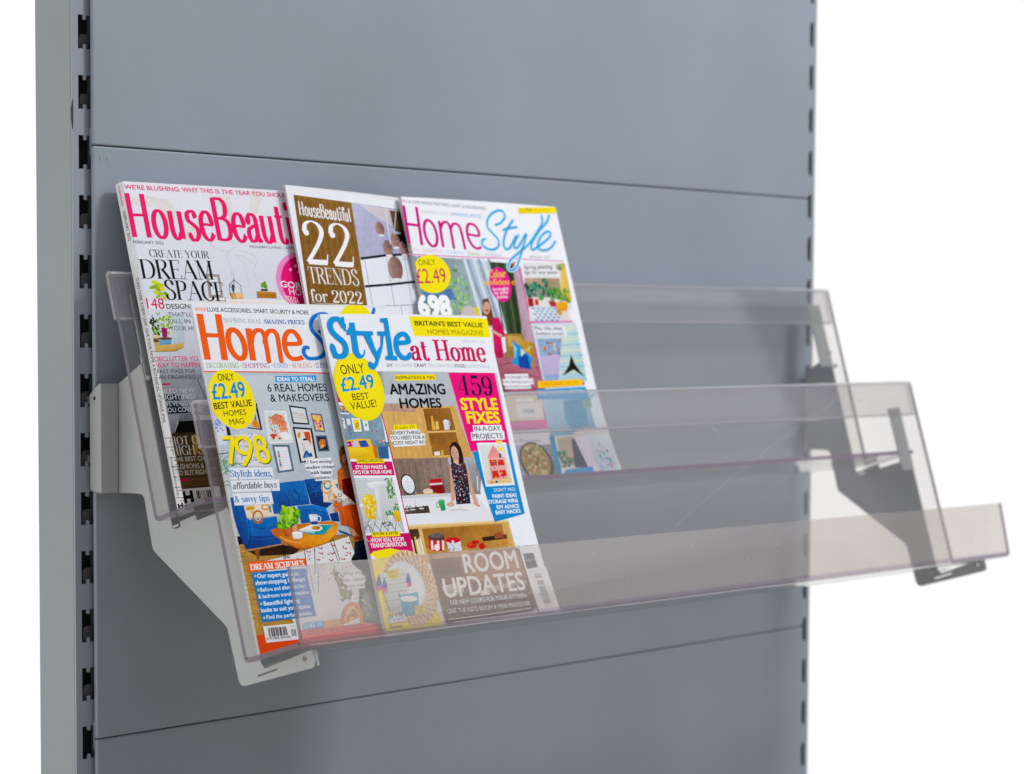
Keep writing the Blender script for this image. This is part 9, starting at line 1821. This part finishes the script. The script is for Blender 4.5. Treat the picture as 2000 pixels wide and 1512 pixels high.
  ('S',89,'#c99a6c',[58.5,40.7,67.3,51.9],0.85,0,0),
  ('S',90,'#f4e4d2',[58.7,38.7,69.4,28.5],0.85,0,0),
  ('S',91,'#d8ae84',[58.7,36.7,69.5,45.9],0.85,0,0),
  ('P',84,'#e3ecf2',[54.6,35,53.7,31.1,52.2,27.4,50,24.2,47.3,21.4,44.2,19.2,40.7,17.5,36.9,16.6,33.1,16.3,29.2,16.8,25.5,17.9,21.9,19.6,18.7,22,15.9,24.8,13.6,28.1,11.9,31.7,10.8,35.6,10.4,39.6,10.6,43.5,11.5,47.3,13,50.9,15.1,54.2,17.7,57,20.8,59.3,24.3,60.9,28,61.9,31.8,62.3,35.7,61.9,39.5,60.8,43.1,59.1,46.4,56.8,49.2,53.9,51.6,50.6,53.3,46.9,54.4,43,54.9,39]),
  ('P',85,'#f0f4f6',[52.9,36,52.1,32.8,50.7,29.9,48.8,27.3,46.4,25.3,43.7,23.8,40.8,23,37.9,22.9,35,23.4,32.3,24.7,29.8,26.5,27.8,28.9,26.3,31.7,25.3,34.8,24.9,38.1,25.1,41.4,25.9,44.6,27.3,47.5,29.2,50.1,31.5,52.1,34.2,53.6,37.1,54.5,40,54.6,42.9,54.1,45.7,52.9,48.2,51,50.2,48.6,51.8,45.8,52.8,42.7,53.2,39.4]),
  ('P',86,['#e3e6e4','#e3e6e4','#d8dedc','#c0c8c6','#c0c8c6','#d0d6d4'],[5.1,53.6,37.1,54.8,35.3,35.3,26.5,19.3,9.3,19.1,5.7,37.8]),
  ('S',87,'#a8b4b4',[5.9,49.8,37.3,51],0.75,0,0),
  ('S',87,'#c4cccc',[5.7,46.5,36.2,47.5],0.75,0,0),
  ('S',87,'#a8b4b4',[5.6,43.2,35.2,44.1],0.75,0,0),
  ('S',87,'#c4cccc',[5.4,39.9,34.2,40.6],0.75,0,0),
  ('S',87,'#a8b4b4',[5.2,36.6,33.2,37.2],0.75,0,0),
  ('S',87,'#c4cccc',[5,33.3,32.1,33.7],0.75,0,0),
  ('S',87,'#a8b4b4',[4.8,30,31.1,30.3],0.75,0,0),
  ('S',87,'#c4cccc',[4.6,26.7,30.1,26.8],0.74,0,0),
  ('S',87,'#a8b4b4',[4.4,23.4,29.1,23.4],0.74,0,0),
  ('P',88,'#2f52b4',[0,43.5,0,46,4.2,52.7,5.6,45.2,4.2,42.1]),
  ('P',89,'#ee5a9c',[0.1,43.4,5.4,43.6,5.1,40.6,0.4,39.7]),
  ('P',90,'#2f52b4',[4.6,41.6,10,50.4,11.5,42.9,10,39.8]),
  ('P',91,'#ee5a9c',[6,41,11.3,41.2,10.9,38.3,6.2,37.3]),
  ('P',88,'#2f52b4',[33.5,43.8,39.1,52.7,40.6,45.1,39.1,42]),
  ('P',89,'#ee5a9c',[35,43.3,40.4,43.5,40,40.5,35.2,39.5]),
  ('P',88,['#58b8cc','#58b8cc','#4aaac0','#3690a8','#44a0b8'],[23.1,33.6,45.7,34.4,43.5,22.4,37.4,15.5,22.9,15.9]),
  ('P',89,'#f3f5f4',[43.8,28.8,43.3,28.2,42.4,27.8,41.1,27.4,39.3,27.1,37.3,27,35.1,27,32.8,27.1,30.6,27.4,28.5,27.8,26.7,28.2,25.2,28.8,24.2,29.4,23.6,30,23.5,30.5,23.9,31.1,24.8,31.6,26.2,31.9,27.9,32.2,29.9,32.3,32.1,32.3,34.3,32.2,36.6,31.9,38.7,31.6,40.5,31.1,42,30.6,43.1,30,43.7,29.4]),
  ('S',90,'#d0d8da',[35.2,37.2,33.9,30.8],0.47,0,0),
  ('P',90,'#2f88a0',[24.2,33.6,24,33.2,23.8,32.8,23.6,32.4,23.3,32.1,23,31.9,22.8,31.8,22.5,31.7,22.3,31.8,22.1,32,22,32.2,21.9,32.6,21.9,33,22,33.4,22.1,33.8,22.2,34.3,22.4,34.7,22.7,35,22.9,35.4,23.2,35.6,23.5,35.7,23.7,35.7,23.9,35.7,24.1,35.5,24.2,35.2,24.3,34.9,24.3,34.5,24.3,34.1]),
  ('P',88,'#f2dc1c',[14.6,55.8,28.9,56.4,28.5,48.5,13.2,47.8]),
  ('T',89,'#6a6410',[15,52.6,27,53.1],2.42,'FABRIC-','g',0,0),
  ('T',90,'#6a6410',[15.3,49.2,26.5,49.6],2.42,'TASTIC','g',0,0),
  ('P',89,'#f2dc1c',[38,22.9,49.5,23.6,49.4,15.3,36.7,15.1]),
  ('T',90,'#6a6410',[38,19.4,48.4,19.9],2.62,'GLOW','g',0,0),
  ('T',91,'#6a6410',[41,16.3,46,16.6],2.24,'UP','g',0,0),
  ('P',89,'#eef2f4',[5.3,16.7,24.8,17.2,24.1,11.2,4.4,11.2]),
  ('T',90,'#2a78b8',[5.9,12.9,23.2,13.3],5.17,'PLUS','g',0.01,0),
  ('S',90,'#4a5a6a',[5.2,9.5,7.8,9.6],0.46,0,0),
  ('S',91,'#3a4a5a',[5.4,7.8,19.1,7.6],0.83,0,0),
  ('P',92,['#7a5238','#8a6044','#6c4830','#7c543a'],[69.5,61.5,186.2,62.9,188.8,6.4,71.8,3.8]),
  ('P',93,'#c89a6c',[71.6,66.3,110.9,65.4,110,60.2,70.1,61.2]),
  ('P',94,['#a87a54','#a87a54','#b88a60','#986a48'],[106,60.9,184.1,61.1,185,36.3,105.9,37.9]),
  ('S',95,'#bf9168',[109.3,57.8,142,48.5,187.1,52],0.68,1,0),
  ('S',96,'#bf9168',[109.7,55.5,141.4,46.6,186.4,49.6],0.68,1,0),
  ('S',97,'#bf9168',[110.1,53.1,140.8,44.7,185.6,47.3],0.68,1,0),
  ('S',98,'#bf9168',[110.5,50.8,140.2,42.8,184.9,45],0.68,1,0),
  ('S',99,'#bf9168',[110.9,48.4,139.6,40.9,184.1,42.7],0.68,1,0),
  ('S',100,'#bf9168',[111.3,46.1,139,39,183.4,40.4],0.68,1,0),
  ('S',101,'#bf9168',[111.7,43.8,138.4,37.2,182.6,38.1],0.68,1,0),
  ('S',102,'#bf9168',[112.1,41.4,137.8,35.3,181.9,35.8],0.68,1,0),
  ('S',103,'#bf9168',[112.5,39.1,137.2,33.4,181.1,33.5],0.68,1,0),
  ('P',93,['#5a3620','#5a3620','#5a3620','#5a3620','#5a3620','#5a3620','#5a3620','#5a3620','#5a3620','#5a3620','#5a3620','#5a3620','#5a3620','#5a3620','#74492c','#74492c','#74492c','#74492c','#74492c','#74492c','#74492c','#74492c','#74492c','#74492c','#74492c','#74492c','#74492c','#74492c'],[100.1,49.4,99.4,48.3,98.1,47.4,96.2,46.6,93.9,46,91.2,45.6,88.2,45.5,85.3,45.6,82.3,45.9,79.7,46.5,77.3,47.3,75.5,48.2,74.2,49.3,73.5,50.4,73.5,51.5,74.2,52.5,75.5,53.4,77.3,54.2,79.6,54.8,82.3,55.2,85.2,55.4,88.2,55.3,91.1,54.9,93.8,54.3,96.2,53.6,98.1,52.6,99.4,51.6,100.1,50.5]),
  ('S',94,'#8a5a38',[84.8,46.3,83.9,38.8],1.52,0,0),
  ('P',95,['#d2c4b8','#d2c4b8','#c0aea0','#c0aea0','#988478'],[74.9,36.6,99.1,38.5,101.9,29.6,86.9,26.1,77.8,27.9]),
  ('P',104,'#b8a090',[127.9,31.2,184.1,33.4,184.6,30.4,129,25.4]),
  ('P',105,'#e6ddd4',[119.8,28.1,132.9,28.9,132.8,24.1,121.4,24.1]),
  ('P',93,'#4a3c38',[80.4,22.9,180.4,21.9,180.4,16.5,80.7,18.6]),
  ('P',94,'#5c2a30',[77.6,18.4,181.7,16.9,182.5,14.8,78.5,16.9]),
  ('P',95,'#423632',[74,15.4,183.8,14.2,183.3,8.9,74.4,11.6]),
  ('P',96,'#3a302e',[73.2,9.4,182,8.5,183.8,4.9,72.8,2.8]),
  ('T',102,'#f6f2ee',[108.1,45.8,179.8,44.8],16.36,'ROOM','g',0.02,0),
  ('T',106,'#f6f2ee',[76.8,26.6,180.6,24.4],16.23,'UPDATES','g',0.02,0),
  ('T',95,'#f6f2ee',[81.6,19.6,178.9,17.3],3.86,'FAB NEW LOOKS FOR YOUR KITCHEN','g',0.02,0),
  ('T',96,'#f6f2ee',[75.2,12.4,181.2,9.8],3.86,"GIVE THE KID'S ROOM A MINI MAKEOVER",'g',0.02,0),
  ('S',97,'#e8e0da',[74.3,7.6,109,7,180.1,7.2],0.77,0,0),
  ('S',97,'#efe6e0',[80.2,4.5,178.8,3.4],0.69,0,0),
  'barcode_panel',
  ('P',99,'#f4f4f8',[186.5,62.9,210.4,64.2,216,30.8,216,0,215.3,0,189,2.4]),
  ('P',100,['#3a424e','#3a424e','#39414c','#434b56'],[189.7,57.1,204.4,56.6,204.4,43.1,189.3,42.9]),
  ('S',101,'#cfd3d8',[189.7,50.6,203.9,50.5],0.5,0,0),
  ('P',101,'#ecebee',[190.6,41.8,216,42.7,216,36.4,209.9,6.5,195.4,3.8]),
  ('P',102,'#6c7078',[197.3,37.3,206.1,37.4,206.1,36.8,197.3,36.7]),
  ('P',103,'#6c7078',[197.4,36,206.2,36.1,206.2,35.7,197.4,35.6]),
  ('P',104,'#6c7078',[197.4,34.8,206.2,34.9,206,33.9,197.3,33.8]),
  ('P',102,'#6c7078',[197.6,30.7,206.4,30.8,206.3,30,197.5,30]),
  ('P',103,'#6c7078',[197.6,29.4,206.4,29.5,206.4,29,197.6,28.9]),
  ('P',104,'#6c7078',[197.7,28.5,206.4,28.5,206.3,27.7,197.5,27.6]),
  ('P',105,'#6c7078',[197.7,26.9,206.5,27,206.5,26.7,197.8,26.6]),
  ('P',102,'#6c7078',[197.8,25.6,206.5,25.7,206.6,25.3,197.8,25.2]),
  ('P',103,'#6c7078',[197.8,24.7,206.6,24.7,206.4,23.7,197.6,23.7]),
  ('P',104,'#6c7078',[197.9,23,206.6,23,206.6,22.5,197.9,22.5]),
  ('P',105,'#6c7078',[197.9,22,206.7,22.1,206.5,21.2,197.8,21.1]),
  ('P',106,'#6c7078',[197.9,20.6,206.7,20.6,206.7,20.2,198,20.2]),
  ('P',107,'#6c7078',[198,19.2,206.8,19.2,206.8,18.8,198,18.8]),
  ('P',108,'#6c7078',[198,18.2,206.8,18.2,206.7,17.4,197.9,17.3]),
  ('P',102,'#6c7078',[198.1,16.7,206.9,16.7,206.9,16.4,198.1,16.4]),
  ('P',102,'#6c7078',[198.1,15.6,206.9,15.6,206.8,14.7,198,14.7]),
  ('P',103,'#6c7078',[198.2,14,207,14.1,207,13.8,198.2,13.7]),
  ('P',104,'#6c7078',[198.2,13.1,207,13.1,206.9,12.2,198.1,12.2]),
  ('P',105,'#6c7078',[198.3,11.5,207.1,11.6,207,11.1,198.3,11]),
  ('P',106,'#6c7078',[198.3,10.5,207.1,10.5,207,9.6,198.2,9.6]),
  'masthead',
  ('P',1,'#fbe80a',[108,278.7,216,278,216,266.9,215,259.9,110,260.5]),
  ('T',2,'#262823',[114,270.3,207.7,269.4],4.3,"BRITAIN'S BEST VALUE",'g',0.02,0),
  ('T',2,'#968c20',[128.5,262.3,206.1,261.8],4.68,'HOMES MAGAZINE','g',0,0),
  ('T',1,'#c9c9d2',[173.5,254.9,206.4,254.1],2.26,'FEBRUARY 2022','g',0,0),
  ('T',2,'#cc1262',[99.9,238.7,202.4,236.8],19.29,'at Home','s',1.15,0),
  ('T',1,'#2e3238',[67.1,232.9,74.7,232.8],2.97,'DIY','g',0.01,0),
  ('T',1,'#c0c1c9',[77.1,232.7,100,232.3],2.99,'STORAGE','g',0,0),
  ('T',1,'#2e3238',[101.6,232.3,117.6,232],3.01,'CRAFT','g',0.01,0),
  ('T',1,'#c0c1c9',[119.9,232,153.6,231.4],3.04,'DECORATING','g',0,0),
  ('T',2,'#2e3238',[155.4,231.4,170.2,231.2],3.07,'FOOD','g',0.01,0),
  ('T',1,'#c0c1c9',[172.3,231.1,204,230.6],3.1,'GARDENING','g',0,0),
  'price_badge',
  ('P',27,'#f2e010',[56.7,210.2,56.1,206.4,55,202.8,53.4,199.4,51.4,196.2,49,193.4,46.3,191,43.2,189,39.9,187.4,36.4,186.4,32.8,185.8,29,185.7,25.3,186.2,21.7,187.1,18.1,188.5,14.8,190.3,11.6,192.6,8.8,195.3,6.3,198.2,4.1,201.5,2.4,205,1.1,208.7,0.3,212.4,0,215.1,0,220.1,0.6,223.8,1.6,227.4,3.1,230.7,5.1,233.9,7.4,236.7,10.1,239.1,13,241.2,16.3,242.8,19.8,243.9,23.4,244.6,27.1,244.7,30.8,244.4,34.5,243.5,38.1,242.2,41.6,240.4,44.8,238.1,47.7,235.4,50.3,232.4,52.5,229.1,54.3,225.6,55.6,221.8,56.5,218,56.9,214.1]),
  ('P',28,'#fde908',[55.6,211.1,55,207.3,53.9,203.7,52.4,200.3,50.4,197.1,48,194.3,45.3,191.9,42.3,189.9,39.1,188.3,35.6,187.3,32,186.7,28.4,186.6,24.7,187,21.1,188,17.7,189.4,14.4,191.2,11.3,193.5,8.5,196.1,6,199.1,3.9,202.4,2.2,205.9,0.9,209.5,0.1,213.3,0,214.7,0,221.7,0.5,224.7,1.5,228.2,3,231.6,4.9,234.7,7.2,237.5,9.8,240,12.7,242,16,243.7,19.4,244.8,22.9,245.5,26.6,245.6,30.2,245.3,33.9,244.4,37.4,243.1,40.8,241.2,43.9,239,46.8,236.3,49.3,233.3,51.5,230,53.3,226.5,54.6,222.7,55.4,218.9,55.8,215]),
  ('S',29,'#d8c410',[54.2,211.3,53.4,207,52,202.9,50,199.1,47.5,195.8,44.4,192.9,40.9,190.7,37.2,189,33.1,188.1,29,187.8,24.8,188.3,20.8,189.4,16.8,191.2,13.2,193.5,9.9,196.4,7.1,199.8,4.7,203.6,2.9,207.7,1.7,212,1.2,216.4,1.3,220.7,2,225,3.3,229,5.3,232.8,7.7,236.1,10.7,239,14.1,241.3,17.8,243,21.8,244,25.9,244.4,30.1,244,34.3,243,38.2,241.3,41.9,238.9,45.3,236,48.2,232.6,50.7,228.8,52.5,224.6,53.7,220.3,54.3,215.8],0.26,0,1),
  ('T',29,'#23262b',[10.1,227,38.4,228.1],8.31,'ONLY','g',0,0),
  ('T',30,'#fbf6c0',[6.3,211.9,47.5,214.5],12.19,'£2.49','g',0.03,0),
  ('T',31,'#1b96ca',[6.9,212.1,47.1,214.7],11.66,'£2.49','g',0.02,0),
  ('T',29,'#23262b',[17.4,204.1,37.3,204.7],5.83,'BEST','g',0,0),
  ('T',30,'#23262b',[13.2,195.6,44.4,197.8],6.53,'VALUE!','g',0,0),
  'masthead',
  ('P',1,'#1296d8',[24.3,278.2,27.4,278.1,26.7,265.3,23.6,265,23.8,270.8]),
  ('P',1,'#1296d8',[4.4,254.4,8.3,254.6,8.3,247.9,8,241.5,4.6,241.3]),
  ('S',30,'#1296d8',[24.4,270,20.9,275.1,14.2,275.8,9,271.5,9.5,265.5,14,260.4,19.9,255.6,21.8,249.6,18.1,244.1,11.7,242.7,7.6,245.4,6.5,250.7],4.78,1,0),
  ('S',31,'#1296d8',[10.4,264.6,15,259.5,21,254.3],2.3,1,0),
  ('P',30,'#1296d8',[32,272.6,38.2,272.9,38,266,37,253,36.6,246.6,38.1,244,40.9,244.3,42.5,246.6,42.7,248.4,44.3,248.4,43.5,245,40.3,241.6,35.8,240.2,31,241.5,29,245.8,29.9,254.9,30.9,266]),
  ('P',31,'#1296d8',[26.3,265.9,28.5,266.6,31.1,269.1,37.9,269.5,37.5,265.5,42.7,265.3,42.6,261.2,26.1,262]),
  ('P',32,'#1296d8',[42.9,265.2,58.2,264.9,58,261.6,54.9,261.1,57.6,246.5,64.3,252.2,66.7,260.7,63.4,261.2,63.7,264.8,72.9,264.7,72.6,261,70.7,260.5,65.9,249.3,59.8,240.4,55.5,234.2,50.2,230.3,45.4,230.9,43.2,234.5,44.8,237.3,48.2,238,49.9,236.4,51.5,235.8,54.3,238.7,54.5,240.8,52.2,244.9,47.4,257.5,46,261.1,42.6,261.4]),
  ('P',33,'#1296d8',[70.3,276.4,80.1,277,78.9,257.4,77.6,242.8,81.8,242.3,81.4,238.4,67,239.1,67.4,242.4,71.1,243,72.6,257.4,74,272.6,70,273.2]),
  ('S',34,'#1296d8',[86.3,254.1,100,255.4,99.8,259.9,96.2,262.5,90.7,261.4,85.7,257.4,83.6,251.1,84.6,244.9,89,240.9,94.7,240.8,99,243.4],4.27,1,0),
  ('S',35,'#1296d8',[86.8,258.3,83.4,251.1,85,244.7],3.08,1,0),
]
SPINE_HB = [
  ('T',0,'#d86a6a',[3.2,281.9,3.2,265.1],3.2,'housebeautiful','g',0.01,0),
  ('T',0,'#3c4048',[3.2,259.8,3.2,233.8],3.4,'FEBRUARY 2022','g',0.012,0),
  ('T',0,'#2c3036',[3.2,201.6,3.2,76.7],3.4,'TURN OVER A NEW LEAF: GIVE YOUR HOME A BOTANICAL UPGRADE (P34)','g',0.012,0),
  ('T',0,'#3c4048',[3.2,46.3,3.2,14.1],3.2,'housebeautiful.com/uk','g',0.006,0),
  ('P',0,'#141416',[1.5,3.1,3.8,3.1,3.8,7.5,1.5,7.5]),
  ('P',0,'#141416',[6.1,3.1,8.4,3.1,8.4,7.5,6.1,7.5]),
  ('P',0,'#141416',[3.6,4.7,6.3,4.7,6.3,5.9,3.6,5.9]),
]
magazine('perfect-bound home magazine with pink masthead, leftmost of the upper tray, spine showing',
         (20.4, 138.1, 23.9), (1, 0, -0), (-0, 0.95966, -0.28118), (-0, -0.28118, -0.95966), 220.5, 284.5, 10, ART_HB, (1.2, 0, 0), SPINE_HB)
magazine('white-bordered magazine with brown wood title panel reading 22 trends, upper tray middle',
         (197.5, 133.0, 31.4), (0.99898, 0.03349, 0.03015), (-0.02365, 0.95913, -0.28197), (0.03836, -0.28097, -0.95895), 214, 284, 2.4, ART_TT, (2.0, 0, -3))
magazine('home magazine with magenta and blue script masthead, rightmost of the upper tray',
         (341.5, 137.3, 34.6), (0.9998, 0, 0.02), (0.00562, 0.95967, -0.28107), (0.01919, -0.28113, -0.95948), 228, 279, 4.5, ART_HS, (1.5, 10, -1))
magazine('home magazine with orange masthead and blue sofa cover, leftmost of the lower tray',
         (9.0, 240.6, 125.1), (1, 0, -0), (-0, 0.95966, -0.28118), (-0, -0.28118, -0.95966), 222, 291, 3, ART_OR, (1.0, 2, 0))
magazine('home magazine with bold blue and pink masthead and kitchen cover, overlapping the blue sofa one',
         (141.0, 248.6, 136.4), (0.99969, 0, 0.02499), (0.00703, 0.95968, -0.28101), (0.02398, -0.2811, -0.95938), 216, 280.5, 3, ART_ST, (2.0, 10, -1))
